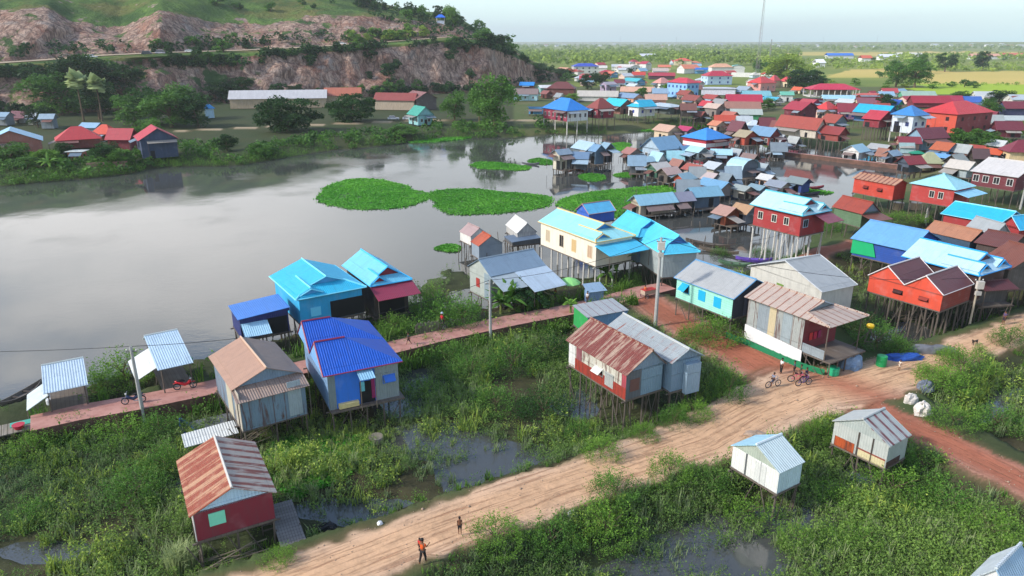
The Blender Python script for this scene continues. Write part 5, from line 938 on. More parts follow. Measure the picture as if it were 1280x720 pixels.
fill = [
 ('low rust roof shed left of the wide dark brown hall roof', 676, 690, 118, 123, '#8a5048', 'brown', 0), ('grey shed between the aqua walled house and the brown hall', 693, 706, 122, 127, '#8f9494', 'pale', 0),
 ('pale orange roofed strip house left of the long white building', 695, 716, 87, 92, '#d99a78', 'peach', 0), ('red low roof in front of the long white building', 724, 742, 95, 99, '#b5463e', 'white', 0), ('orange flat roofed little house behind the lilac wall', 757, 772, 92, 97, '#dc7a50', 'sky', 0),
 ('small red roof right below the big white hall', 790, 806, 94, 98, '#c9483c', 'white', 0), ('maroon low roof left of the bright teal long roof', 768, 780, 104, 109, '#7b3a44', 'pale', 0), ('white walled box house above the peach roof', 783, 800, 108, 113, '#c9d3d6', 'white', 0),
 ('sky blue low roof right of the peach roof', 803, 818, 116, 121, '#43b4d9', 'sky', 0), ('peach walled long house directly over the grey pavilion', 806, 832, 125, 132, '#c9a08c', 'peach', 1.5), ('blue grey small roof in front of the two storey light blue house', 815, 834, 117, 123, '#8fa9c0', 'pale', 0),
 ('brown roofed veranda right of the light blue two storey house', 860, 876, 112, 121, '#7f5a50', 'olive', 0), ('crimson small roof left of the cupola building', 862, 880, 105, 109, '#b8404a', 'pale', 0), ('white low wall house above the long crimson roof', 815, 835, 89, 93, '#c4b4a8', 'white', 0),
 ('salmon roof small house left of the cream house', 822, 838, 84, 88, '#dc7d60', 'cream', 0), ('grey blue shed right of the cupola building', 920, 940, 113, 119, '#93a3b0', 'lgrey', 0), ('teal long roof above the crimson long roof', 925, 962, 120, 126, '#7fb8c0', 'sky', 0),
 ('rust roof row left of the cupola building', 846, 866, 119, 125, '#95493c', 'tan', 2), ('brick red lean-to row under the cupola building', 878, 900, 124, 130, '#a3453c', 'tan', 2), ('grey lean-to in the middle of the crowded red roofs', 890, 910, 130, 137, '#9a9a98', 'dwood', 2.5),
 ('dark brown stilt shack over the left end of the green mat', 850, 868, 138, 146, '#7a4f46', 'dwood', 3), ('rust red stilt shack over the green mat', 866, 882, 146, 153, '#8f4a3c', 'dwood', 2.5), ('salmon roofed shack right of the pale tan roof shack', 902, 922, 146, 152, '#b56a5a', 'tan', 1.5),
 ('white roofed small hut between green walled house and maroon roof', 920, 938, 155, 161, '#bcc4c8', 'white', 1), ('dark maroon shed right of the tent like roof', 948, 966, 158, 166, '#6f3038', 'dkred', 1.5), ('brown roof shed behind the blue grey roofed red tin house', 958, 975, 160, 167, '#7d4a42', 'tan', 1.5),
 ('cyan small roof house left of the dark red gabled house', 952, 976, 126, 132, '#4fb3cf', 'white', 0), ('orange little roof right of the pointed red pavilion', 990, 1004, 113, 117, '#d9623c', 'cream', 0), ('magenta walled low house under the flat cyan roof', 1000, 1022, 129, 135, '#b54a50', 'magenta', .5),
 ('pale roof low house below the long pale blue roof', 1045, 1072, 129, 135, '#c4c9c6', 'cream', 0), ('grey roof low house right of the pale roof low house', 1068, 1092, 130, 136, '#8c5560', 'cream', 0), ('dark grey gable between the pink house and the turquoise roof', 1062, 1082, 138, 145, '#5c4a58', 'dgrey', .5),
 ('navy and green low roof left of the tall white house', 1108, 1126, 131, 137, '#2458ae', 'green', .5), ('red roof stub right of the big field tree base', 1100, 1120, 116, 121, '#b5484a', 'pale', 0), ('violet blue low roof below the white grey roof among trees', 1200, 1224, 128, 133, '#3f6ab8', 'pale', 0),
 ('crimson lean-to beside the dark red long roof', 1180, 1200, 127, 133, '#a8324a', 'pale', 0), ('pale lean-to left of the cream sheds at the causeway end', 1122, 1138, 193, 200, '#9ab5b5', 'tan', .8), ('rust brown hut between white shack and small red fronted shack', 1096, 1108, 200, 205, '#8f5f4c', 'tan', .4),
 ('grey tin hut right of the small bright blue walled hut', 1192, 1210, 193, 201, '#a3a8a6', 'grey', .6), ('white tin hut behind the two small orange roofs', 1232, 1254, 186, 192, '#c4c8c4', 'pale', .5), ('dark brown hut left of the cream yellow house', 1212, 1230, 201, 208, '#5c4444', 'dwood', .4),
 ('blue grey hut left of the large pale house', 786, 804, 208, 217, '#7f9db3', 'dgrey', .8), ('white fronted hut below the large pale house', 812, 830, 203, 211, '#9fc6d0', 'white', .8), ('teal based hut right below the large pale house', 834, 852, 203, 210, '#8fc4cf', 'teal', .6),
 ('dark tin hut between grey stilt hut and dark red shack', 880, 892, 198, 207, '#76828c', 'dwood', 1), ('brown hut behind the rounded tarpaulin roof', 926, 946, 203, 211, '#86706a', 'dwood', 1.4), ('weathered hut right of the dark red shack', 912, 926, 198, 206, '#9aa4a8', 'dkred', 1),
 ('rust hut left of the small rusty roof hut', 838, 854, 211, 218, '#9a6a5c', 'dwood', .8), ('grey hut below the small rusty roof hut', 862, 878, 225, 233, '#8d9598', 'dwood', .8), ('dark hut right of the pale pink roofed hut', 898, 914, 229, 238, '#76848c', 'dwood', .8),
 ('blue walled hut beneath the pale tarpaulin hut', 906, 922, 226, 234, '#8fa5b3', 'tarp', .8), ('tin hut right of the rounded tarpaulin hut', 944, 958, 214, 224, '#9ba7ab', 'grey', .8), ('long dark shed behind the second water hut', 846, 870, 245, 252, '#7d8a92', 'dwood', .7),
 ('red walled hut behind the dark maroon shed at the inlet', 962, 980, 178, 186, '#a3a9ac', 'dkred', 1.2), ('slate roof hut at the left end of the red causeway', 962, 980, 190, 198, '#7f8c95', 'dgrey', .6), ('pale tin hut under the long stilt house near the causeway', 984, 998, 182, 188, '#a9aca8', 'dwood', .5),
 ('maroon roofed barn right of the largest brick house', 1226, 1244, 146, 153, '#7c2f3a', 'dkred', .5), ('grey barn in front of the dark maroon long building', 1232, 1250, 155, 160, '#a9b0ae', 'dgrey', .4), ('rust shed behind the tall white house', 1090, 1110, 138, 143, '#a34a40', 'tan', .5),
]
for L_, u0, u1, ve, vb, rc_, wc_, st_ in fill:
    hz_ = hash_ = (u0*7+vb*13) % 5
    far.append((L_, u0, u1, ve, vb, 'gable', rc_, wc_, dict(rise=1.5+.25*hz_, stilt=max(.3, st_), yaw=-20 if hz_ < 3 else -5, asp=.7, axis='x', rust=.08*hz_, wk=('plank', 'tin', 'plaster')[hz_ % 3], wn=W1 if hz_ == 2 else None)))
for L_, u0, u1, ve, vb, rf, rc_, wc_, kw in far:
    kw = dict(kw); pm = kw.pop('pm', None) or kw.pop('pmw', None); sp_ = kw.pop('special', None); sx = kw.pop('sx', None); band = kw.pop('band', None)
    if pm: kw['pm'] = whitepost; kw['pr'] = .2
    if sx: kw['st'] = (sx, 4)
    if kw.get('yaw', -25) <= -14:
        kw['yaw'] = 32
        if kw.get('axis') == 'x' or kw.get('asp', .75) < .7:
            kw['asp'] = 1/kw.get('asp', .8); kw['axis'] = 'y'
        if sx: kw['st'] = (4, sx)
        sd_ = (u0+u1)/2
    wk = kw.get('wk', 'plank')
    if sp_: wc_ = dict(F=wallm('#d9ddd8', 'plaster', .1), L=wallm('#8c2b44', 'plaster', .1), R=wallm('#a3d8e6', 'plaster', .1))
    if L_.startswith('largest brick'): wc_ = dict(F=wallm('#8f3a3c', 'plank', .1), L=wallm('#cf523c', 'plank', .1))
    r_ = Fh(L_, u0, u1, ve, vb, rf, rc_, wc_, **kw)
    if band:
        for sd in ('wall',):
            b = [c for c in r_.children if c.name.startswith('wall')][0]; xs = [v.co for v in b.data.vertices]
            x0, x1 = min(v.x for v in xs), max(v.x for v in xs); y0, y1 = min(v.y for v in xs), max(v.y for v in xs); zt = max(v.z for v in xs)
            MB().box(x0-.05, x1+.05, y0-.05, y1+.05, zt-2.3, zt-1.3).build('band', plain('#dcdfe2', .6, .1), r_)
def patch(pref, side, a0, a1, f0, f1, mat, name='wall_panel', off=.035):
    r = [o for o in COL.objects if o.parent is None and o.get('label', '').startswith(pref)][0]
    vs_ = [v.co for c in r.children if c.name.startswith('wall') and 'panel' not in c.name for v in c.data.vertices]
    x0, x1, y0, y1, z0, z1 = [f(getattr(v, k) for v in vs_) for k in 'xyz' for f in (min, max)]; zz = (z0+(z1-z0)*f0, z0+(z1-z0)*f1)
    if side == 'F': xa, xb = x0+(x1-x0)*a0, x0+(x1-x0)*a1; MB().box(xa, xb, y0-off, y0-.003, *zz).build(name, mat, r)
    else: ya, yb = y1-(y1-y0)*a0, y1-(y1-y0)*a1; MB().box(x0-off, x0-.003, min(ya, yb), max(ya, yb), *zz).build(name, mat, r)
patch('long tin house', 'L', .12, 1, 0, .42, wallm('#9c3a2e', 'rusty')); patch('long tin house', 'L', 0, .12, .1, 1, wallm('white', 'tin')); patch('long tin house', 'L', .14, .24, .42, 1, wallm('#8e4a52', 'board')); patch('long tin house', 'L', .93, 1.0, .42, 1, wallm('#a8404c', 'board')); patch('long tin house', 'F', 0, .4, .0, 1, wallm('#5f6468', 'board')); patch('long tin house', 'L', .66, .8, .12, .62, wallm('#a9aca8', 'tin'), 'door', .06)
patch('deep blue twin', 'F', .66, 1, 0, 1, wallm('#8f9b9c', 'tin')); patch('deep blue twin', 'F', 0, .1, 0, 1, wallm('#7f8c90', 'tin')); patch('deep blue twin', 'F', .12, .4, .02, .14, plain('#d9c68c', .7, .4), 'planter', .35); patch('deep blue twin', 'F', .60, .65, .1, .7, plain('#8f2a5c', .8, .3), 'curtain', .06); patch('deep blue twin', 'F', .44, .5, .35, .6, plain('#6fc0c9', .8, .4), 'basket', .14)
patch('patched tin cabin', 'L', .05, .42, .0, .42, wallm('#b5542c', 'rusty')); patch('patched tin cabin', 'L', .5, .98, .0, .3, wallm('#d2c49a', 'tin')); patch('patched tin cabin', 'L', .46, .98, .30, .36, plain('#8a4a3c')); patch('patched tin cabin', 'F', .0, .7, .0, .26, plain('#4a3432')); patch('patched tin cabin', 'L', .46, .49, 0, 1, dwood); patch('patched tin cabin', 'L', .72, .745, 0, 1, dwood)
patch('small dark red house', 'L', .1, 1, 0, .95, wallm('#b9b4ae', 'tin')); patch('small dark red house', 'L', .93, 1.0, .0, 1, plain('#d9d4d0', .8, .2), 'curtain', .06)
patch('bright orange walled', 'L', .0, 1, .93, 1.0, wallm('#a5402c', 'plank')); patch('mint green', 'F', .3, .36, 0, 1, wallm('#55596a', 'board')); patch('tan gable roof', 'F', .72, .93, .05, 1, wallm('#a9b6bc', 'tin')); patch('tan gable roof', 'L', .5, .7, 0, 1, wallm('#c9bfa8', 'tin')); patch('tan gable roof', 'L', .8, 1, .0, 1, wallm('#b9b0a0', 'tin'))
patch('long grey tin roof', 'F', .42, .9, -.12, .85, tin('#93aabb', .05), 'leaning_sheet', .45); patch('wide grey corrugated', 'L', .7, 1, 0, 1, wallm('#8fa0a8', 'tin')); patch('white tin cabin', 'L', .30, .33, 0, 1, plain('#55585a')); patch('white tin cabin', 'L', .62, .64, 0, 1, plain('#a9aaa8'))
patch('big grey house', 'L', .2, .4, .1, 1, wallm('#8f9aa0', 'tin')); patch('big grey house', 'L', .4, .52, .1, 1, wallm('#c9bb98', 'tin')); patch('big grey house', 'L', .64, .8, .1, 1, wallm('#98a5a9', 'tin'))
for i in range(46):
    u = rnd.uniform(690, 1000) if i < 34 else rnd.uniform(1000, 1290); v = rnd.uniform(80, 108) if i < 34 else rnd.uniform(118, 134); w_ = rnd.uniform(9, 20)
    Fh('small pale walled house packed among the far village roofs', u, u+w_, v-rnd.uniform(3, 5), v, rnd.choice(['gable', 'gable', 'hip']), rnd.choice(['#c9483c', '#d97a58', '#c8ccd0', '#b5303f', '#8fb5cc', '#d9d4c8', '#9c5a4c']), rnd.choice(['white', 'white', 'cream', '#c9dbe6', '#e0c2b4']), rise=rnd.uniform(1.6, 2.6), stilt=.3, yaw=rnd.choice([32, -6, 10]), asp=rnd.uniform(.6, .9), wk='plaster', rust=.05, aw=[], name='village_house', group='small houses packed in the far village')
# columned pavilion
p = P(1038, 120, .3); pv = thing('pavilion', 'red hip roofed open pavilion with white columns in front of the dark tree', 'pavilion', (p.x, p.y, 0), math.radians(-5))
k = p.y/F; W_ = 56*k; D_ = W_*.5; hh = 9*k
MB().box(-W_/2, W_/2, -D_/2, D_/2, 0, .6).build('floor', plain('#c9c9c4'), pv)
m = MB()
for s_ in roof_planes('hip', W_/2, D_/2, 4.2)[0] if False else []: pass
sl, _, rg = roof_planes('hip', D_/2+.6, W_/2+.6, 10*k*.62)
for s_ in sl: m.slab([(b, -a, z+hh) for a, b, z in s_], .1)
m.build('roof', tin('#c9304a'), pv)
for i in range(9):
    for y in (-1, 1): rod('column', pv, (-W_/2+W_*i/8, y*D_/2, .5), (-W_/2+W_*i/8, y*D_/2, hh), .28, whitepost)
MB().box(-W_*.3, W_*.3, -D_*.2, D_*.2, .6, hh-.5).build('wall', plain('#8a8478'), pv)
# long white compound wall and shore garden wall
def wallseg(label, a, b, z0, z1, th, mat, name='garden_wall'):
    a, b = Vector(a), Vector(b); d = b-a; o = MB().box(0, d.xy.length, -th/2, th/2, 0, z1-z0).build(name, mat, None, (a.x, a.y, z0), math.atan2(d.y, d.x)); tag(o, label, 'wall'); return o
a, b = P(914, 96, 0), P(950, 97, 0); wallseg('long white compound wall below the teal arched hall', a, b, 0, 3.6, .4, wallm('white', 'plaster'))
a, b = P(110, 217, WZ), P(161, 214, WZ); wallseg('low pinkish brick wall along the left waterline', a, b, WZ-.6, z_at(a.x, a.y, 204), .4, wallm('#a3796c', 'plaster'))
# ================================================================ PLANTS
def leafcloud(pts, size, tint, seed, flat=.0, aspect=.6):
    """one small quad per point; pts (n,3)"""
    r = np.random.RandomState(seed); n = len(pts)
    a = r.normal(size=(n, 3)); a /= np.linalg.norm(a, axis=1, keepdims=True)
    b = r.normal(size=(n, 3)); b[:, 2] *= (1-flat); b -= (a*b).sum(1, keepdims=True)*a; b /= np.linalg.norm(b, axis=1, keepdims=True)
    if flat > 0: a[:, 2] *= (1-flat); a /= np.linalg.norm(a, axis=1, keepdims=True)
    s = (size*(.6+.8*r.rand(n)))[:, None] if np.isscalar(size) else size[:, None]
    a = a*s*.5; b = b*s*.5*aspect
    V = np.stack([pts-a, pts+b, pts+a, pts-b], 1).reshape(-1, 3)
    return V, np.arange(4*n).reshape(n, 4), np.repeat(tint, 4)
def crown_mesh(name, mat, n, rx, rz, cz, leaf, k, seed, clump=.34, low=-.3, hollow=.75):
    r = np.random.RandomState(seed); C = []
    while len(C) < k:
        p = r.normal(size=3); p /= np.linalg.norm(p); p *= r.uniform(.42, .9)
        if p[2] > low: C.append(p)
    C = np.array(C); cr = clump*(.7+.6*r.rand(k)); which = r.randint(0, k, n)
    d = r.normal(size=(n, 3)); d /= np.linalg.norm(d, axis=1, keepdims=True); d[:, 2] = np.where(d[:, 2] < -.3, -d[:, 2]*.6, d[:, 2])
    rad = hollow+(1-hollow)*r.rand(n)**.5
    p = C[which]+d*(cr[which]*rad*(.75+.4*r.rand(n)))[:, None]
    p = p*np.array([rx, rx, rz]); p[:, 2] += cz
    ct = r.rand(k); t = np.clip(.25+.45*ct[which]+.35*(r.rand(n)-.35), 0, 1)
    V, Fq, T_ = leafcloud(p, leaf, t, seed+1, .25)
    me = arr_mesh(name, V, Fq, mat, T_); return me, C*np.array([rx, rx, rz])+np.array([0, 0, cz])
barkm = plain('#6b5a48', .9, .5, 3)
def trunk_mesh(name, h, r, tips, seed=0, wob=.15):
    m = MB(); rr = random.Random(seed); top = Vector((rr.uniform(-wob, wob), rr.uniform(-wob, wob), h))
    m.path([(0, 0, -.5), (0, 0, .1), Vector((rr.uniform(-wob, wob)*.5, 0, h*.5)), top], [r*1.5, r*1.15, r*.85, r*.7], 7)
    for c in tips:
        c = Vector(c); mid = top.lerp(c, .5)+Vector((0, 0, .15*h)); m.path([top-Vector((0, 0, h*.08)), mid, c], [r*.55, r*.35, r*.12], 5)
    return m.mesh(name, barkm)
GREEN = {'mid': leafm('leaf_mid', '#345828', '#6f9f3e'), 'dark': leafm('leaf_dark', '#1d3618', '#3f6a2c'), 'bright': leafm('leaf_bright', '#3f6a2a', '#86b040'),
         'yellow': leafm('leaf_yellow', '#6a8a34', '#b9cc5c'), 'marsh': leafm('leaf_marsh', '#46683c', '#9cbd58', .45), 'pale': leafm('leaf_pale', '#6e8860', '#b8c486', .4), 'hya': leafm('leaf_hyacinth', '#3f8a28', '#76bd3f', .25, .6)}
def tmpl(kind, seed):
    r = np.random.RandomState(seed)
    if kind == 'reed':
        n = 16; b = r.normal(size=(n, 2))*.16; h = r.uniform(.4, 1.0, n); ang = r.rand(n)*6.28; ln = r.uniform(.1, .45, n); w = .035
        V = []
        for i in range(n):
            dx, dy = math.cos(ang[i]), math.sin(ang[i]); sx_, sy_ = -dy*w, dx*w; x, y = b[i]
            m_ = np.array([x+dx*ln[i]*.35, y+dy*ln[i]*.35, h[i]*.65]); t_ = np.array([x+dx*ln[i], y+dy*ln[i], h[i]])
            V.append([[x-sx_, y-sy_, 0], [x+sx_, y+sy_, 0], [m_[0]+sx_*.8, m_[1]+sy_*.8, m_[2]], [m_[0]-sx_*.8, m_[1]-sy_*.8, m_[2]]])
            V.append([[m_[0]-sx_*.8, m_[1]-sy_*.8, m_[2]], [m_[0]+sx_*.8, m_[1]+sy_*.8, m_[2]], [t_[0]+sx_*.2, t_[1], t_[2]], [t_[0]-sx_*.2, t_[1], t_[2]]])
        V = np.array(V).reshape(-1, 3); t = np.clip(.3+.5*V[:, 2]+.2*r.rand(len(V)), 0, 1); return V, t
    n = 46; k = 6; st = r.normal(size=(k, 2))*.28; tp = st+r.normal(size=(k, 2))*.2; hh = r.uniform(.55, 1.25, k)
    w = r.randint(0, k, n); f = r.rand(n)**.7
    p = np.zeros((n, 3)); p[:, :2] = st[w]*(1-f[:, None])+tp[w]*f[:, None]+r.normal(size=(n, 2))*.09; p[:, 2] = hh[w]*f+.05
    V, _, t = leafcloud(p, .125, np.clip(.1+.75*f+.3*(r.rand(n)-.5), 0, 1), seed, .35, .55); return V, t
TP = {}
def tree_proto(kind, col, var=0):
    k = (kind, col, var)
    if k in TP: return TP[k]
    sd = abs(hash(kind) % 97) if False else (len(kind)*13+len(col)*7+var*31)
    m = GREEN[col]
    if kind == 'umbrella': me, C = crown_mesh('crown', m, 9000, 8.5, 4.9, 4.3, .62, 54, sd, .25, -.8); tr = trunk_mesh('trunk', 2.4, .42, C[:8], sd)
    elif kind == 'round': me, C = crown_mesh('crown', m, 4800, 4.6, 4.9, 5.2, .48, 30, sd, .32, -.9); tr = trunk_mesh('trunk', 3.4, .28, C[:7], sd)
    elif kind == 'tall': me, C = crown_mesh('crown', m, 6500, 5.6, 7.6, 7.8, .58, 44, sd, .28, -.95); tr = trunk_mesh('trunk', 4.5, .4, C[:8], sd)
    elif kind == 'small': me, C = crown_mesh('crown', m, 620, 2.3, 2.3, 2.1, .62, 12, sd, .42, -.9); tr = trunk_mesh('trunk', 1.4, .14, C[:4], sd)
    elif kind == 'shrub':
        r = random.Random(sd); Vs, Ts = [], []
        for i in range(104):
            a, d = r.uniform(0, 6.28), 1.35*math.sqrt(r.random())*(1 if i < 90 else 1.15); hh = (1-(d/1.6)**2)*r.uniform(.35, 1.25); V, t_ = tmpl('leaf', 100+r.randrange(14)); c, s_ = math.cos(a*3), math.sin(a*3); k2 = .62
            lift = max(0, hh*1.15-.35); X = V[:, 0]*c-V[:, 1]*s_; Y = V[:, 0]*s_+V[:, 1]*c; dx, dy = math.cos(a)*d, math.sin(a)*d; sh_ = V[:, 2]*.25*d
            Vs.append(np.stack([X*k2+dx+math.cos(a)*sh_, Y*k2+dy+math.sin(a)*sh_, V[:, 2]*(.55+.35*hh)+lift], 1)); Ts.append(np.clip(t_*.75+.35*r.random()+.12*hh-.1, 0, 1))
        V = np.concatenate(Vs); me = arr_mesh('foliage', V, np.arange(len(V)).reshape(-1, 4), m, np.concatenate(Ts)); C = np.array([[math.cos(i)*.7, math.sin(i)*.7, 1.0+.1*i] for i in range(7)])
        tr = trunk_mesh('stem', .5, .05, C[:7], sd)
    TP[k] = (me, tr, kind); return TP[k]
HT = {'umbrella': 9.8, 'round': 10.4, 'tall': 15.7, 'small': 4.6, 'shrub': 2.0}
WD = {'umbrella': 17, 'round': 9.2, 'tall': 11.2, 'small': 4.6, 'shrub': 3.0}
def tree(loc, h, w, kind, col, label, group=None, name=None, cat='tree', var=None):
    var = rnd.randrange(3) if var is None else var
    me, tr, _ = tree_proto(kind, col, var)
    t = thing(name or ('shrub' if kind == 'shrub' else 'tree'), label, cat if kind != 'shrub' else 'shrub', loc, rnd.uniform(0, 6.28), group)
    t.scale = (w/WD[kind], w/WD[kind], h/HT[kind])
    child('foliage' if kind == 'shrub' else 'crown', me, t); child('stem' if kind == 'shrub' else 'trunk', tr, t); return t
def tree_px(u, vb, vt, wpx, kind, col, label, group=None, **k):
    p = hit(u, vb); dist = p.y*CP+(CH-p.z)*SP; h = max(.5, z_at(p.x, p.y, vt)-p.z); w = wpx*dist/F; p.y += w*.15; p.z = gha(p.x, p.y)-.1 if p.y < 420 else p.z
    return tree(p, h, w, kind, col, label, group, **k)
# --- trees one can tell apart
for a in [
 (357, 166, 117, 84, 'umbrella', 'dark', 'wide umbrella crowned tree in front of the long warehouse on the far shore'),
 (438, 153, 114, 66, 'umbrella', 'dark', 'second umbrella crowned tree, right end of the long warehouse'),
 (568, 151, 112, 36, 'round', 'mid', 'round bright tree between the teal roadside house and the tall dense tree'),
 (618, 160, 91, 62, 'tall', 'mid', 'tallest dense tree at the lake corner below the cliff'),
 (599, 155, 112, 34, 'round', 'mid', 'leafy tree touching the left side of the tallest dense tree'),
 (565, 33, 6, 22, 'round', 'bright', 'lone tree standing up against the sky on the hill top'),
 (367, 122, 108, 24, 'round', 'dark', 'small dark crown showing over the long warehouse roof'),
 (210, 160, 112, 70, 'round', 'mid', 'large round tree above the crimson roofs on the left shore'),
 (165, 158, 118, 60, 'round', 'mid', 'broad green tree left of the large round shore tree'),
 (245, 160, 120, 50, 'round', 'dark', 'dark tree behind the little light blue kiosk'),
 (190, 155, 104, 50, 'round', 'dark', 'dark tree rising behind the large round shore tree'),
 (70, 145, 90, 80, 'round', 'mid', 'big green tree at the foot of the rock face, far left'),
 (100, 128, 72, 70, 'round', 'dark', 'dark tree below the mountain road, above the sugar palms'),
 (45, 160, 128, 30, 'round', 'dark', 'small dark tree behind the maroon roofed shack'),
 (120, 150, 100, 60, 'round', 'dark', 'dark round tree behind the two sugar palms'), (60, 118, 84, 60, 'round', 'dark', 'dark tree under the left part of the mountain road'), (150, 120, 80, 70, 'round', 'dark', 'dark tree under the mountain road left of the gully'), (225, 150, 104, 60, 'round', 'mid', 'green tree behind the large round shore tree on the kiosk side'), (185, 178, 150, 40, 'round', 'mid', 'leafy tree directly behind the crimson roofs'), (300, 122, 100, 40, 'round', 'dark', 'dark tree rising behind the left end of the long warehouse'), (275, 128, 104, 44, 'round', 'dark', 'dark tree on the slope above the little kiosk'),
 (10, 205, 178, 60, 'round', 'mid', 'leafy shrub tree at the left edge waterline'),
 (80, 202, 178, 30, 'round', 'dark', 'dark round tree before the red hip roof'),
 (130, 205, 176, 40, 'round', 'dark', 'dark tree beside the peach block'),
 (152, 207, 186, 36, 'round', 'mid', 'green tree between the pinkish wall and the dark blue shore house'),
 (60, 208, 186, 36, 'round', 'bright', 'light green banana like thicket left of the peach block'),
 (30, 212, 196, 40, 'round', 'mid', 'green shrubbery hanging over the left waterline'),
 (282, 190, 168, 34, 'round', 'dark', 'dark bush on the bank under the shore road'),
 (322, 196, 180, 30, 'round', 'mid', 'round green bush at the waterline below the umbrella tree'),
 (500, 172, 158, 44, 'round', 'mid', 'green bush below the teal roadside house'),
 (735, 112, 92, 24, 'round', 'dark', 'dark tree left of the long low warehouse roof'),
 (752, 108, 88, 26, 'round', 'dark', 'dark tree in front of the long white building'),
 (715, 128, 116, 22, 'round', 'bright', 'bright round tree above the blue and red house'),
 (700, 100, 84, 40, 'round', 'dark', 'dark tree mass where the cliff runs out'),
 (672, 98, 78, 30, 'round', 'dark', 'dark tree on the last slope of the cliff'),
 (985, 104, 64, 62, 'tall', 'yellow', 'large yellow green tree below the lattice mast'),
 (1010, 112, 84, 56, 'umbrella', 'dark', 'broad dark tree left of the columned pavilion'),
 (968, 98, 72, 34, 'round', 'mid', 'green tree left of the large yellow green tree'),
 (1122, 109, 74, 34, 'tall', 'mid', 'left half of the big field tree standing alone by the golden field'),
 (1146, 110, 72, 40, 'tall', 'mid', 'right half of the big field tree standing alone by the golden field'),
 (1105, 139, 117, 28, 'round', 'dark', 'dark round tree between orange block and tall white house'),
 (962, 137, 122, 24, 'round', 'mid', 'green tree left of the dark red gabled house'),
 (1213, 193, 157, 58, 'umbrella', 'mid', 'large spreading tree right of the largest brick red house'),
 (1245, 190, 164, 40, 'round', 'mid', 'green tree under the half hidden maroon house'),
 (1240, 147, 122, 28, 'round', 'mid', 'green palm like tree right of the scarlet roof'),
 (1252, 128, 111, 34, 'round', 'dark', 'dark tree behind the pale grey roofs at the right edge'),
 (1205, 128, 113, 26, 'round', 'mid', 'green tree right of the dark red long roof'),
 (1275, 172, 150, 26, 'round', 'bright', 'bright green tree at the right edge'),
 (1230, 88, 64, 26, 'round', 'dark', 'dark tree in the far hedge line'),
 (1183, 90, 64, 26, 'round', 'dark', 'dark tree at the left end of the far hedge line'),
 (1150, 92, 66, 20, 'round', 'mid', 'green tree behind the big field tree'),
 (948, 92, 74, 14, 'round', 'mid', 'small tree at the foot of the lattice mast'),
 (895, 76, 62, 10, 'round', 'dark', 'slim taller tree in the woodland edge'),
 ]: tree_px(*a)
# --- trees on the hill
k_ = 0
def hillset(n, fu, fv, hh, cols_, label, group):
    for _ in range(n):
        u = fu(); v = fv(u); p = hit(u, v)
        if p is None or p.y > 760: continue
        h = hh*rnd.uniform(.6, 1.4); tree((p.x, p.y, p.z-.5), h, h*rnd.uniform(.9, 1.5), 'small', rnd.choice(cols_), label, group)
hillset(50, lambda: rnd.uniform(-60, 690), lambda u: itp(EDGE, u)+(rnd.uniform(5, 16) if u < 330 else rnd.uniform(0, 6)), 5, ['dark', 'dark', 'mid'], 'dark tree growing along the top edge of the rock cliff under the mountain road', 'trees along the cliff edge')
hillset(26, lambda: rnd.uniform(425, 535), lambda u: itp(ROAD, u)-rnd.uniform(1, 9), 5.5, ['yellow', 'bright', 'bright'], 'yellow green tree lining the mountain road below the hill top', 'roadside trees on the hill')
hillset(40, lambda: rnd.uniform(440, 640), lambda u: itp(SKY, u)+rnd.uniform(1, 16), 8, ['dark', 'dark', 'mid'], 'dark tree on the wooded crest of the hill', 'trees on the hill crest')
hillset(14, lambda: rnd.uniform(150, 330), lambda u: itp(ROAD, u)-rnd.uniform(-4, 12), 5, ['dark', 'mid'], 'dark tree beside the mountain road where the cars drive', 'trees by the cars')
hillset(12, lambda: rnd.choice([rnd.uniform(330, 420), rnd.uniform(455, 520), rnd.uniform(140, 240), rnd.uniform(560, 610)]), lambda u: rnd.uniform(itp(EDGE, u)+6, itp(FOOT, u)-2), 6, ['dark'], 'dark tree clinging to a gully in the quarried cliff', 'trees in the cliff gullies')
hillset(30, lambda: rnd.uniform(90, 690), lambda u: itp(FOOT, u)+rnd.uniform(-4, 2), 6, ['dark', 'mid'], 'tree at the foot of the cliff behind the shore buildings', 'trees at the cliff foot')
hillset(6, lambda: rnd.uniform(240, 440), lambda u: rnd.uniform(4, 40), 5, ['dark', 'mid'], 'scattered tree high on the grassy hillside', 'trees high on the hillside')
sp_, hs_, zz_ = [], [], []
for _ in range(1500):
    u = rnd.uniform(-150, 690); r_ = rnd.random()
    v = itp(EDGE, u)+(rnd.uniform(4, 14) if u < 330 else rnd.uniform(-1, 5)) if r_ < .4 else (itp(ROAD, u)-rnd.uniform(2, 14) if r_ < .55 else (itp(FOOT, u)+rnd.uniform(-3, 2) if r_ < .75 else rnd.uniform(itp(SKY, u)+1, itp(SKY, u)+22)))
    if r_ > .75 and u < 330 and rnd.random() < .8: continue
    if v < 0 or vnoise(u, v, 26, 5)+.25*(r_ > .4 and r_ < .75) < .42: continue
    p = hit(u, v)
    if p: sp_.append((p.x, p.y)); hs_.append(rnd.uniform(2.2, 4.6)); zz_.append(p.z)
hill_scrub = (sp_, hs_, zz_)
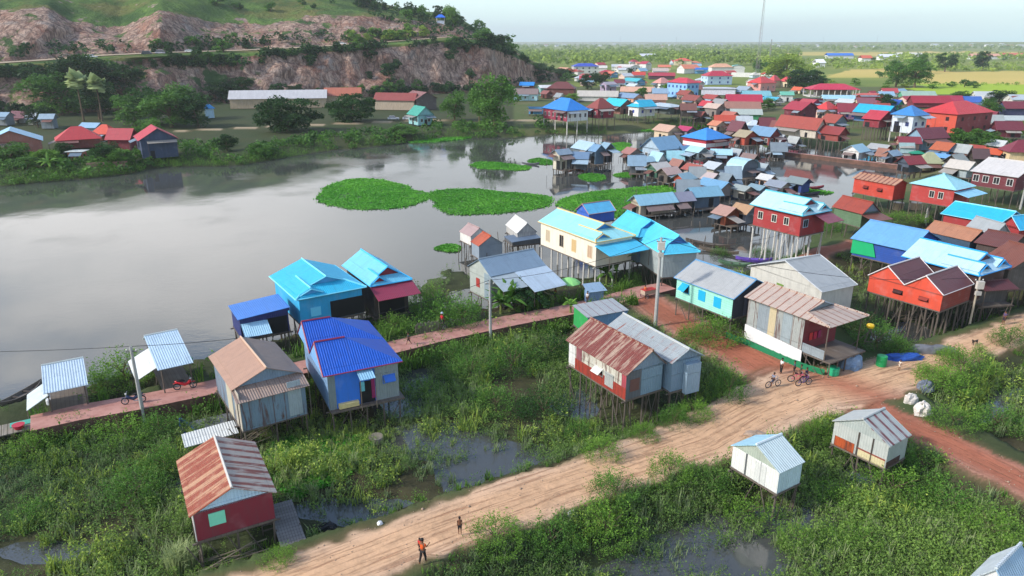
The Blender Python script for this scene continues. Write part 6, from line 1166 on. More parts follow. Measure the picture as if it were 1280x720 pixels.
# --- town trees
for _ in range(26):
    u = rnd.uniform(690, 1280); v = rnd.uniform(74, 128) if u < 1000 else rnd.uniform(76, 92)
    p = P(u, v, 0); h = rnd.uniform(5, 8.5)
    if 1100 < u and v > 90: continue
    tree(p, h, h*rnd.uniform(.9, 1.3), 'small', rnd.choice(['mid', 'dark', 'bright', 'yellow']), 'tree standing among the far village roofs', 'trees among the village roofs')
for _ in range(12):
    u = rnd.uniform(1000, 1230); v = rnd.uniform(96, 112) if u < 1100 else rnd.uniform(108, 113); p = P(u, v, 0); h = rnd.uniform(3, 5)
    tree(p, h, h*1.6, 'small', rnd.choice(['bright', 'yellow', 'mid']), 'low light green bush at the near border of the field', 'bushes at the field border')
# --- far woodland, read as one mass
def mass(name, spots, hs, mat, q_=26, lf=.42, zs=None):
    VV_, TT = [], []
    r = np.random.RandomState(77); n = len(spots); base = []
    for (x, y), h in zip(spots, hs):
        d = r.normal(size=(q_, 3)); d /= np.linalg.norm(d, axis=1, keepdims=True); d[:, 2] = abs(d[:, 2])
        p = d*np.array([h*.55, h*.55, h*.62])*(.8+.3*r.rand(q_, 1)); p[:, 2] += h*.35; p += np.array([x, y, 0 if zs is None else zs[len(base)]]); base.append(p); TT.append(np.clip(np.full(q_, r.rand())*.7+.3*r.rand(q_), 0, 1))
    p = np.concatenate(base); t_ = np.concatenate(TT); sz = np.repeat(np.array(hs)*lf, q_)*(.7+.6*r.rand(len(p)))
    V, Fq, T_ = leafcloud(p, sz, t_, 5, .3, .8); o = bpy.data.objects.new(name, arr_mesh(name, V, Fq, mat, T_)); COL.objects.link(o); return o
o = mass('hill_scrub', hill_scrub[0], hill_scrub[1], GREEN['dark'], 22, .36, hill_scrub[2]); tag(o, 'dark scrub covering the ledges and gullies of the hill', 'scrub', kind='stuff')
sp_, hs_ = [], []
for _ in range(2600):
    v = 56.5+27*rnd.random()**1.6*.98; u = rnd.uniform(560, 1000 if v > 64 else 1500)
    if v > 76 and rnd.random() < .5: continue
    p = P(u, v, 0); sp_.append((p.x, p.y)); hs_.append(rnd.uniform(7, 12)*(1.0 if p.y < 2500 else 1.3))
o = mass('woodland', sp_, hs_, GREEN['yellow']); tag(o, 'flat belt of light green woodland stretching to the horizon', 'woodland', kind='stuff')
sp_, hs_ = [], []
for _ in range(1500):
    r_ = rnd.random()
    if r_ < .28: u, v, h = rnd.uniform(1160, 1500), rnd.uniform(79, 90), rnd.uniform(2.5, 4)
    elif r_ < .5: u, v, h = rnd.uniform(1100, 1500), rnd.uniform(70.5, 76), rnd.uniform(6, 10)
    elif r_ < .66: u, v, h = rnd.uniform(1000, 1200), rnd.uniform(74, 88), rnd.uniform(3, 6)
    elif r_ < .78: u, v, h = rnd.uniform(1165, 1500), rnd.uniform(105.5, 107.5), rnd.uniform(1.0, 2.0)
    else: u, v, h = rnd.uniform(820, 1500), rnd.uniform(55, 61), rnd.uniform(10, 16)
    p = P(u, v, 0); sp_.append((p.x, p.y)); hs_.append(h)
o = mass('field_hedges', sp_, hs_, GREEN['yellow'], 22); tag(o, 'light green hedges and scrub between the golden fields', 'hedges', kind='stuff')
# --- marsh plants in the foreground, nobody could count them
TPL = {k: [tmpl(k, 10+i) for i in range(6)] for k in ('reed', 'leaf')}
def scatter(name, kinds, spots, mat, label, cat, tvar=None):
    """spots: x, y, z, scale, tint shift"""
    Vs, Ts = [], []
    for i, (x, y, z, s, dt) in enumerate(spots):
        V, t = TPL[kinds[i % len(kinds)]][rnd.randrange(6)]; a = rnd.random()*6.28; c, s_ = math.cos(a)*s, math.sin(a)*s
        W_ = np.empty_like(V); W_[:, 0] = V[:, 0]*c-V[:, 1]*s_+x; W_[:, 1] = V[:, 0]*s_+V[:, 1]*c+y; W_[:, 2] = V[:, 2]*s*rnd.uniform(.8, 1.25)+z; Vs.append(W_); Ts.append(np.clip(t*.8+dt, 0, 1))
    V = np.concatenate(Vs); T_ = np.concatenate(Ts); o = bpy.data.objects.new(name, arr_mesh(name, V, np.arange(len(V)).reshape(-1, 4), mat, T_)); COL.objects.link(o); return tag(o, label, cat, kind='stuff')
FOOTP = []   # house footprints (centre, radius) thin out the plants under the houses
for o in list(COL.objects):
    if o.parent is None and o.get('category') in ('house', 'cabin', 'shed'):
        r_ = [c for c in o.children if c.name.startswith(('wall', 'floor'))]
        if r_ and o.location.y < 130: FOOTP.append((o.location.x, o.location.y, max(r_[0].dimensions.x, r_[0].dimensions.y)*.42))
def spots_in(poly_px, n, dens=lambda x, y: 1, smin=.7, smax=1.5, zlo=WZ-.22, zhi=-.2, wet=.25):
    w = pw(poly_px); xs = [p[0] for p in w]; ys = [p[1] for p in w]; x0, x1, y0, y1 = max(min(xs), -75), min(max(xs), 90), min(ys), max(ys)
    X = nr.uniform(x0, x1, n*8); Y = nr.uniform(max(y0, 21), y1, n*8)
    f = Y*CP-(WZ-CH)*SP; U = 640+F*X/f; V = 360-F*(Y*SP+(WZ-CH)*CP)/f
    ok = inside(U, V, poly_px) & (U > -80) & (U < 1360) & (V < 800); X, Y = X[ok], Y[ok]; out = []
    D = fbm(X, Y, 7, 4, 41); D2 = fbm(X, Y, 18, 3, 47)
    for x, y, d, d2 in zip(X, Y, D, D2):
        if len(out) >= n: break
        if d < .33+.25*rnd.random(): continue
        if any((x-a)**2+(y-b)**2 < (c*.8)**2 for a, b, c in FOOTP) and rnd.random() < .88: continue
        z = gh(x, y)
        if z > zhi or (z < zlo and rnd.random() > wet): continue
        out.append((x, y, max(z, WZ-.25), rnd.uniform(smin, smax)*(.5+.55*d2)*(.6 if any((x-a-.6)**2+(y-b+c*.9)**2 < (c*1.5)**2 for a, b, c in FOOTP) else 1), (d2-.45)*1.1))
    return out
s1 = spots_in(MARSH[0], 7600, smax=1.5); s2 = spots_in(MARSH[1], 6000, smax=1.5); s3 = spots_in(MARSH[2], 2200); s4 = spots_in(MARSH[3], 420); s5 = spots_in(MARSH[4], 1500, wet=.02)
al = s1+s2+s3+s4+s5; rnd.shuffle(al)
scatter('marsh_shrubs', ['leaf'], al[:int(len(al)*.72)], GREEN['marsh'], 'tangled green marsh scrub filling the wet ground between the roads', 'marsh plants')
tl = [(x, y, z, s*1.25, dt+.1) for x, y, z, s, dt in al if vnoise(x, y, 5, 51) > .62]
scatter('tall_marsh_herbs', ['leaf', 'reed'], tl[::4], GREEN['yellow'], 'taller yellow green herbs standing out of the marsh in loose clumps', 'marsh plants')
scatter('marsh_reeds', ['reed'], al[int(len(al)*.72):], GREEN['pale'], 'thin pale reeds and grass standing in the marsh water', 'reeds')
# grass along road edges and the lake banks
eg = []
for line, ws in [SAND]+REDR:
    w = pw(line, 0)
    for i in range(len(w)-1):
        L_ = math.hypot(w[i+1][0]-w[i][0], w[i+1][1]-w[i][1])
        for _ in range(int(L_*11)):
            t_ = rnd.random(); x = w[i][0]*(1-t_)+w[i+1][0]*t_; y = w[i][1]*(1-t_)+w[i+1][1]*t_; nx, ny = -(w[i+1][1]-w[i][1])/L_, (w[i+1][0]-w[i][0])/L_
            s_ = rnd.choice((-1, 1)); k2 = (ws[i]+rnd.uniform(.3, 3.4 if s_ > 0 else 2.4))*s_; x += nx*k2; y += ny*k2; z = gh(x, y)
            if -1.7 < z < -.12 and vnoise(x, y, 3.5, 3) > .35 and y < 110: eg.append((x, y, z, rnd.uniform(.35, .8), rnd.uniform(-.1, .3)))
pth = pw([(806, 363), (760, 376), (700, 389), (640, 400), (560, 417), (490, 434), (400, 454), (320, 471), (250, 487), (170, 503), (100, 515), (38, 529)], .1)
for i in range(len(pth)-1):
    L_ = math.hypot(pth[i+1][0]-pth[i][0], pth[i+1][1]-pth[i][1]); nx, ny = -(pth[i+1][1]-pth[i][1])/L_, (pth[i+1][0]-pth[i][0])/L_
    for _ in range(int(L_*9)):
        t_ = rnd.random(); s_ = rnd.choice((-1, 1, 1)); k2 = s_*rnd.uniform(1.65, 2.6); x = pth[i][0]*(1-t_)+pth[i+1][0]*t_+nx*k2; y = pth[i][1]*(1-t_)+pth[i+1][1]*t_+ny*k2
        if vnoise(x, y, 4, 9) > .3 and not any((x-a)**2+(y-b)**2 < (c*.9)**2 for a, b, c in FOOTP): eg.append((x, y, max(gh(x, y), -1.5), rnd.uniform(1.0, 1.8), rnd.uniform(-.2, .2)))
sp_, hs_, zz_ = [], [], []
for _ in range(1500):
    u = rnd.uniform(-150, 700); lo_ = float(np.interp(u, [p[0] for p in LAKE[1:17]], [p[1] for p in LAKE[1:17]])); v = lo_-rnd.uniform(0, 26 if u < 300 else 17)**1.0
    if vnoise(u, v*3, 20, 12) < .46: continue
    p = P(u, v, -.5); z = gha(p.x, p.y)
    if z < WZ-.1 or z > 3: continue
    sp_.append((p.x, p.y)); hs_.append(rnd.uniform(1.0, 2.6)); zz_.append(z-.2)
o = mass('bank_scrub', sp_, hs_, GREEN['mid'], 26, .34, zz_); tag(o, 'low dark green scrub on the far bank between the shore road and the water', 'scrub', kind='stuff')
scatter('verge_plants', ['leaf', 'reed'], eg, GREEN['bright'], 'green weeds growing down the banks of the dirt roads', 'weeds')
# far bank grass fringe
fb = []
for u in np.arange(0, 960, .8):
    v0 = float(np.interp(u, [p[0] for p in LAKE[1:17]], [p[1] for p in LAKE[1:17]]))
    for _ in range(2):
        v = v0-rnd.uniform(-1.2, 5); p = P(u+rnd.uniform(-2, 2), v, WZ); z = gh(p.x, p.y); (vnoise(u, 3, 17, 4) > .35) and fb.append((p.x, p.y, max(z, WZ), rnd.uniform(.7, 1.6), rnd.uniform(-.4, .3)))
scatter('bank_grass', ['leaf'], fb, GREEN['bright'], 'light green grass fringe along the far lake bank', 'grass')
hyb = []
hp = [(335, 565), (350, 552), (400, 548), (450, 548), (468, 560), (455, 585), (430, 600), (400, 612), (375, 625), (350, 615), (338, 600)]
w = pw(hp); xs = [p[0] for p in w]; ys = [p[1] for p in w]
X = nr.uniform(min(xs), max(xs), 3000); Y = nr.uniform(min(ys), max(ys), 3000); ok = inside(X, Y, w); P3 = np.stack([X[ok], Y[ok], np.full(ok.sum(), WZ)+nr.rand(ok.sum())*.25+.05], 1)
P3 = np.repeat(P3, 5, 0)+nr.normal(size=(len(P3)*5, 3))*np.array([.14, .14, .09])
V, Fq, T_ = leafcloud(P3, .26, nr.rand(len(P3)), 9, .65, .8); o = bpy.data.objects.new('broad_leaved_bed', arr_mesh('broad_leaved_bed', V, Fq, GREEN['hya'], T_)); COL.objects.link(o)
tag(o, 'dense bed of glossy broad leaved water plants between the stilt houses and the marsh', 'water plants', kind='stuff')
# --- floating rafts of water hyacinth on the lake
def raft(px, label, n, seed, col='hya', hgt=.10, leaf=.31):
    n = int(n*2.4)
    w = pw(px, WZ); r = np.random.RandomState(seed); xs = [p[0] for p in w]; ys = [p[1] for p in w]; c = (sum(xs)/len(xs), sum(ys)/len(ys))
    # smooth outline
    pts = []
    m_ = len(w)
    for i in range(m_):
        p0, p1, p2, p3 = w[i-1], w[i], w[(i+1) % m_], w[(i+2) % m_]
        for t_ in (0, .25, .5, .75):
            f = lambda a, b, c_, d: .5*((2*b)+(-a+c_)*t_+(2*a-5*b+4*c_-d)*t_*t_+(-a+3*b-3*c_+d)*t_**3)
            x, y = f(p0[0], p1[0], p2[0], p3[0]), f(p0[1], p1[1], p2[1], p3[1]); j = 2.3*(fbm(np.array([x]), np.array([y]), 2.6, 4, seed)[0]-.5)*(1 if n > 4000 else .5); pts.append((x+j, y+j))
    X = r.uniform(min(xs)-1, max(xs)+1, n*4); Y = r.uniform(min(ys)-1, max(ys)+1, n*4); edge = inside(X, Y, [(c[0]+(x-c[0])*1.05, c[1]+(y-c[1])*1.07) for x, y in pts]) & (r.rand(len(X)) < .12); ok = (inside(X, Y, pts) & (fbm(X, Y, 1.6, 3, 71) > .27)) | edge; X, Y = X[ok][:n], Y[ok][:n]
    nn = len(X); P3 = np.stack([X-c[0], Y-c[1], .05+hgt*r.rand(nn)], 1)
    V, Fq, T_ = leafcloud(P3, leaf, np.clip(fbm(X, Y, 6, 3, 8)*.9+.25*(r.rand(nn)-.3), 0, 1), seed, .6, .8)
    t = thing('hyacinth_raft', label, 'floating plants', (c[0], c[1], WZ)); child('leaves', arr_mesh('leaves', V, Fq, GREEN[col], T_), t)
    MB().slab([(x-c[0], y-c[1], .06) for x, y in pts], .12).build('mat', plain('#3f6a28', .9, .4, 1.5), t); return t
raft([(398, 244), (408, 233), (440, 224), (470, 224), (500, 231), (532, 242), (534, 248), (515, 257), (470, 262), (425, 260), (402, 252)], 'large oval raft of bright green floating plants, leftmost on the lake', 9000, 1)
raft([(534, 246), (545, 239), (580, 236), (630, 240), (670, 244), (690, 249), (684, 258), (650, 264), (600, 268), (562, 268), (546, 257)], 'long raft of bright green floating plants touching the large oval one', 9000, 2)
raft([(697, 252), (712, 246), (740, 240), (780, 236), (820, 233), (850, 235), (848, 242), (820, 248), (790, 258), (770, 272), (745, 268), (715, 263), (700, 260)], 'wide raft of floating plants behind the big cream stilt house', 8000, 3)
raft([(590, 206), (605, 202), (640, 205), (662, 209), (655, 213), (620, 212), (600, 210)], 'slim curved raft of floating plants in the middle of the lake', 2500, 4)
raft([(660, 201), (672, 198), (690, 201), (688, 206), (670, 205)], 'small raft of floating plants just left of the island hut cluster', 1200, 5)
raft([(724, 219), (740, 217), (755, 219), (757, 224), (742, 227), (728, 224)], 'bright small raft of floating plants before the island hut cluster', 1200, 6)
raft([(757, 182), (775, 178), (788, 180), (785, 186), (770, 190), (760, 187)], 'green raft of floating plants behind the island hut cluster', 1200, 7)
raft([(768, 218), (782, 216), (795, 218), (790, 222), (772, 221)], 'thin raft of floating plants right of the island hut cluster', 700, 8)
raft([(545, 310), (560, 306), (577, 308), (575, 314), (558, 315)], 'little raft of floating plants left of the rust roof lake hut', 900, 9, leaf=.35)
raft([(765, 160), (800, 152), (860, 148), (890, 152), (880, 160), (840, 163), (790, 164)], 'lawn like green mat under the stilted village at the far bank', 4500, 10, leaf=.9)
raft([(1062, 186), (1070, 172), (1095, 170), (1120, 176), (1118, 184), (1090, 188)], 'green mat below the maroon gabled house on thin stilts', 2500, 11, leaf=.8)
raft([(510, 178), (560, 170), (600, 168), (580, 174), (540, 178)], 'bright green strip of floating plants at the far shore below the teal house', 1500, 12, leaf=.8)
raft([(985, 232), (1000, 236), (1040, 240), (1030, 243), (1000, 240)], 'faint tuft of floating plants in the open inlet', 300, 13, leaf=.5)
# --- individual shrubs near the camera
G1 = 'rounded shrubs in the lower left marsh'; G2 = 'shrubs in the lower right marsh'
for u, v, wpx, hpx, c_, lab in [
 (145, 486, 85, 50, 'bright', 'large bright shrub mass behind the path, between the two pale blue lakeside huts'), (120, 488, 45, 30, 'mid', 'lower left part of the bright shrub mass near the wooden boat'),
 (555, 405, 90, 62, 'mid', 'big leafy shrub hill between the dark red awning and the wide grey roof'), (530, 392, 50, 45, 'bright', 'bright shrub right against the dark red awning house'), (578, 412, 50, 40, 'mid', 'dark leafy shrub at the picket fence beside the path'),
 (490, 418, 40, 30, 'bright', 'light green garden shrub in front of the dark red awning'), (458, 410, 36, 26, 'mid', 'garden shrub before the bright cyan house porch'),
 (900, 432, 62, 40, 'bright', 'feathery lime green shrub below the mint green house'), (870, 428, 40, 28, 'bright', 'small lime shrub by the fence posts below the mint house'), (913, 503, 46, 58, 'mid', 'tall dark shrub where the red track meets the sandy road'),
 (1270, 436, 46, 32, 'mid', 'neat round shrub on the far side of the sandy road at the right edge'),
 (1104, 440, 60, 40, 'mid', 'dark thicket behind the big grey house platform'), (1085, 420, 50, 40, 'dark', 'dark shrub between the big grey house and the orange house'), (1128, 446, 40, 26, 'mid', 'green shrub at the end of the blue covered boat'),
 (805, 552, 36, 26, 'bright', 'bright shrub under the corner of the deep red tin roof house'), (845, 535, 40, 34, 'mid', 'shrub beside the stilts of the long grey tin roof house'), (870, 525, 44, 30, 'bright', 'lime shrub on the road bank below the leaning sheet'), (752, 578, 44, 42, 'bright', 'bright shrub on the edge of the marsh next to the sandy road'), (725, 560, 40, 44, 'mid', 'dark tall shrub left of the bright roadside shrub'),
 (345, 710, 42, 28, 'bright', 'small lime shrub at the foot of the plank walkway'),
 (80, 552, 70, 34, 'mid', 'green shrub under the concrete path near the wooden raft'), (140, 560, 80, 46, 'bright', 'wide green shrub against the side wall of the concrete path'), (195, 552, 60, 44, 'mid', 'leafy shrub directly below the leaning concrete pole'),
 (160, 640, 80, 60, 'mid', 'big dark green shrub left of the small dark red house'), (200, 600, 50, 60, 'mid', 'shrub touching the rust striped gable roof'), (30, 660, 60, 40, 'mid', 'shrub in the marsh at the left edge'), (30, 580, 60, 40, 'bright', 'light shrub in the marsh below the wooden raft'),
 (585, 480, 60, 44, 'mid', 'tall scrub below the straight concrete pole'), (640, 470, 70, 50, 'mid', 'dense scrub in the middle marsh, below the path bend'), (560, 460, 50, 34, 'mid', 'scrub on the marsh side of the path under the walking child'), (690, 455, 60, 46, 'dark', 'dark scrub left of the small striped tin shed'), (620, 520, 60, 44, 'mid', 'scrub clump in the centre of the marsh'), (680, 530, 70, 50, 'dark', 'dark scrub clump left of the tin house stilts'), (530, 500, 50, 30, 'bright', 'light scrub right of the deep blue roofed house'),
 (620, 700, 70, 48, 'bright', 'bright shrub at the near side of the sandy road below the walking figures'), (770, 640, 60, 46, 'mid', 'shrub at the near road edge opposite the tin house'), (760, 690, 80, 60, 'bright', 'large lime shrub in front of the open dark pond'), (690, 700, 70, 50, 'mid', 'shrub between the sandy road and the dark pond'), (840, 610, 60, 40, 'bright', 'lime shrub at the left of the white tin cabin'), (890, 625, 50, 36, 'mid', 'green shrub under the left stilts of the white tin cabin'), (940, 660, 80, 40, 'bright', 'leafy shrub below the white tin cabin'),
 (1020, 560, 36, 46, 'bright', 'upright lime shrub between the two tin cabins'), (1060, 640, 80, 40, 'bright', 'lime shrub mass below the patched tin cabin'), (1130, 640, 90, 46, 'bright', 'wide shrub mass right of the patched tin cabin'), (1200, 650, 90, 50, 'mid', 'shrub mass under the red side road'), (1250, 690, 80, 50, 'bright', 'shrub above the cut off white roof'), (1080, 700, 80, 40, 'bright', 'lime shrub at the bottom edge right of the pond'), (1160, 600, 60, 36, 'mid', 'shrub against the right stilts of the patched tin cabin'), (1000, 690, 50, 40, 'bright', 'slim lime shrub standing in the dark pond'),
 (1185, 500, 60, 46, 'bright', 'bright shrub right of the pale sacks'), (1210, 480, 60, 40, 'bright', 'bright shrub mass on the corner between the two roads'), (1200, 540, 60, 36, 'bright', 'shrub along the upper edge of the red side road'), (1255, 540, 60, 36, 'mid', 'shrub near the right edge above the red side road'), (1165, 475, 34, 26, 'bright', 'small shrub beside the grey tarpaulin heap'), (1230, 452, 26, 24, 'bright', 'thin light shrub alone by the sandy road'), (1190, 452, 30, 22, 'bright', 'low light shrub by the bend of the sandy road'),
 (900, 330, 26, 16, 'mid', 'shrub next to the moored boats'), (955, 330, 30, 16, 'mid', 'shrub behind the purple striped boat'), (1045, 290, 40, 22, 'mid', 'shrub at the porch of the red house on white stilts'), (1140, 280, 50, 14, 'bright', 'low green growth under the hip roofed red house'), (790, 360, 30, 24, 'mid', 'green shrub left of the tall concrete pole'),
 ]:
    p = hit(u, v); s_ = (p.y*CP+(CH-p.z)*SP)/F; w_ = wpx*s_*1.05; h_ = hpx*s_*.92; z = gh(p.x, p.y+w_*.3)
    p = Vector((p.x, p.y+w_*.25, 0)); tree((p.x, p.y, max(z, WZ-.3)-.1), h_, w_, 'shrub', c_, lab)
# --- palms, bananas, tall grass tuft
def frond_mesh(name, mat, n, ln, droop, wid, up, seed, h=0.0, seg=6, split=True):
    r = random.Random(seed); V, Fq, T_ = [], [], []
    for i in range(n):
        a = 2*math.pi*i/n+r.uniform(-.3, .3); el = r.uniform(*up); L_ = ln*r.uniform(.75, 1.1); pos = Vector((0, 0, h)); d = Vector((math.cos(a)*math.cos(el), math.sin(a)*math.cos(el), math.sin(el))); side = Vector((-math.sin(a), math.cos(a), 0)); tt = r.random()
        for j in range(seg):
            q0 = pos.copy(); d = (d+Vector((0, 0, -droop/seg))).normalized(); pos = pos+d*L_/seg; f0, f1 = j/seg, (j+1)/seg
            w0 = wid*math.sin(math.pi*min(.97, .12+f0*.85)); w1 = wid*math.sin(math.pi*min(.97, .12+f1*.85)); up_ = side.cross(d)*.0-Vector((0, 0, .35))
            for sg in (-1, 1):
                b = len(V); gap = .72 if split else 1
                V += [q0, q0.lerp(pos, gap), q0.lerp(pos, gap)+side*sg*w1+up_*w1+d*w1*.4, q0+side*sg*w0+up_*w0+d*w0*.4]; Fq.append((b, b+1, b+2, b+3)); T_ += [min(1, .2+tt*.6+.2*r.random())]*4
    return arr_mesh(name, np.array([tuple(v) for v in V]), np.array(Fq), mat, np.array(T_))
def palm(u, v, h, ln, label, kind='coconut', col='mid', n=16):
    p = hit(u, v); t = thing('palm_tree' if kind != 'banana' else 'banana_plant', label, 'palm' if kind != 'banana' else 'banana plant', (p.x, p.y, max(p.z, WZ)), rnd.uniform(0, 6))
    if kind == 'sugar':
        child('crown', frond_mesh('crown', GREEN['pale'], 34, ln, .6, ln*.5, (-.6, 1.4), int(u), h, 2, False), t); MB().path([(0, 0, -.3), (.15, 0, h*.5), (0, 0, h)], [.35, .25, .22], 8).build('trunk', barkm, t)
    elif kind == 'banana':
        child('crown', frond_mesh('crown', GREEN[col], n, ln, 1.3, .33, (.5, 1.35), int(u), h, 6, False), t); MB().path([(0, 0, -.3), (0, 0, h)], [.16, .1], 7).build('trunk', plain('#6f7d3c', .7, .4), t)
    else:
        child('crown', frond_mesh('crown', GREEN[col], n, ln, 1.5, .45, (-.1, 1.2), int(u), h), t); MB().path([(0, 0, -.3), (.2, .1, h*.5), (0, 0, h)], [.2, .14, .12], 7).build('trunk', barkm, t)
    return t
palm(105, 152, 15, 4.2, 'tall sugar palm with round grey green head on the left shore', 'sugar')
palm(128, 152, 13.5, 4.0, 'second sugar palm right of the tallest one on the left shore', 'sugar')
palm(770, 352, 2.2, 3.0, 'banana plant with torn leaves at the cream house corner', 'banana', 'bright', 14)
palm(758, 356, 1.6, 2.6, 'smaller banana plant left of the torn leaved one', 'banana', 'mid', 12)
palm(826, 345, 3.4, 3.0, 'green palm behind the tall concrete pole', 'coconut', 'mid', 16)
palm(655, 385, 2.0, 2.9, 'dark palm with drooping fronds before the wide grey roof', 'coconut', 'dark', 18)
palm(637, 389, 1.6, 2.4, 'banana plant just right of the straight concrete pole', 'banana', 'mid', 14)
palm(675, 381, 1.6, 2.7, 'small dark palm touching the stepped lean-to roofs', 'coconut', 'dark', 16)
palm(626, 392, 1.3, 2.2, 'leafy banana clump left of the palms by the path', 'banana', 'mid', 14)
palm(713, 396, 1.5, 1.1, 'little papaya like plant in front of the striped tin shed', 'banana', 'bright', 14)
palm(62, 212, 1.6, 3.2, 'bright banana plant on the left waterline', 'banana', 'bright', 14)
palm(40, 205, 1.6, 3.2, 'banana plant below the pale blue roofed brick house', 'banana', 'bright', 14)
palm(805, 424, .6, 1.6, 'banana like shoot at the red track beside the tin shed', 'banana', 'bright', 10)
p = hit(228, 712); t = thing('tall_grass_tuft', 'big fountain shaped tuft of pale tall grass before the small dark red house', 'grass tuft', (p.x, p.y, p.z))
V, T_ = [], []
for i in range(420):
    a = rnd.uniform(0, 6.28); r0 = rnd.uniform(0, .9); x, y = r0*math.cos(a), r0*math.sin(a)*.8; b = rnd.uniform(0, 6.28); ln = rnd.uniform(1.3, 2.2); lean = rnd.uniform(.2, .9); dx, dy = math.cos(b), math.sin(b); w_ = .025
    pr = [(x, y, 0), (x+dx*lean*.4, y+dy*lean*.4, ln*.65), (x+dx*lean*1.1, y+dy*lean*1.1, ln*.8)]
    for j in range(2):
        p0, p1 = pr[j], pr[j+1]; w1 = w_*(1-j*.4); V += [(p0[0]-dy*w1, p0[1]+dx*w1, p0[2]), (p0[0]+dy*w1, p0[1]-dx*w1, p0[2]), (p1[0]+dy*w1*.6, p1[1]-dx*w1*.6, p1[2]), (p1[0]-dy*w1*.6, p1[1]+dx*w1*.6, p1[2])]; T_ += [rnd.uniform(.3, 1)]*4
child('blades', arr_mesh('blades', np.array(V), np.arange(len(V)).reshape(-1, 4), GREEN['pale'], np.array(T_)), t)

# loose stones along the dirt roads
V, Fq = [], []
for line, ws in [SAND]+REDR[:2]:
    w = pw(line, 0)
    for i in range(len(w)-1):
        L_ = math.hypot(w[i+1][0]-w[i][0], w[i+1][1]-w[i][1])
        for _ in range(int(L_*9)):
            t_ = rnd.random(); nx, ny = -(w[i+1][1]-w[i][1])/L_, (w[i+1][0]-w[i][0])/L_; k2 = rnd.choice((-1, 1))*ws[i]*(1.05-.9*rnd.random()**2.2)
            x = w[i][0]*(1-t_)+w[i+1][0]*t_+nx*k2; y = w[i][1]*(1-t_)+w[i+1][1]*t_+ny*k2
            if y > 95: continue
            z = gh(x, y); s_ = rnd.uniform(.02, .07)*(2 if rnd.random() < .06 else 1); b = len(V); a = rnd.random()*3
            for k in range(4): V.append((x+math.cos(a+k*1.57)*s_*rnd.uniform(.7, 1.2), y+math.sin(a+k*1.57)*s_*rnd.uniform(.7, 1.2), z+s_*.15))
            V += [(x, y, z+s_*.9), (x, y, z-s_*.3)]
            for k in range(4): Fq += [(b+k, b+(k+1) % 4, b+4), (b+(k+1) % 4, b+k, b+5)]
o = bpy.data.objects.new('road_stones', arr_mesh('road_stones', np.array(V), np.array(Fq), plain('#a8917c', .95, .4, 9))); COL.objects.link(o); tag(o, 'small loose stones and clods scattered over the dirt roads', 'stones', kind='stuff')
# ================================================================ POLES, WIRES, MAST
conc = plain('#a9a8a4', .85, .25, 2)
def pole(u, vb, vt, r, label, utop=None, z0=None, box=False, mat=None, name='utility_pole', cat='utility pole'):
    p = P(u, vb, 0) if z0 is None else P(u, vb, z0); h = z_at(p.x, p.y, vt)-p.z
    t = thing(name, label, cat, p); m = MB(); m.tube((0, 0, -1.5), (0, 0, h), r*1.25, r*.8, 8); m.build('shaft', mat or conc, t)
    MB().box(-.45, .45, -.04, .04, h-.45, h-.36).build('crossarm', plain('#6b6b68'), t)
    for x in (-.38, 0, .38): MB().lathe([(.05, 0), (.07, .05), (.04, .12)], 6, (x, 0, h-.36)).build('insulator', plain('#d5d2c8'), t)
    if box: MB().box(-.35, .35, -.45, -.1, h-1.2, h-.4).build('meter_box', plain('#c4beb4'), t); MB().box(-.28, .28, -.4, -.1, h-1.9, h-1.5).build('meter_box', plain('#b5b0a8'), t)
    return Vector((p.x, p.y, p.z+h))
t1 = pole(178, 512, 433, .14, 'concrete pole at the path by the parked dark motorbike')
t2 = pole(613, 415, 350, .13, 'straight pale concrete pole at the path edge near the palms')
t3 = pole(819, 408, 297, .17, 'tall concrete pole with a meter box at the bend of the red track', box=True)
t4 = pole(1010, 312, 278, .17, 'white concrete pole in front of the red house on white stilts')
t5 = pole(1158, 272, 250, .17, 'white concrete pole below the hip roofed red house')
t6 = pole(1275, 262, 225, .17, 'white concrete pole at the right edge near the maroon house')
t7 = pole(1212, 405, 346, .1, 'slim leaning pole carrying meter boxes before the white roofed house', box=True, mat=plain('#b3a894'))
t8 = pole(1068, 128, 112, .25, 'white pole between the columned pavilion and the orange block')
t9 = pole(1130, 190, 165, .1, 'thin pole beside the tall white house')
t10 = pole(790, 330, 322, .1, 'short pole near the banana plants')
for i, (a, b, sag, lab) in enumerate([(Vector((-60, 48, 7)), t1, .5, 'black cable running from the left edge to the first concrete pole'), (t1, t2, 1.4, 'long sagging cable between the first and the straight concrete pole'), (t2, t3, .8, 'cable between the straight pole and the tall pole with a box'),
        (t3, t4, 1.6, 'cable from the tall pole back to the white pole by the red house'), (t3, t7, 1.8, 'cable crossing from the tall pole to the slim leaning pole')]):
    m = MB(); pts = [a.lerp(b, k/16)-Vector((0, 0, sag*4*(k/16)*(1-k/16))) for k in range(17)]; m.path(pts, .022, 4)
    m.build('power_cable', plain('#1d1d1f', .6, 0)); tag(bpy.data.objects[[o.name for o in COL.objects if o.name.startswith('power_cable')][-1]], lab, 'cable')
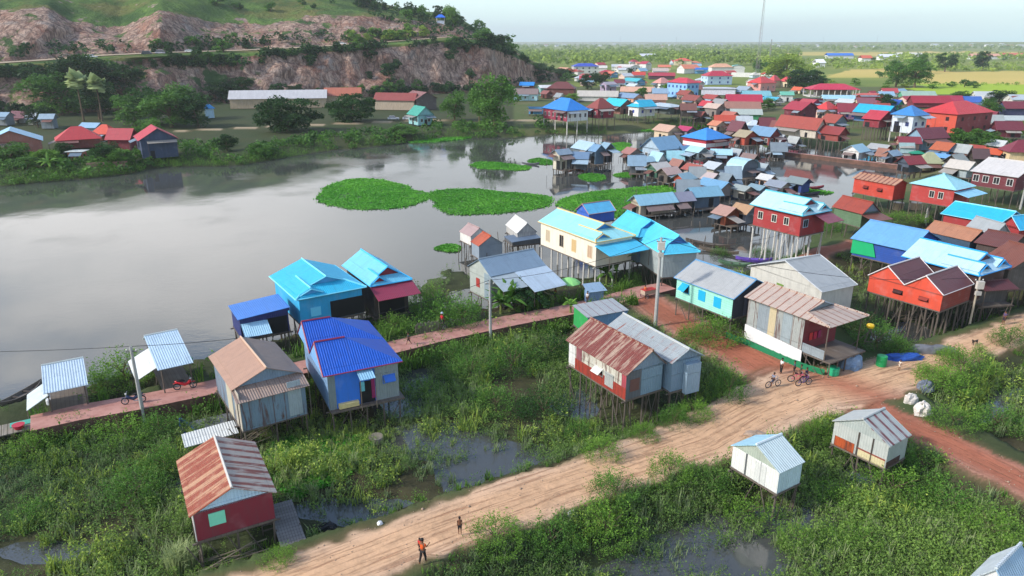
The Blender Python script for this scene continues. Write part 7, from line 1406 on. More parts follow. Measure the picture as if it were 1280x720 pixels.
def mast(u, vb, hgt, w, label, lean=0, n=22):
    p = P(u, vb, 0); t = thing('lattice_mast', label, 'mast', p); m = MB(); red = plain('#8f8486', .6, 0); wh = plain('#8d9296', .6, 0)
    L_ = [[Vector((w*.5*math.cos(2.09*k)*(1-.75*f/n), w*.5*math.sin(2.09*k)*(1-.75*f/n), hgt*f/n)) for k in range(3)] for f in range(n+1)]
    for c in range(2):
        m = MB()
        for f in range(n):
            if (f//3) % 2 != c: continue
            for k in range(3): m.tube(L_[f][k], L_[f+1][k], .09, n=4); m.tube(L_[f][k], L_[f+1][(k+1) % 3], .045, n=3); m.tube(L_[f+1][k], L_[f+1][(k+1) % 3], .045, n=3)
        m.build('lattice_section', red if c else wh, t)
    return t
mast(945, 100, 72, 3.2, 'tall slender telecom lattice mast rising above the village')
mast(960, 92, 30, 2.4, 'shorter pale lattice mast right of the tall one')
for u, v, h in [(1095, 60, 28), (775, 59, 26), (1028, 60, 24), (845, 60, 24)]: 
    t = mast(u, v, h*2, 8, 'faint white mast on the hazy horizon', n=10); t['group'] = 'white masts on the horizon'
# far town
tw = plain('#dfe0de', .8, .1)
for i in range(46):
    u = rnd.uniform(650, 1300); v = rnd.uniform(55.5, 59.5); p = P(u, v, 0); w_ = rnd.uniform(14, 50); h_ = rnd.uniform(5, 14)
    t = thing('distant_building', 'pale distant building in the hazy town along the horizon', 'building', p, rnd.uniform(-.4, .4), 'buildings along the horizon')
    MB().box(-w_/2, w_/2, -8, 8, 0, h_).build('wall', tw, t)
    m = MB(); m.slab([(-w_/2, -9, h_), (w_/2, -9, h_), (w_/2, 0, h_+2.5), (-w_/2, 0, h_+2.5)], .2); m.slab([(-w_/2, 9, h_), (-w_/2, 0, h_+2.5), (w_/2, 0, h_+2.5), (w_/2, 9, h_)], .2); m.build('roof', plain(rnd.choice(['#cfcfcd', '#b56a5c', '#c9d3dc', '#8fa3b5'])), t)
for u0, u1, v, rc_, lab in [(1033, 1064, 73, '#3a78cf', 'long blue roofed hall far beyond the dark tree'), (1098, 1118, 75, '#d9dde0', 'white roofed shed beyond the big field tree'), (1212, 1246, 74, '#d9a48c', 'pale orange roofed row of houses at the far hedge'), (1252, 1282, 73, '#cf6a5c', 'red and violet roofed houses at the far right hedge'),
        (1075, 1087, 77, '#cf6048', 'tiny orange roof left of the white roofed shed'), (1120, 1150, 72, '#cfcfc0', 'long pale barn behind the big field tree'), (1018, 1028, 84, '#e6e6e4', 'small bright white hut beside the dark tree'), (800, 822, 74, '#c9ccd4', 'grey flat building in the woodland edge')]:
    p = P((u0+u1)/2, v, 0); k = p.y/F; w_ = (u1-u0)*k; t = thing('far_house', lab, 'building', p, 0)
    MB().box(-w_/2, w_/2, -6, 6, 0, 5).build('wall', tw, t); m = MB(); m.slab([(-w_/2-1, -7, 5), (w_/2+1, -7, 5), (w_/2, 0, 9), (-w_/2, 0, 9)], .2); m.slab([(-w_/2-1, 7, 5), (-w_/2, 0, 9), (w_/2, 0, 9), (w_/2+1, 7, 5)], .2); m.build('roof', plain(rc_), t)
# hill top pavilion
p = hit(551, 29); t = thing('hilltop_pavilion', 'small blue roofed pavilion on the hill crest beside the lone tree', 'pavilion', (p.x, p.y, p.z))
m = MB(); sl, _, _ = roof_planes('hip', 2.6, 3.6, 2.0)
for s_ in sl: m.slab([(b, -a, z+3.6) for a, b, z in s_], .1)
m.build('roof', tin('#2a6fe0'), t)
for x in (-2.6, 2.6):
    for y in (-1.8, 1.8): rod('post', t, (x, y, -1), (x, y, 3.7), .15, whitepost)
MB().box(-2.5, 2.5, -1.6, 1.6, -1, 1.6).build('wall', wallm('#c4cfe0', 'plaster'), t)
# mooring poles and short posts in the water around the huts
mp_ = wallm('#7b7268', 'board')
for _ in range(150):
    u, v = rnd.choice([(rnd.uniform(690, 770), rnd.uniform(206, 222)), (rnd.uniform(780, 960), rnd.uniform(205, 285)), (rnd.uniform(780, 960), rnd.uniform(205, 285)), (rnd.uniform(960, 1060), rnd.uniform(176, 190)), (rnd.uniform(860, 1010), rnd.uniform(270, 335)), (rnd.uniform(570, 660), rnd.uniform(300, 340))])
    p = P(u, v, WZ); h = rnd.uniform(.8, 2.4); o = child('mooring_pole', cyl(mp_), None, (p.x, p.y, WZ-.6)); o.scale = (.06, .06, h+.6); o.rotation_euler = (rnd.uniform(-.12, .12), rnd.uniform(-.12, .12), 0)
    tag(o, 'thin crooked pole stuck in the water among the stilt huts', 'pole', 'poles standing in the water')
# ================================================================ VEHICLES
rubber = plain('#17171a', .8, .05); chrome = plain('#8f9398', .35, .1)
def wheel(parent, x, z, r, th, y=0):
    w = MB().lathe([(r*.80, -th), (r*.95, -th), (r, 0), (r*.95, th), (r*.80, th), (r*.80, -th)], 16, caps=False).build('wheel', rubber, parent, (x, y, z)); w.rotation_euler = (math.pi/2, 0, 0)
    m = MB(); m.lathe([(r*.16, -th*.8), (r*.16, th*.8)], 8)
    for k in range(6): a = k*math.pi/3; m.tube((0, 0, 0), (math.cos(a)*r*.75, math.sin(a)*r*.75, 0), r*.03, n=4)
    m.lathe([(r*.74, -th*.5), (r*.79, -th*.5), (r*.79, th*.5), (r*.74, th*.5), (r*.74, -th*.5)], 16, caps=False); m.build('rim', chrome, w); return w
def motorbike(loc, rot, col, label):
    t = thing('motorbike', label, 'motorbike', loc, rot); c = plain(col, .3, .1)
    wheel(t, -.62, .3, .3, .05); wheel(t, .64, .3, .3, .045)
    MB().path([(.5, 0, .78), (.3, 0, .55), (0, 0, .42), (-.3, 0, .6), (-.75, 0, .82)], [.09, .13, .14, .15, .06], 8).build('body', c, t, smooth=True)
    MB().path([(.05, 0, .76), (-.2, 0, .80), (-.6, 0, .86)], [.06, .12, .1], 8).build('seat', rubber, t, smooth=True)
    m = MB(); m.path([(.42, -.32, 1.02), (.46, -.1, 1.0), (.46, .1, 1.0), (.42, .32, 1.02)], .018, 6); m.tube((.46, 0, 1.0), (.64, 0, .3), .03); m.build('handlebar', chrome, t)
    MB().lathe([(.02, 0), (.08, .03), (.08, .1)], 8, (.5, 0, .86)).build('headlight', plain('#dcdcd4', .2, 0), t)
    m = MB(); m.path([(0, .12, .3), (-.4, .14, .28), (-.8, .14, .36)], [.03, .04, .045], 6); m.build('exhaust', chrome, t)
    m = MB(); m.slab([(.44, -.06, .6), (.44, .06, .6), (.84, .06, .62), (.84, -.06, .62)], .02); m.slab([(-.9, -.06, .62), (-.9, .06, .62), (-.5, .06, .66), (-.5, -.06, .66)], .02); m.build('mudguard', c, t); return t
def bicycle(loc, rot, col, label):
    t = thing('bicycle', label, 'bicycle', loc, rot); c = plain(col, .4, .1); wheel(t, -.5, .32, .32, .02); wheel(t, .52, .32, .32, .02)
    m = MB()
    for a, b in [((-.5, 0, .32), (-.12, 0, .75)), ((-.5, 0, .32), (0, 0, .3)), ((0, 0, .3), (-.12, 0, .8)), ((0, 0, .3), (.42, 0, .75)), ((-.12, 0, .75), (.4, 0, .8)), ((.4, 0, .95), (.52, 0, .32))]: m.tube(a, b, .02, n=5)
    m.build('frame', c, t); MB().path([(-.25, 0, .86), (-.1, 0, .87), (.02, 0, .85)], [.08, .06, .03], 6).build('saddle', rubber, t)
    MB().path([(.3, -.26, .98), (.4, 0, .97), (.3, .26, .98)], .016, 5).build('handlebar', chrome, t); return t
def onroad(u, v): 
    p = P(u, v, .12); g = gh(p.x, p.y); return Vector((p.x, p.y, .12 if u < 800 and v > 355 else max(g, 0)))
q_ = onroad(168, 504); motorbike(q_, math.radians(200), '#23304f', 'dark blue motorbike parked beside the leaning concrete pole')
q_ = onroad(232, 486); motorbike(q_, math.radians(20), '#c2202c', 'bright red motorbike parked on the path by the tilted sheet hut')
bicycle(onroad(966, 483), math.radians(20), '#8f93a0', 'grey bicycle ridden by a child at the junction')
bicycle(onroad(996, 477), math.radians(-10), '#c93a6a', 'pink bicycle standing with the group of children')
bicycle(onroad(1004, 481), math.radians(15), '#5a3f8c', 'violet bicycle among the group of children')
bicycle(onroad(560, 411), math.radians(35), '#33363c', 'dark bicycle held by the person in the red shirt')
def car(loc, rot, col, label, k=1.0, van=False):
    t = thing('car' if not van else 'van', label, 'car' if not van else 'van', loc, rot); c = plain(col, .25, .05); L_ = 2.1*k; W_ = .85; H_ = 1.9 if van else 1.45
    m = MB(); m.hull([(-L_, -W_, .35), (L_, -W_, .35), (L_, W_, .35), (-L_, W_, .35)], [(-L_, -W_, .9), (L_*.96, -W_, .82), (L_*.96, W_, .82), (-L_, W_, .9)]); m.build('body', c, t)
    f = .75 if van else .35
    MB().hull([(-L_*.9, -W_*.95, .9), (L_*(f+.15), -W_*.95, .86), (L_*(f+.15), W_*.95, .86), (-L_*.9, W_*.95, .9)], [(-L_*.7, -W_*.8, H_), (L_*(f-.25), -W_*.8, H_), (L_*(f-.25), W_*.8, H_), (-L_*.7, W_*.8, H_)]).build('cabin', c, t)
    MB().hull([(-L_*.86, -W_*.97, 1.0), (L_*(f+.1), -W_*.97, 1.0), (L_*(f+.1), W_*.97, 1.0), (-L_*.86, W_*.97, 1.0)], [(-L_*.72, -W_*.86, H_-.12), (L_*(f-.2), -W_*.86, H_-.12), (L_*(f-.2), W_*.86, H_-.12), (-L_*.72, W_*.86, H_-.12)]).build('window', glass, t)
    for x in (-L_*.62, L_*.62):
        for y in (-W_, W_): wheel(t, x, .32, .32, .1, y)
    return t
for u, v, c, l, vn, k in [(115, 73, '#cfd2d6', 'silver car, leftmost on the mountain road', False, 1.1), (184, 69, '#3c4048', 'dark van on the mountain road between the silver car and the white one', True, 1.1), (201, 68, '#b9b3bd', 'pale van next to the dark van on the mountain road', True, 1.1), (238, 66, '#e6e6e6', 'white car on the mountain road, right of the two vans', False, 1.2),
        (428, 56, '#e2e4e6', 'white car parked under the yellow green trees on the hill', False, 1.1)]:
    p = hit(u, v); i = int((p.x/p.y*F+640-(-700))/5)
    car((p.x, p.y, p.z+.2), math.radians(5), c, l, k, vn)
p = P(492, 150, .3); car((p.x, p.y, .35), .1, '#e4e4e4', 'white car parked left of the teal roadside house')
p = P(512, 149, .3); car((p.x, p.y-3, .35), .1, '#dfe3e6', 'second white car partly behind the teal roadside house')
# ================================================================ BOATS AND THINGS LYING AROUND
def boat(loc, rot, L_, W_, col, label, inner='#4a4038', rise=.35):
    t = thing('boat', label, 'boat', loc, rot); n = 14; V, Fq = [], []
    for s_, k in ((1.0, 0), (.82, 1)):
        for i in range(n+1):
            f = i/n*2-1; w = W_/2*(1-abs(f)**2.4)*s_+.02; zt = .38+rise*abs(f)**2.5; x = f*L_/2*(1 if k == 0 else .95)
            for y, z in ((-w, zt), (-w*.75, .12*k+.02), (w*.75, .12*k+.02), (w, zt)): V.append((x, y, z if (y in (-w, w)) else (.02+.1*k+.25*abs(f)**3)))
    for k in range(2):
        b = k*(n+1)*4
        for i in range(n):
            for j in range(3): a = b+i*4+j; Fq.append((a, a+4, a+5, a+1) if k == 0 else (a, a+1, a+5, a+4))
    b = (n+1)*4
    for i in range(n):
        for j in (0, 3): Fq.append((i*4+j, i*4+4+j, b+i*4+4+j, b+i*4+j))
    m = MB(); m.v = V; m.f = Fq; m.build('hull', plain(col, .6, .4, 2), t)
    for i in (-.5, -.15, .2, .5):
        w = W_/2*(1-abs(i*1.0)**2.4)*.8; MB().box(i*L_/2*1.4-.09, i*L_/2*1.4+.09, -w, w, .28, .32).build('thwart', plain(inner, .8, .3), t)
    return t
b1 = boat((*P(27, 497, WZ).xy, WZ), math.radians(78), 4.6, 1.1, '#6d655c', 'grey wooden boat moored by the leftmost lakeside hut')
boat((*P(236, 543, WZ).xy, WZ+.1), math.radians(-48), 3.6, .8, '#1f4fae', 'bright blue narrow boat drawn up behind the small dark red house')
boat((*P(918, 332, WZ).xy, WZ), math.radians(-25), 4.5, 1.2, '#4f6f52', 'green boat moored behind the mint green house')
boat((*P(942, 327, WZ).xy, WZ), math.radians(-12), 5.0, 1.1, '#6a4fae', 'purple boat with yellow stripe next to the green boat')
boat((*P(884, 307, WZ).xy, WZ), math.radians(-35), 7.0, 1.1, '#4a423a', 'long dark canoe in the water behind the aqua roofs')
boat((*P(898, 316, WZ).xy, WZ), math.radians(-35), 6.0, 1.0, '#5d5348', 'brown canoe lying along the long dark canoe')
boat((*P(905, 284, WZ).xy, WZ), math.radians(20), 5.0, 1.0, '#564c42', 'old canoe below the rusty orange tin hut')
boat((*P(1012, 244, WZ).xy, WZ), math.radians(20), 5.0, 1.1, '#3f3a48', 'dark boat at the end of the blue walled houseboat')
boat((*P(1016, 236, WZ).xy, WZ), math.radians(10), 5.0, 1.1, '#8c2f3a', 'red boat behind the dark boat at the open inlet')
boat((*P(663, 206, WZ).xy, WZ), math.radians(-8), 4.5, .9, '#6b6a70', 'small boat alone on the lake beside the slim curved raft')
boat((*P(720, 212, WZ).xy, WZ), math.radians(5), 4.0, 1.0, '#b5562e', 'orange boat moored under the island hut cluster')
def heap(u, v, w, d, h, col, label, name, cat, seed=0, rough=.8, z0=None, rot=None):
    p = hit(u, v); r = np.random.RandomState(seed); m = MB(); n, k = 16, 7; V = []
    for i in range(k+1):
        ph = math.pi/2*i/k
        for j in range(n):
            a = 2*math.pi*j/n; q3 = 1+.28*(vnoise(math.cos(a)*3+seed, math.sin(a)*3+ph*2, .8, seed)-.5)*2
            V.append((w/2*math.cos(a)*math.cos(ph)**.6*q3, d/2*math.sin(a)*math.cos(ph)**.6*q3, h*math.sin(ph)*(q3*.5+.5)))
    m.v = [tuple(map(float, x)) for x in V]; m.f = [(i*n+j, i*n+(j+1) % n, (i+1)*n+(j+1) % n, (i+1)*n+j) for i in range(k) for j in range(n)]; m.f.append(tuple(k*n+j for j in range(n)))
    o = m.build(name, plain(col, rough, .35, 3), None, (p.x, p.y, p.z-.02 if z0 is None else z0), rnd.uniform(-.4, .8) if rot is None else rot); tag(o, label, cat); return o
for a in [(1138, 502, 1.3, .9, .7, '#c9c2b8', 'pale white sack heap at the corner of the two roads, upper one', 'sack_heap', 'sacks', 1), (1152, 516, 1.5, 1.2, .9, '#d3ccc2', 'biggest pale white sack heap beside the red side road', 'sack_heap', 'sacks', 2), (1157, 487, 1.5, 1.2, .8, '#6b7280', 'grey tarpaulin heap left of the bright roadside shrub', 'tarpaulin_heap', 'tarpaulin', 3),
     (1165, 440, 4.2, 1.3, .7, '#6d6f74', 'grey covered boat shaped heap along the sandy road', 'tarpaulin_heap', 'tarpaulin', 4), (1128, 449, 3.8, 1.1, .6, '#2a56a8', 'blue tarpaulin covered boat with pink end at the road side', 'tarpaulin_heap', 'tarpaulin', 5),
     (1062, 458, 2.0, 1.8, 1.3, '#7b93ad', 'blue grey tarpaulin bundle under the big grey house porch', 'tarpaulin_heap', 'tarpaulin', 6), (1046, 450, 1.4, 1.0, .8, '#b9c0cc', 'pile of white and blue bags under the open red porch', 'bag_pile', 'bags', 7),
     (590, 387, 1.8, .8, .6, '#8b8f8f', 'grey rubbish pile by the picket fence', 'rubbish_pile', 'rubbish', 8), (632, 383, 1.7, .8, .6, '#a3a6aa', 'pale bottle pile left of the market goods', 'rubbish_pile', 'rubbish', 9), (666, 376, 1.8, .8, .6, '#8f6fa3', 'purple and pink goods pile before the stepped lean-to roofs', 'goods_pile', 'goods', 10), (676, 373, 1.2, .8, .6, '#b5b8c0', 'white bag of goods right of the purple pile', 'goods_pile', 'goods', 12),
     (213, 520, .9, .6, .4, '#7fa9c9', 'light blue rubbish bag on the bank below the path', 'rubbish_bag', 'rubbish', 13), (410, 662, 1.3, .8, .5, '#2a2a2a', 'dark overgrown stump pile at the road bank near the plank walkway', 'stump', 'stump', 14), (715, 645, .8, .6, .35, '#c4c2be', 'white litter at the edge of the sandy road', 'litter', 'litter', 15), (475, 655, .4, .3, .2, '#e0e0e0', 'tiny white litter bag at the marsh edge', 'litter', 'litter', 16),
     (945, 545, 1.6, 1.0, .35, '#a08a78', 'low earth mound behind the white tin cabin', 'earth_mound', 'mound', 17)]: heap(*a)
def drum(u, v, r, h, col, label, z=None, name='water_drum', cat='drum'):
    p = hit(u, v); o = MB().lathe([(r*.95, 0), (r, .04), (r, h*.32), (r*1.04, h*.34), (r, h*.37), (r, h*.66), (r*1.04, h*.68), (r, h*.71), (r, h-.03), (r*.9, h)], 18).build(name, plain(col, .4, .15), None, (p.x, p.y, p.z if z is None else z)); tag(o, label, cat); return o
drum(1101, 457, .45, 1.0, '#1f9a58', 'green plastic barrel at the edge of the sandy road'); drum(1041, 468, .5, .7, '#2aa877', 'teal green net basket at the corner of the grey house')
drum(63, 505, .28, .5, '#d5d8da', 'white bucket under the leftmost lakeside hut', name='bucket', cat='bucket'); drum(69, 504, .28, .5, '#cfd2d4', 'second white bucket beside the first under the lakeside hut', name='bucket', cat='bucket')
drum(184, 505, .25, .55, '#e0b41c', 'yellow jerrycan at the foot of the leaning concrete pole', name='jerrycan', cat='jerrycan')
drum(239, 470, .35, .5, '#1f9a6a', 'green basket beside the tilted sheet hut', name='basket', cat='basket', z=0)
drum(1144, 262, .9, 1.3, '#b5a48c', 'clay water jar under the hip roofed red house', name='water_jar', cat='jar'); drum(1122, 262, .9, 1.3, '#a8967c', 'clay water jar under the striped roof orange house', name='water_jar', cat='jar'); drum(470, 552, .6, .5, '#8c8374', 'round clay jar under the deep blue roofed house', name='water_jar', cat='jar')
# yellow pot on a pole tripod by the porch
p = P(1083, 437, 0); t = thing('pole_tripod', 'tripod of bare poles carrying a yellow pot beside the open red porch', 'pole stand', p)
for a, b in [((-.9, -.3, -.8), (0, 0, 2.2)), ((.9, -.3, -.8), (.05, 0, 2.2)), ((.1, .9, -.8), (0, .05, 2.2)), ((-1.6, .2, .2), (.1, 0, 2.0)), ((-.5, -.2, .9), (.5, -.2, .9))]: rod('pole', t, a, b, .045, postm)
MB().lathe([(.1, 2.2), (.32, 2.3), (.36, 2.5), (.3, 2.62), (.1, 2.66)], 14).build('pot', plain('#e0b81f', .4, .1), t)
# green umbrella, stall cabinet, cart, gate panel
p = P(711, 371, 0); t = thing('market_umbrella', 'pale green market umbrella beside the stepped lean-to roofs', 'umbrella', p); MB().tube((0, 0, 0), (0, 0, 2.3), .03).build('pole', chrome, t)
m = MB(); m.lathe([(1.35, 1.75), (1.3, 1.82), (.9, 2.08), (.45, 2.25), (.05, 2.33)], 10); m.build('canopy', plain('#8fd07a', .7, .2, 2), t)
p = P(742, 378, 0); t = thing('market_stall', 'blue grey tin stall cabinet with pitched lid on the path', 'stall', p, math.radians(20)); MB().box(-.9, .9, -.6, .6, .1, 1.5).build('cabinet', tin('#7d9fc4', .1), t); MB().slab([(-1.2, -.9, 1.6), (1.2, -.9, 1.6), (1.1, .8, 2.1), (-1.1, .8, 2.1)], .05).build('roof', tin('#8fa9c0', .1), t)
for x in (-.85, .85): rod('leg', t, (x, -.5, -.1), (x, -.5, 1.7), .04, postm)
p = P(765, 394, 0); o = MB().box(-.85, .85, -.05, .05, 0, 1.0).build('gate_panel', plain('#27b04a', .6, .15), None, p, math.radians(25)); tag(o, 'bright green metal gate panel standing behind the striped tin shed', 'gate')
p = P(810, 372, 0); t = thing('food_cart', 'small food cart with red cloth at the bend of the path', 'cart', p, math.radians(28)); MB().box(-.8, .8, -.4, .4, .5, 1.0).build('box', plain('#b5a08c', .7, .3), t); wheel(t, -.5, .3, .3, .04, -.42); wheel(t, -.5, .3, .3, .04, .42); MB().slab([(-.85, -.45, 1.06), (.85, -.45, 1.06), (.85, .45, 1.06), (-.85, .45, 1.06)], .04).build('cloth', plain('#b53a34', .8, .3), t)
rod('handle', t, (.8, 0, .6), (1.4, 0, .8), .03, postm)
# picket fence by the garden, fence posts by the track, ladders, plank walkway, raft
def picket(px, n, h, label, mat):
    a, b = P(*px[0], -.3), P(*px[1], -.3); d = b-a; t = thing('picket_fence', label, 'fence', a); m = MB()
    for i in range(n): q0 = d*(i/(n-1)); m.tube((q0.x, q0.y, -.4), (q0.x+rnd.uniform(-.03, .03), q0.y, h+rnd.uniform(-.1, .1)), .035, n=4)
    m.build('pickets', mat, t); m = MB()
    for z in (.35, h-.25): m.tube((0, 0, z), (d.x, d.y, z), .025, n=4)
    m.build('rails', mat, t)
picket(((520, 422), (548, 418)), 22, 1.5, 'weathered picket fence right of the dark red awning', wallm('#8b8378', 'board')); picket(((549, 417), (606, 402)), 34, 1.1, 'thin stick fence along the path in front of the shrub hill', wallm('#6f6a60', 'board'))
picket(((868, 412), (926, 432)), 9, 1.5, 'row of grey fence posts beside the lime shrubs', wallm('#6f6a60', 'board'))
def netting(px, z0, z1, label, col, name='net_fence'):
    m = MB(); w = [P(u, v, 0) for u, v in px]
    for i in range(len(w)-1):
        for k in range(4):
            a, b = w[i].lerp(w[i+1], k/4), w[i].lerp(w[i+1], (k+1)/4); j = .12
            m.hull([(a.x, a.y, z0), (b.x, b.y, z0), (b.x, b.y+.04, z0), (a.x, a.y+.04, z0)], [(a.x, a.y, z1+rnd.uniform(-j, j)), (b.x, b.y, z1+rnd.uniform(-j, j)), (b.x, b.y+.04, z1), (a.x, a.y+.04, z1)])
    tag(m.build(name, plain(col, .8, .3, 3)), label, 'fence')
netting([(907, 422), (935, 433), (965, 446), (1000, 461), (1030, 470)], -.2, .6, 'green net fence along the foot of the big grey house', '#1c7a50')
hb = [o for o in COL.objects if o.get('label', '').startswith('big grey house')][0]
wl = [c for c in hb.children if c.name.startswith('wall')]; x0 = min(v.co.x for c in wl for v in c.data.vertices); y0 = min(v.co.y for c in wl for v in c.data.vertices); y1 = max(v.co.y for c in wl for v in c.data.vertices); z0 = min(v.co.z for c in wl for v in c.data.vertices)
MB().hull([(x0-.08, y0-.2, z0-1.05), (x0-.02, y0-.2, z0-1.05), (x0-.02, y1, z0-.9), (x0-.08, y1, z0-.9)], [(x0-.12, y0-.2, z0+.15), (x0-.06, y0-.2, z0+.15), (x0-.06, y1, z0+.55), (x0-.12, y1, z0+.55)]).build('tarpaulin', plain('#dedddb', .6, .15, 2), hb)
m = MB(); m.box(x0+.1, x0+.16, y0-2.35, y0, z0, z0+.85); m.build('railing', tin('#8f9a9f', .2), hb)
for j, (xx, cc) in enumerate([(.9, '#c23a3a'), (1.5, '#b52f4a'), (2.1, '#8f2f5a')]): MB().box(x0+xx, x0+xx+.4, y0-.12, y0-.06, z0+.9, z0+1.6).build('laundry', plain(cc, .9, .3), hb)
def ladder(u, v, top, w, lean, rot, label):
    p = hit(u, v); t = thing('ladder', label, 'ladder', p, rot); 
    for x in (-w/2, w/2): rod('rail', t, (x, 0, -.2), (x, lean, top), .04, postm)
    m = MB()
    for i in range(1, int(top/.3)+1): f = i*.3/top; m.box(-w/2, w/2, lean*f-.06, lean*f+.06, i*.3-.02, i*.3+.02)
    m.build('rungs', postm, t)
ladder(1254, 392, 2.6, .9, 1.6, math.radians(20), 'wooden ladder stairs at the right edge below the grey board house'); ladder(1232, 378, 2.2, .8, 1.2, math.radians(30), 'wooden steps under the blue edged white roof'); ladder(338, 668, 2.1, .8, .9, math.radians(30), 'small ladder at the right side of the small dark red house')
a, b = P(350, 628, 0), P(372, 694, -.3); d = (b-a); t = thing('plank_walkway', 'grey plank walkway from the small dark red house down to the sandy road', 'walkway', a, math.atan2(d.y, d.x)); L_ = d.xy.length; m = MB()
for i in range(9): y = -.75+1.5*i/9; m.hull([(0, y, -.05), (L_, y, -.35), (L_, y+.15, -.35), (0, y+.15, -.05)], [(0, y, 0), (L_, y, -.3), (L_, y+.15, -.3), (0, y+.15, 0)])
m.build('deck', wallm('#7d7a76', 'board'), t)
for x in (0.1, L_*.5, L_*.9):
    for y in (-.7, .7): rod('post', t, (x, y, -1.7), (x, y, -.05+(.9 if y < 0 and x < 1 else 0)), .05, postm)
p = P(18, 541, -.7); t = thing('floating_platform', 'wooden landing platform with teal mat at the left end of the path', 'platform', (p.x, p.y, -.75), math.radians(33)); m = MB()
for i in range(14): m.box(-3.4+i*.38, -3.4+i*.38+.34, -.9, 1.0, .4, .48)
m.build('deck', wallm('#8c8272', 'board'), t); MB().box(-.2, 1.9, .1, .9, .484, .52).build('mat', plain('#4fae9a', .8, .3), t)
for x in (-3, -1, 1, 1.7):
    for y in (-.8, .9): rod('post', t, (x, y, -1.4), (x, y, .42), .06, postm)
p = P(23, 532, 0); o = MB().lathe([(.3, 0), (.42, .3), (.45, .32)], 16).build('wash_basin', plain('#b5273c', .5, .1), None, (p.x, p.y, -.22)); tag(o, 'red wash basin on the landing platform', 'basin')
p = P(265, 558, -1.2); o = MB().slab([(-1.9, -1, 0), (1.9, -1, .15), (1.9, 1.1, .2), (-1.9, 1.1, .05)], .05).build('metal_sheet', tin('#c9ccc8', .1), None, (p.x, p.y, -.2), math.radians(30)); tag(o, 'pale loose roofing sheet behind the small dark red house', 'metal sheet')
for x, y in ((-1.7, -.8), (1.7, -.8), (-1.7, .9), (1.7, .9)):
    rod('post', o, (x, y, -1.6), (x, y, 0), .05, postm)
p = P(272, 532, -1.3); o = MB().slab([(-2.3, -1.2, 0), (2.3, -1.2, 0), (2.3, 1.3, .1), (-2.3, 1.3, .1)], .12).build('concrete_slab', plain('#7d7f80', .9, .3), None, (p.x, p.y, -1.15), math.radians(30)); tag(o, 'grey concrete slab between the blue boat and the tan gable house', 'slab')
p = P(1069, 316, 0); hg = [o for o in COL.objects if o.get('label', '').startswith('sky blue roofed house')][0]
xs = [v.co for c in hg.children if c.name.startswith('wall') for v in c.data.vertices]; x0 = min(v.x for v in xs); y0 = min(v.y for v in xs); y1 = max(v.y for v in xs); z1 = max(v.z for v in xs)
MB().hull([(x0-.15, y1-3.2, z1-1.9), (x0-.1, y1-3.2, z1-1.9), (x0-.1, y1+.1, z1-2.0), (x0-.15, y1+.1, z1-2.0)], [(x0-.15, y1-2.6, z1-.1), (x0-.1, y1-2.6, z1-.1), (x0-.1, y1+.1, z1-.1), (x0-.15, y1+.1, z1-.1)]).build('tarpaulin', plain('#12a86a', .7, .15, 2), hg)
# debris poles around the houses: bamboo lying on the bank
for i, (u, v, a, lab) in enumerate([(1085, 322, -20, 'bundle of bamboo poles under the sky blue roofed house'), (300, 560, 50, 'dry crooked branches under the tan gable house'), (1140, 398, 5, 'pale bamboo pole stack under the orange house'), (1160, 205, 40, 'tangled bamboo by the emerald awning'), (290, 705, 20, 'grey driftwood frame in front of the small dark red house')]):
    p = hit(u, v); t = thing('bamboo_pile', lab, 'bamboo poles', (p.x, p.y, max(p.z, WZ)), math.radians(a))
    for k in range(12): y = rnd.uniform(-.8, .8); rod('pole', t, (rnd.uniform(-2.6, -1.5), y, rnd.uniform(0, .5)), (rnd.uniform(1.2, 2.6), y+rnd.uniform(-.7, .7), rnd.uniform(.3, 1.4)), .045, wallm('#9a8c74', 'board'))
# ================================================================ PEOPLE
skin = plain('#7a4f38', .6, .1); hairm = plain('#15110f', .6, .1)
def grown(name, J, E_, R_, mat, parent, root=0, sub=1):
    me = bpy.data.meshes.new(name); me.from_pydata([tuple(j) for j in J], E_, []); o = bpy.data.objects.new(name, me); COL.objects.link(o)
    o.modifiers.new('s', 'SKIN')
    for i, r in enumerate(R_): me.skin_vertices[0].data[i].radius = (r, r) if not hasattr(r, '__len__') else r
    for i in range(len(J)): me.skin_vertices[0].data[i].use_root = (i == root)
    m = o.modifiers.new('u', 'SUBSURF'); m.levels = sub; m.render_levels = sub
    dg = bpy.context.evaluated_depsgraph_get(); nm = bpy.data.meshes.new_from_object(o.evaluated_get(dg)); bpy.data.objects.remove(o); nm.materials.clear(); nm.materials.append(mat)
    for p_ in nm.polygons: p_.use_smooth = True
    o = bpy.data.objects.new(name, nm); COL.objects.link(o); o.parent = parent; return o
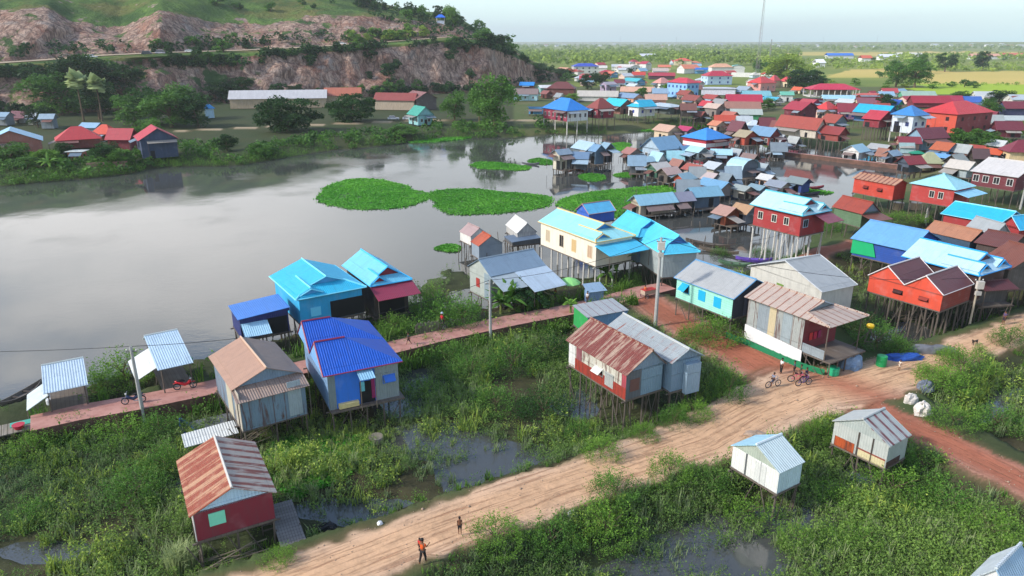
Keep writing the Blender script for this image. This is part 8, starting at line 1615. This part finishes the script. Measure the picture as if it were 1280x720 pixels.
def person(loc, rot, h, pose, shirt, lower, label, long=False, hat=None):
    """x is forward. pose: legs (forward lean of thigh, knee), arms angles"""
    t = thing('person', label, 'person', loc, rot); s = h/1.7; t.scale = (s, s, s)
    J, E_, R_ = [], [], []
    def add(p_, r, par=None):
        J.append(Vector(p_)); R_.append(r)
        if par is not None: E_.append((par, len(J)-1))
        return len(J)-1
    hipz = .92 if pose != 'ride' else .95
    pel = add((0, 0, hipz), .125); wa = add((.01, 0, hipz+.2), .115, pel); ch = add((.0, 0, hipz+.4), .135, wa); nk = add((.0, 0, hipz+.53), .055, ch); hd0 = add((.01, 0, hipz+.6), .075, nk); hd = add((.01, 0, hipz+.69), .098, hd0); hd1 = add((0, 0, hipz+.77), .07, hd)
    add((.115, 0, hipz+.67), .016, hd)
    for s_ in (-1, 1): add((0, s_*.1, hipz+.67), .02, hd)
    legs = {'stand': ((.0, .0), (.02, .0)), 'walk': ((.30, .12), (-.28, -.5)), 'stride': ((.4, .2), (-.35, -.65)), 'ride': ((.55, -.35), (.75, .1)), 'carry': ((.25, .1), (-.2, -.4))}[pose]
    W_ = {}
    for s_, (th, sh) in zip((-1, 1), legs):
        hp = add((0, s_*.085, hipz-.05), .09, pel); kn = add((math.sin(th)*.43, s_*.1, hipz-.05-math.cos(th)*.43), .058, hp); an = add(tuple(J[kn]+Vector((math.sin(sh)*.41, 0, -math.cos(sh)*.41))), .038, kn)
        add(tuple(J[an]+Vector((.14, 0, -.03))), .032, an); W_[('leg', s_)] = (hp, kn, an)
        a1, a2 = {'stand': (.05, .25), 'walk': (-.4*s_, .1-.4*s_), 'stride': (-.5*s_, .2-.4*s_), 'ride': (.8, 1.3), 'carry': (.5, 1.7)}[pose]
        if pose == 'carry' and s_ == 1: a1, a2 = .5, 2.6
        sho = add((0, s_*.17, hipz+.45), .055, ch); el = add((math.sin(a1)*.27, s_*.2, hipz+.45-math.cos(a1)*.27), .040, sho); wr = add(tuple(J[el]+Vector((math.sin(a2)*.24, -s_*.02, -math.cos(a2)*.24))), .028, el)
        d = (J[wr]-J[el]).normalized(); pm_ = add(tuple(J[wr]+d*.07), .034, wr); W_[('arm', s_)] = (sho, el, wr)
        for k in range(4): b = add(tuple(J[pm_]+d*(.035+.004*(k in (1, 2)))+Vector((0, (k-1.5)*.02, 0))), .009, pm_); add(tuple(J[b]+d*.035+Vector((.01, 0, 0))), .008, b)
        add(tuple(J[wr]+d*.04+Vector((.045, 0, 0))), .010, wr)
    grown('body', J, E_, R_, skin, t)
    if shirt:
        n = [pel, wa, ch]; P_ = [J[pel]+Vector((0, 0, .05)), J[wa], J[ch]+Vector((0, 0, .03))]; E2 = [(0, 1), (1, 2)]; R2 = [.145, .14, .155]
        for s_ in (-1, 1):
            sho, el, wr = W_[('arm', s_)]; P_.append(J[sho]); E2.append((2, len(P_)-1)); R2.append(.075); P_.append(J[sho].lerp(J[el], .8)); E2.append((len(P_)-2, len(P_)-1)); R2.append(.056)
        grown('shirt', P_, E2, R2, plain(shirt, .85, .15), t)
    P_ = [J[pel]+Vector((0, 0, .03))]; E2 = []; R2 = [.14]
    for s_ in (-1, 1):
        hp, kn, an = W_[('leg', s_)]; P_.append(J[hp]); E2.append((0, len(P_)-1)); R2.append(.105); P_.append(J[hp].lerp(J[kn], .9 if not long else 1)); E2.append((len(P_)-2, len(P_)-1)); R2.append(.08)
        if long: P_.append(J[kn].lerp(J[an], .85)); E2.append((len(P_)-2, len(P_)-1)); R2.append(.06)
    grown('trousers' if long else 'shorts', P_, E2, R2, plain(lower, .85, .15), t)
    z = hipz+.72; MB().lathe([(.104, -.03), (.112, .03), (.098, .08), (.05, .115), (.01, .122)], 12, (-.012, 0, z)).build('hair', hairm, t, smooth=True)
    for s_ in (-1, 1): MB().lathe([(.004, -.008), (.011, 0), (.004, .008)], 6, (.1, s_*.035, hipz+.69)).build('eye', plain('#101010', .3, 0), t)
    if hat: MB().lathe([(.17, 0), (.1, .03), (.1, .09), (.02, .12)], 12, (0, 0, z+.04)).build('hat', plain(hat, .8, .2), t)
    return t
def pp(u, v, rot, h, pose, shirt, lower, label, **k): q0 = onroad(u, v); return person((q0.x, q0.y, q0.z+.03), math.radians(rot), h, pose, shirt, lower, label, **k)
pp(575, 668, 100, 1.2, 'stand', None, '#1c1a1e', 'shirtless boy in black shorts standing on the sandy road')
q0 = onroad(529, 704); person((q0.x, q0.y, q0.z+.03), math.radians(60), 1.62, 'carry', '#d9581f', '#23201f', 'woman in an orange top carrying a small child along the sandy road', long=True)
ca, sa = math.cos(math.radians(60)), math.sin(math.radians(60)); person((q0.x+ca*.2-sa*.2-.12, q0.y+sa*.2+ca*.2, q0.z+.62), math.radians(240), .85, 'stand', '#c22a3a', '#3a2a2a', 'small child in a red shirt carried on the arm of the woman in orange')
pp(511, 431, 200, 1.25, 'stride', '#3a4046', '#4a3a38', 'child in dark clothes striding along the path above the deep blue roof')
pp(553, 410, 210, 1.65, 'walk', '#c5202e', '#2a2c38', 'person in a red shirt and pale hat pushing a bicycle on the path', long=True, hat='#b9c4d2')
pp(976, 466, 190, 1.45, 'stand', '#e2e2e0', '#1d1d20', 'person in a white shirt and black trousers standing on the red track', long=True)
pp(966, 483, 200, 1.3, 'ride', '#7d8496', '#3a3d4c', 'child in grey riding a bicycle at the junction')
pp(992, 468, 150, 1.35, 'stand', '#4a5a6c', '#2c2c34', 'boy in a slate shirt at the left of the group of children')
pp(1000, 473, 170, 1.35, 'stand', '#1f4a38', '#26262c', 'child in a dark green shirt in the middle of the group')
pp(1007, 476, 120, 1.3, 'stand', '#2a2c50', '#6a2a4a', 'child in navy at the right of the group of children')
pp(1124, 462, 200, 1.0, 'stand', '#d5c9b8', '#d0c4b4', 'toddler in pale clothes by the blue covered boat')
pp(1192, 447, 180, .9, 'stand', '#8a5a48', '#4a3a34', 'small child sitting place figure on the sandy road verge') if False else None
pp(806, 371, 200, 1.5, 'stand', '#c96a3a', '#4a4038', 'person in an orange shirt at the small food cart')
pp(734, 381, 220, 1.55, 'stand', '#c9c4c4', '#33343c', 'person in white beside the blue grey stall cabinet', long=True)
pp(694, 376, 200, 1.5, 'stand', '#b52c2c', '#3a3a44', 'person in red under the stepped lean-to roofs')
pp(1254, 405, 190, 1.5, 'stand', '#5a4a6c', '#33303c', 'person in violet at the foot of the ladder stairs')
# dogs
def dog(u, v, rot, col, label):
    q0 = onroad(u, v); t = thing('dog', label, 'dog', q0, math.radians(rot)); J = [(0, 0, .38), (-.25, 0, .4), (-.42, 0, .5), (.22, 0, .40), (.34, 0, .52), (.46, 0, .52)]; E_ = [(0, 1), (1, 2), (0, 3), (3, 4), (4, 5)]; R_ = [.085, .085, .02, .1, .06, .035]
    for i, (x, y) in enumerate([(-.25, -.07), (-.25, .07), (.22, -.07), (.22, .07)]):
        par = 1 if x < 0 else 3; k = len(J); J += [(x-(.04 if x < 0 else 0), y, .22), (x+(.0 if x < 0 else .01), y, .02)]; E_ += [(par, k), (k, k+1)]; R_ += [.035, .022]
    for y in (-.04, .04): J.append((.33, y, .60)); E_.append((4, len(J)-1)); R_.append(.015)
    grown('body', [Vector(j) for j in J], E_, R_, plain(col, .8, .3), t)
dog(1188, 439, 20, '#8a6a4c', 'brown dog on the sandy road by the orange house'); dog(1218, 430, 200, '#3a322c', 'dark dog on the sandy road near the slim leaning pole')
# ================================================================ LIGHT, SKY, AIR, CAMERA
SUN_AZ = math.radians(-108)    # measured from +Y (view direction), negative = to the left
SUN_EL = math.radians(34)
sd = Vector((math.sin(SUN_AZ)*math.cos(SUN_EL), math.cos(SUN_AZ)*math.cos(SUN_EL), math.sin(SUN_EL)))
L = bpy.data.lights.new('sun', 'SUN'); L.energy = 3.0; L.angle = math.radians(4); L.color = (1.0, .95, .88)
lo = bpy.data.objects.new('sun', L); COL.objects.link(lo); lo.rotation_euler = sd.to_track_quat('Z', 'Y').to_euler()
W = bpy.data.worlds.new('World'); S.world = W; W.use_nodes = True
t = W.node_tree; bg = t.nodes['Background']
sky = t.nodes.new('ShaderNodeTexSky'); sky.sky_type = 'NISHITA'; sky.sun_disc = False; sky.sun_elevation = SUN_EL; sky.sun_rotation = SUN_AZ
sky.air_density = 1.0; sky.dust_density = 1.0; sky.ozone_density = 1.2; sky.altitude = 20
tc = t.nodes.new('ShaderNodeTexCoord'); sx = t.nodes.new('ShaderNodeSeparateXYZ'); t.links.new(tc.outputs['Generated'], sx.inputs[0])
def wm_(op, a, b=None, clamp=False):
    n = t.nodes.new('ShaderNodeMath'); n.operation = op; n.use_clamp = clamp
    for i, v in enumerate((a, b)):
        if v is None: continue
        if isinstance(v, (int, float)): n.inputs[i].default_value = v
        else: t.links.new(v, n.inputs[i])
    return n.outputs[0]
def wstep(x, a, b):
    n = t.nodes.new('ShaderNodeMapRange'); n.interpolation_type = 'SMOOTHSTEP'; t.links.new(x, n.inputs[0]); n.inputs[1].default_value = a; n.inputs[2].default_value = b; return n.outputs[0]
z = wm_('MAXIMUM', sx.outputs[2], .03)
cb = t.nodes.new('ShaderNodeCombineXYZ'); t.links.new(wm_('DIVIDE', sx.outputs[0], z), cb.inputs[0]); t.links.new(wm_('DIVIDE', sx.outputs[1], z), cb.inputs[1])
def wnoise(vec, s, d, r=.55):
    n = t.nodes.new('ShaderNodeTexNoise'); t.links.new(vec, n.inputs['Vector']); n.inputs['Scale'].default_value = s; n.inputs['Detail'].default_value = d; n.inputs['Roughness'].default_value = r; return n.outputs[0]
mp = t.nodes.new('ShaderNodeMapping'); t.links.new(tc.outputs['Generated'], mp.inputs[0]); mp.inputs[1].default_value = (.35, .1, .0); mp.inputs[3].default_value = (1, 1, 3.0)
cl = wnoise(mp.outputs[0], 2.1, 6, .6); cl2 = wnoise(cb.outputs[0], .5, 5)
bank = wm_('MULTIPLY', wstep(sx.outputs[2], .02, .12), wm_('SUBTRACT', 1.0, wstep(sx.outputs[2], .34, .41)))
dens = wm_('ADD', wm_('MULTIPLY', cl, .75), wm_('MULTIPLY', bank, .26))
cm = wm_('MULTIPLY', wstep(dens, .44, .62), .92)
haz = wm_('SUBTRACT', 1.0, wstep(sx.outputs[2], -.02, .16))
sc_ = t.nodes.new('ShaderNodeVectorMath'); sc_.operation = 'SCALE'; t.links.new(sky.outputs[0], sc_.inputs[0]); sc_.inputs[3].default_value = .22
def wmix(f, a, b):
    n = t.nodes.new('ShaderNodeMix'); n.data_type = 'RGBA'
    t.links.new(f, n.inputs[0])
    for i, v in ((6, a), (7, b)):
        if isinstance(v, tuple): n.inputs[i].default_value = (*v, 1)
        else: t.links.new(v, n.inputs[i])
    return n.outputs[2]
c1 = wmix(wm_('MULTIPLY', haz, .85), sc_.outputs[0], (.53, .77, .84))
dt = t.nodes.new('ShaderNodeVectorMath'); dt.operation = 'DOT_PRODUCT'; t.links.new(tc.outputs['Generated'], dt.inputs[0]); dt.inputs[1].default_value = (-.50, .80, .33)
lit = wm_('MULTIPLY', wstep(dt.outputs['Value'], .90, .995), wstep(cl, .30, .60))
ccol = wmix(lit, (.86, .89, .91), (1.6, 1.55, 1.50))
c2 = wmix(cm, c1, ccol)
t.links.new(c2, bg.inputs[0]); bg.inputs[1].default_value = 1.0
# air
hz = MB().box(-2500, 2500, -60, 9000, -4.5, 175).build('haze', None); tag(hz, kind='stuff')
hm = bpy.data.materials.new('air'); hm.use_nodes = True; hn = hm.node_tree; hn.nodes.remove(hn.nodes['Principled BSDF'])
pvn = hn.nodes.new('ShaderNodeVolumePrincipled'); pvn.inputs['Color'].default_value = (.93, .98, 1, 1); pvn.inputs['Density'].default_value = .00013; pvn.inputs['Anisotropy'].default_value = .2
hn.links.new(pvn.outputs[0], hn.nodes['Material Output'].inputs['Volume']); hz.data.materials.clear(); hz.data.materials.append(hm)
cam = bpy.data.cameras.new('camera'); cam.sensor_width = 36; cam.lens = 36*F/1280; cam.clip_end = 60000; cam.clip_start = .5
co = bpy.data.objects.new('camera', cam); COL.objects.link(co); co.location = (0, 0, CH); co.rotation_euler = (math.pi/2-PT, 0, 0); S.camera = co
S.view_settings.view_transform = 'Standard'; S.view_settings.look = 'None'; S.view_settings.gamma = 1; S.view_settings.exposure = 0.40; S.view_settings.use_curve_mapping = False
S.cycles.max_bounces = 6; S.cycles.diffuse_bounces = 2; S.cycles.glossy_bounces = 2; S.cycles.transmission_bounces = 2; S.cycles.transparent_max_bounces = 4; S.cycles.volume_bounces = 0
S.cycles.use_denoising = True
for o in COL.objects:
    if o.parent is None and 'label' in o and not 4 <= len(o['label'].split()) <= 16: print('LONG', len(o['label'].split()), o['label'])
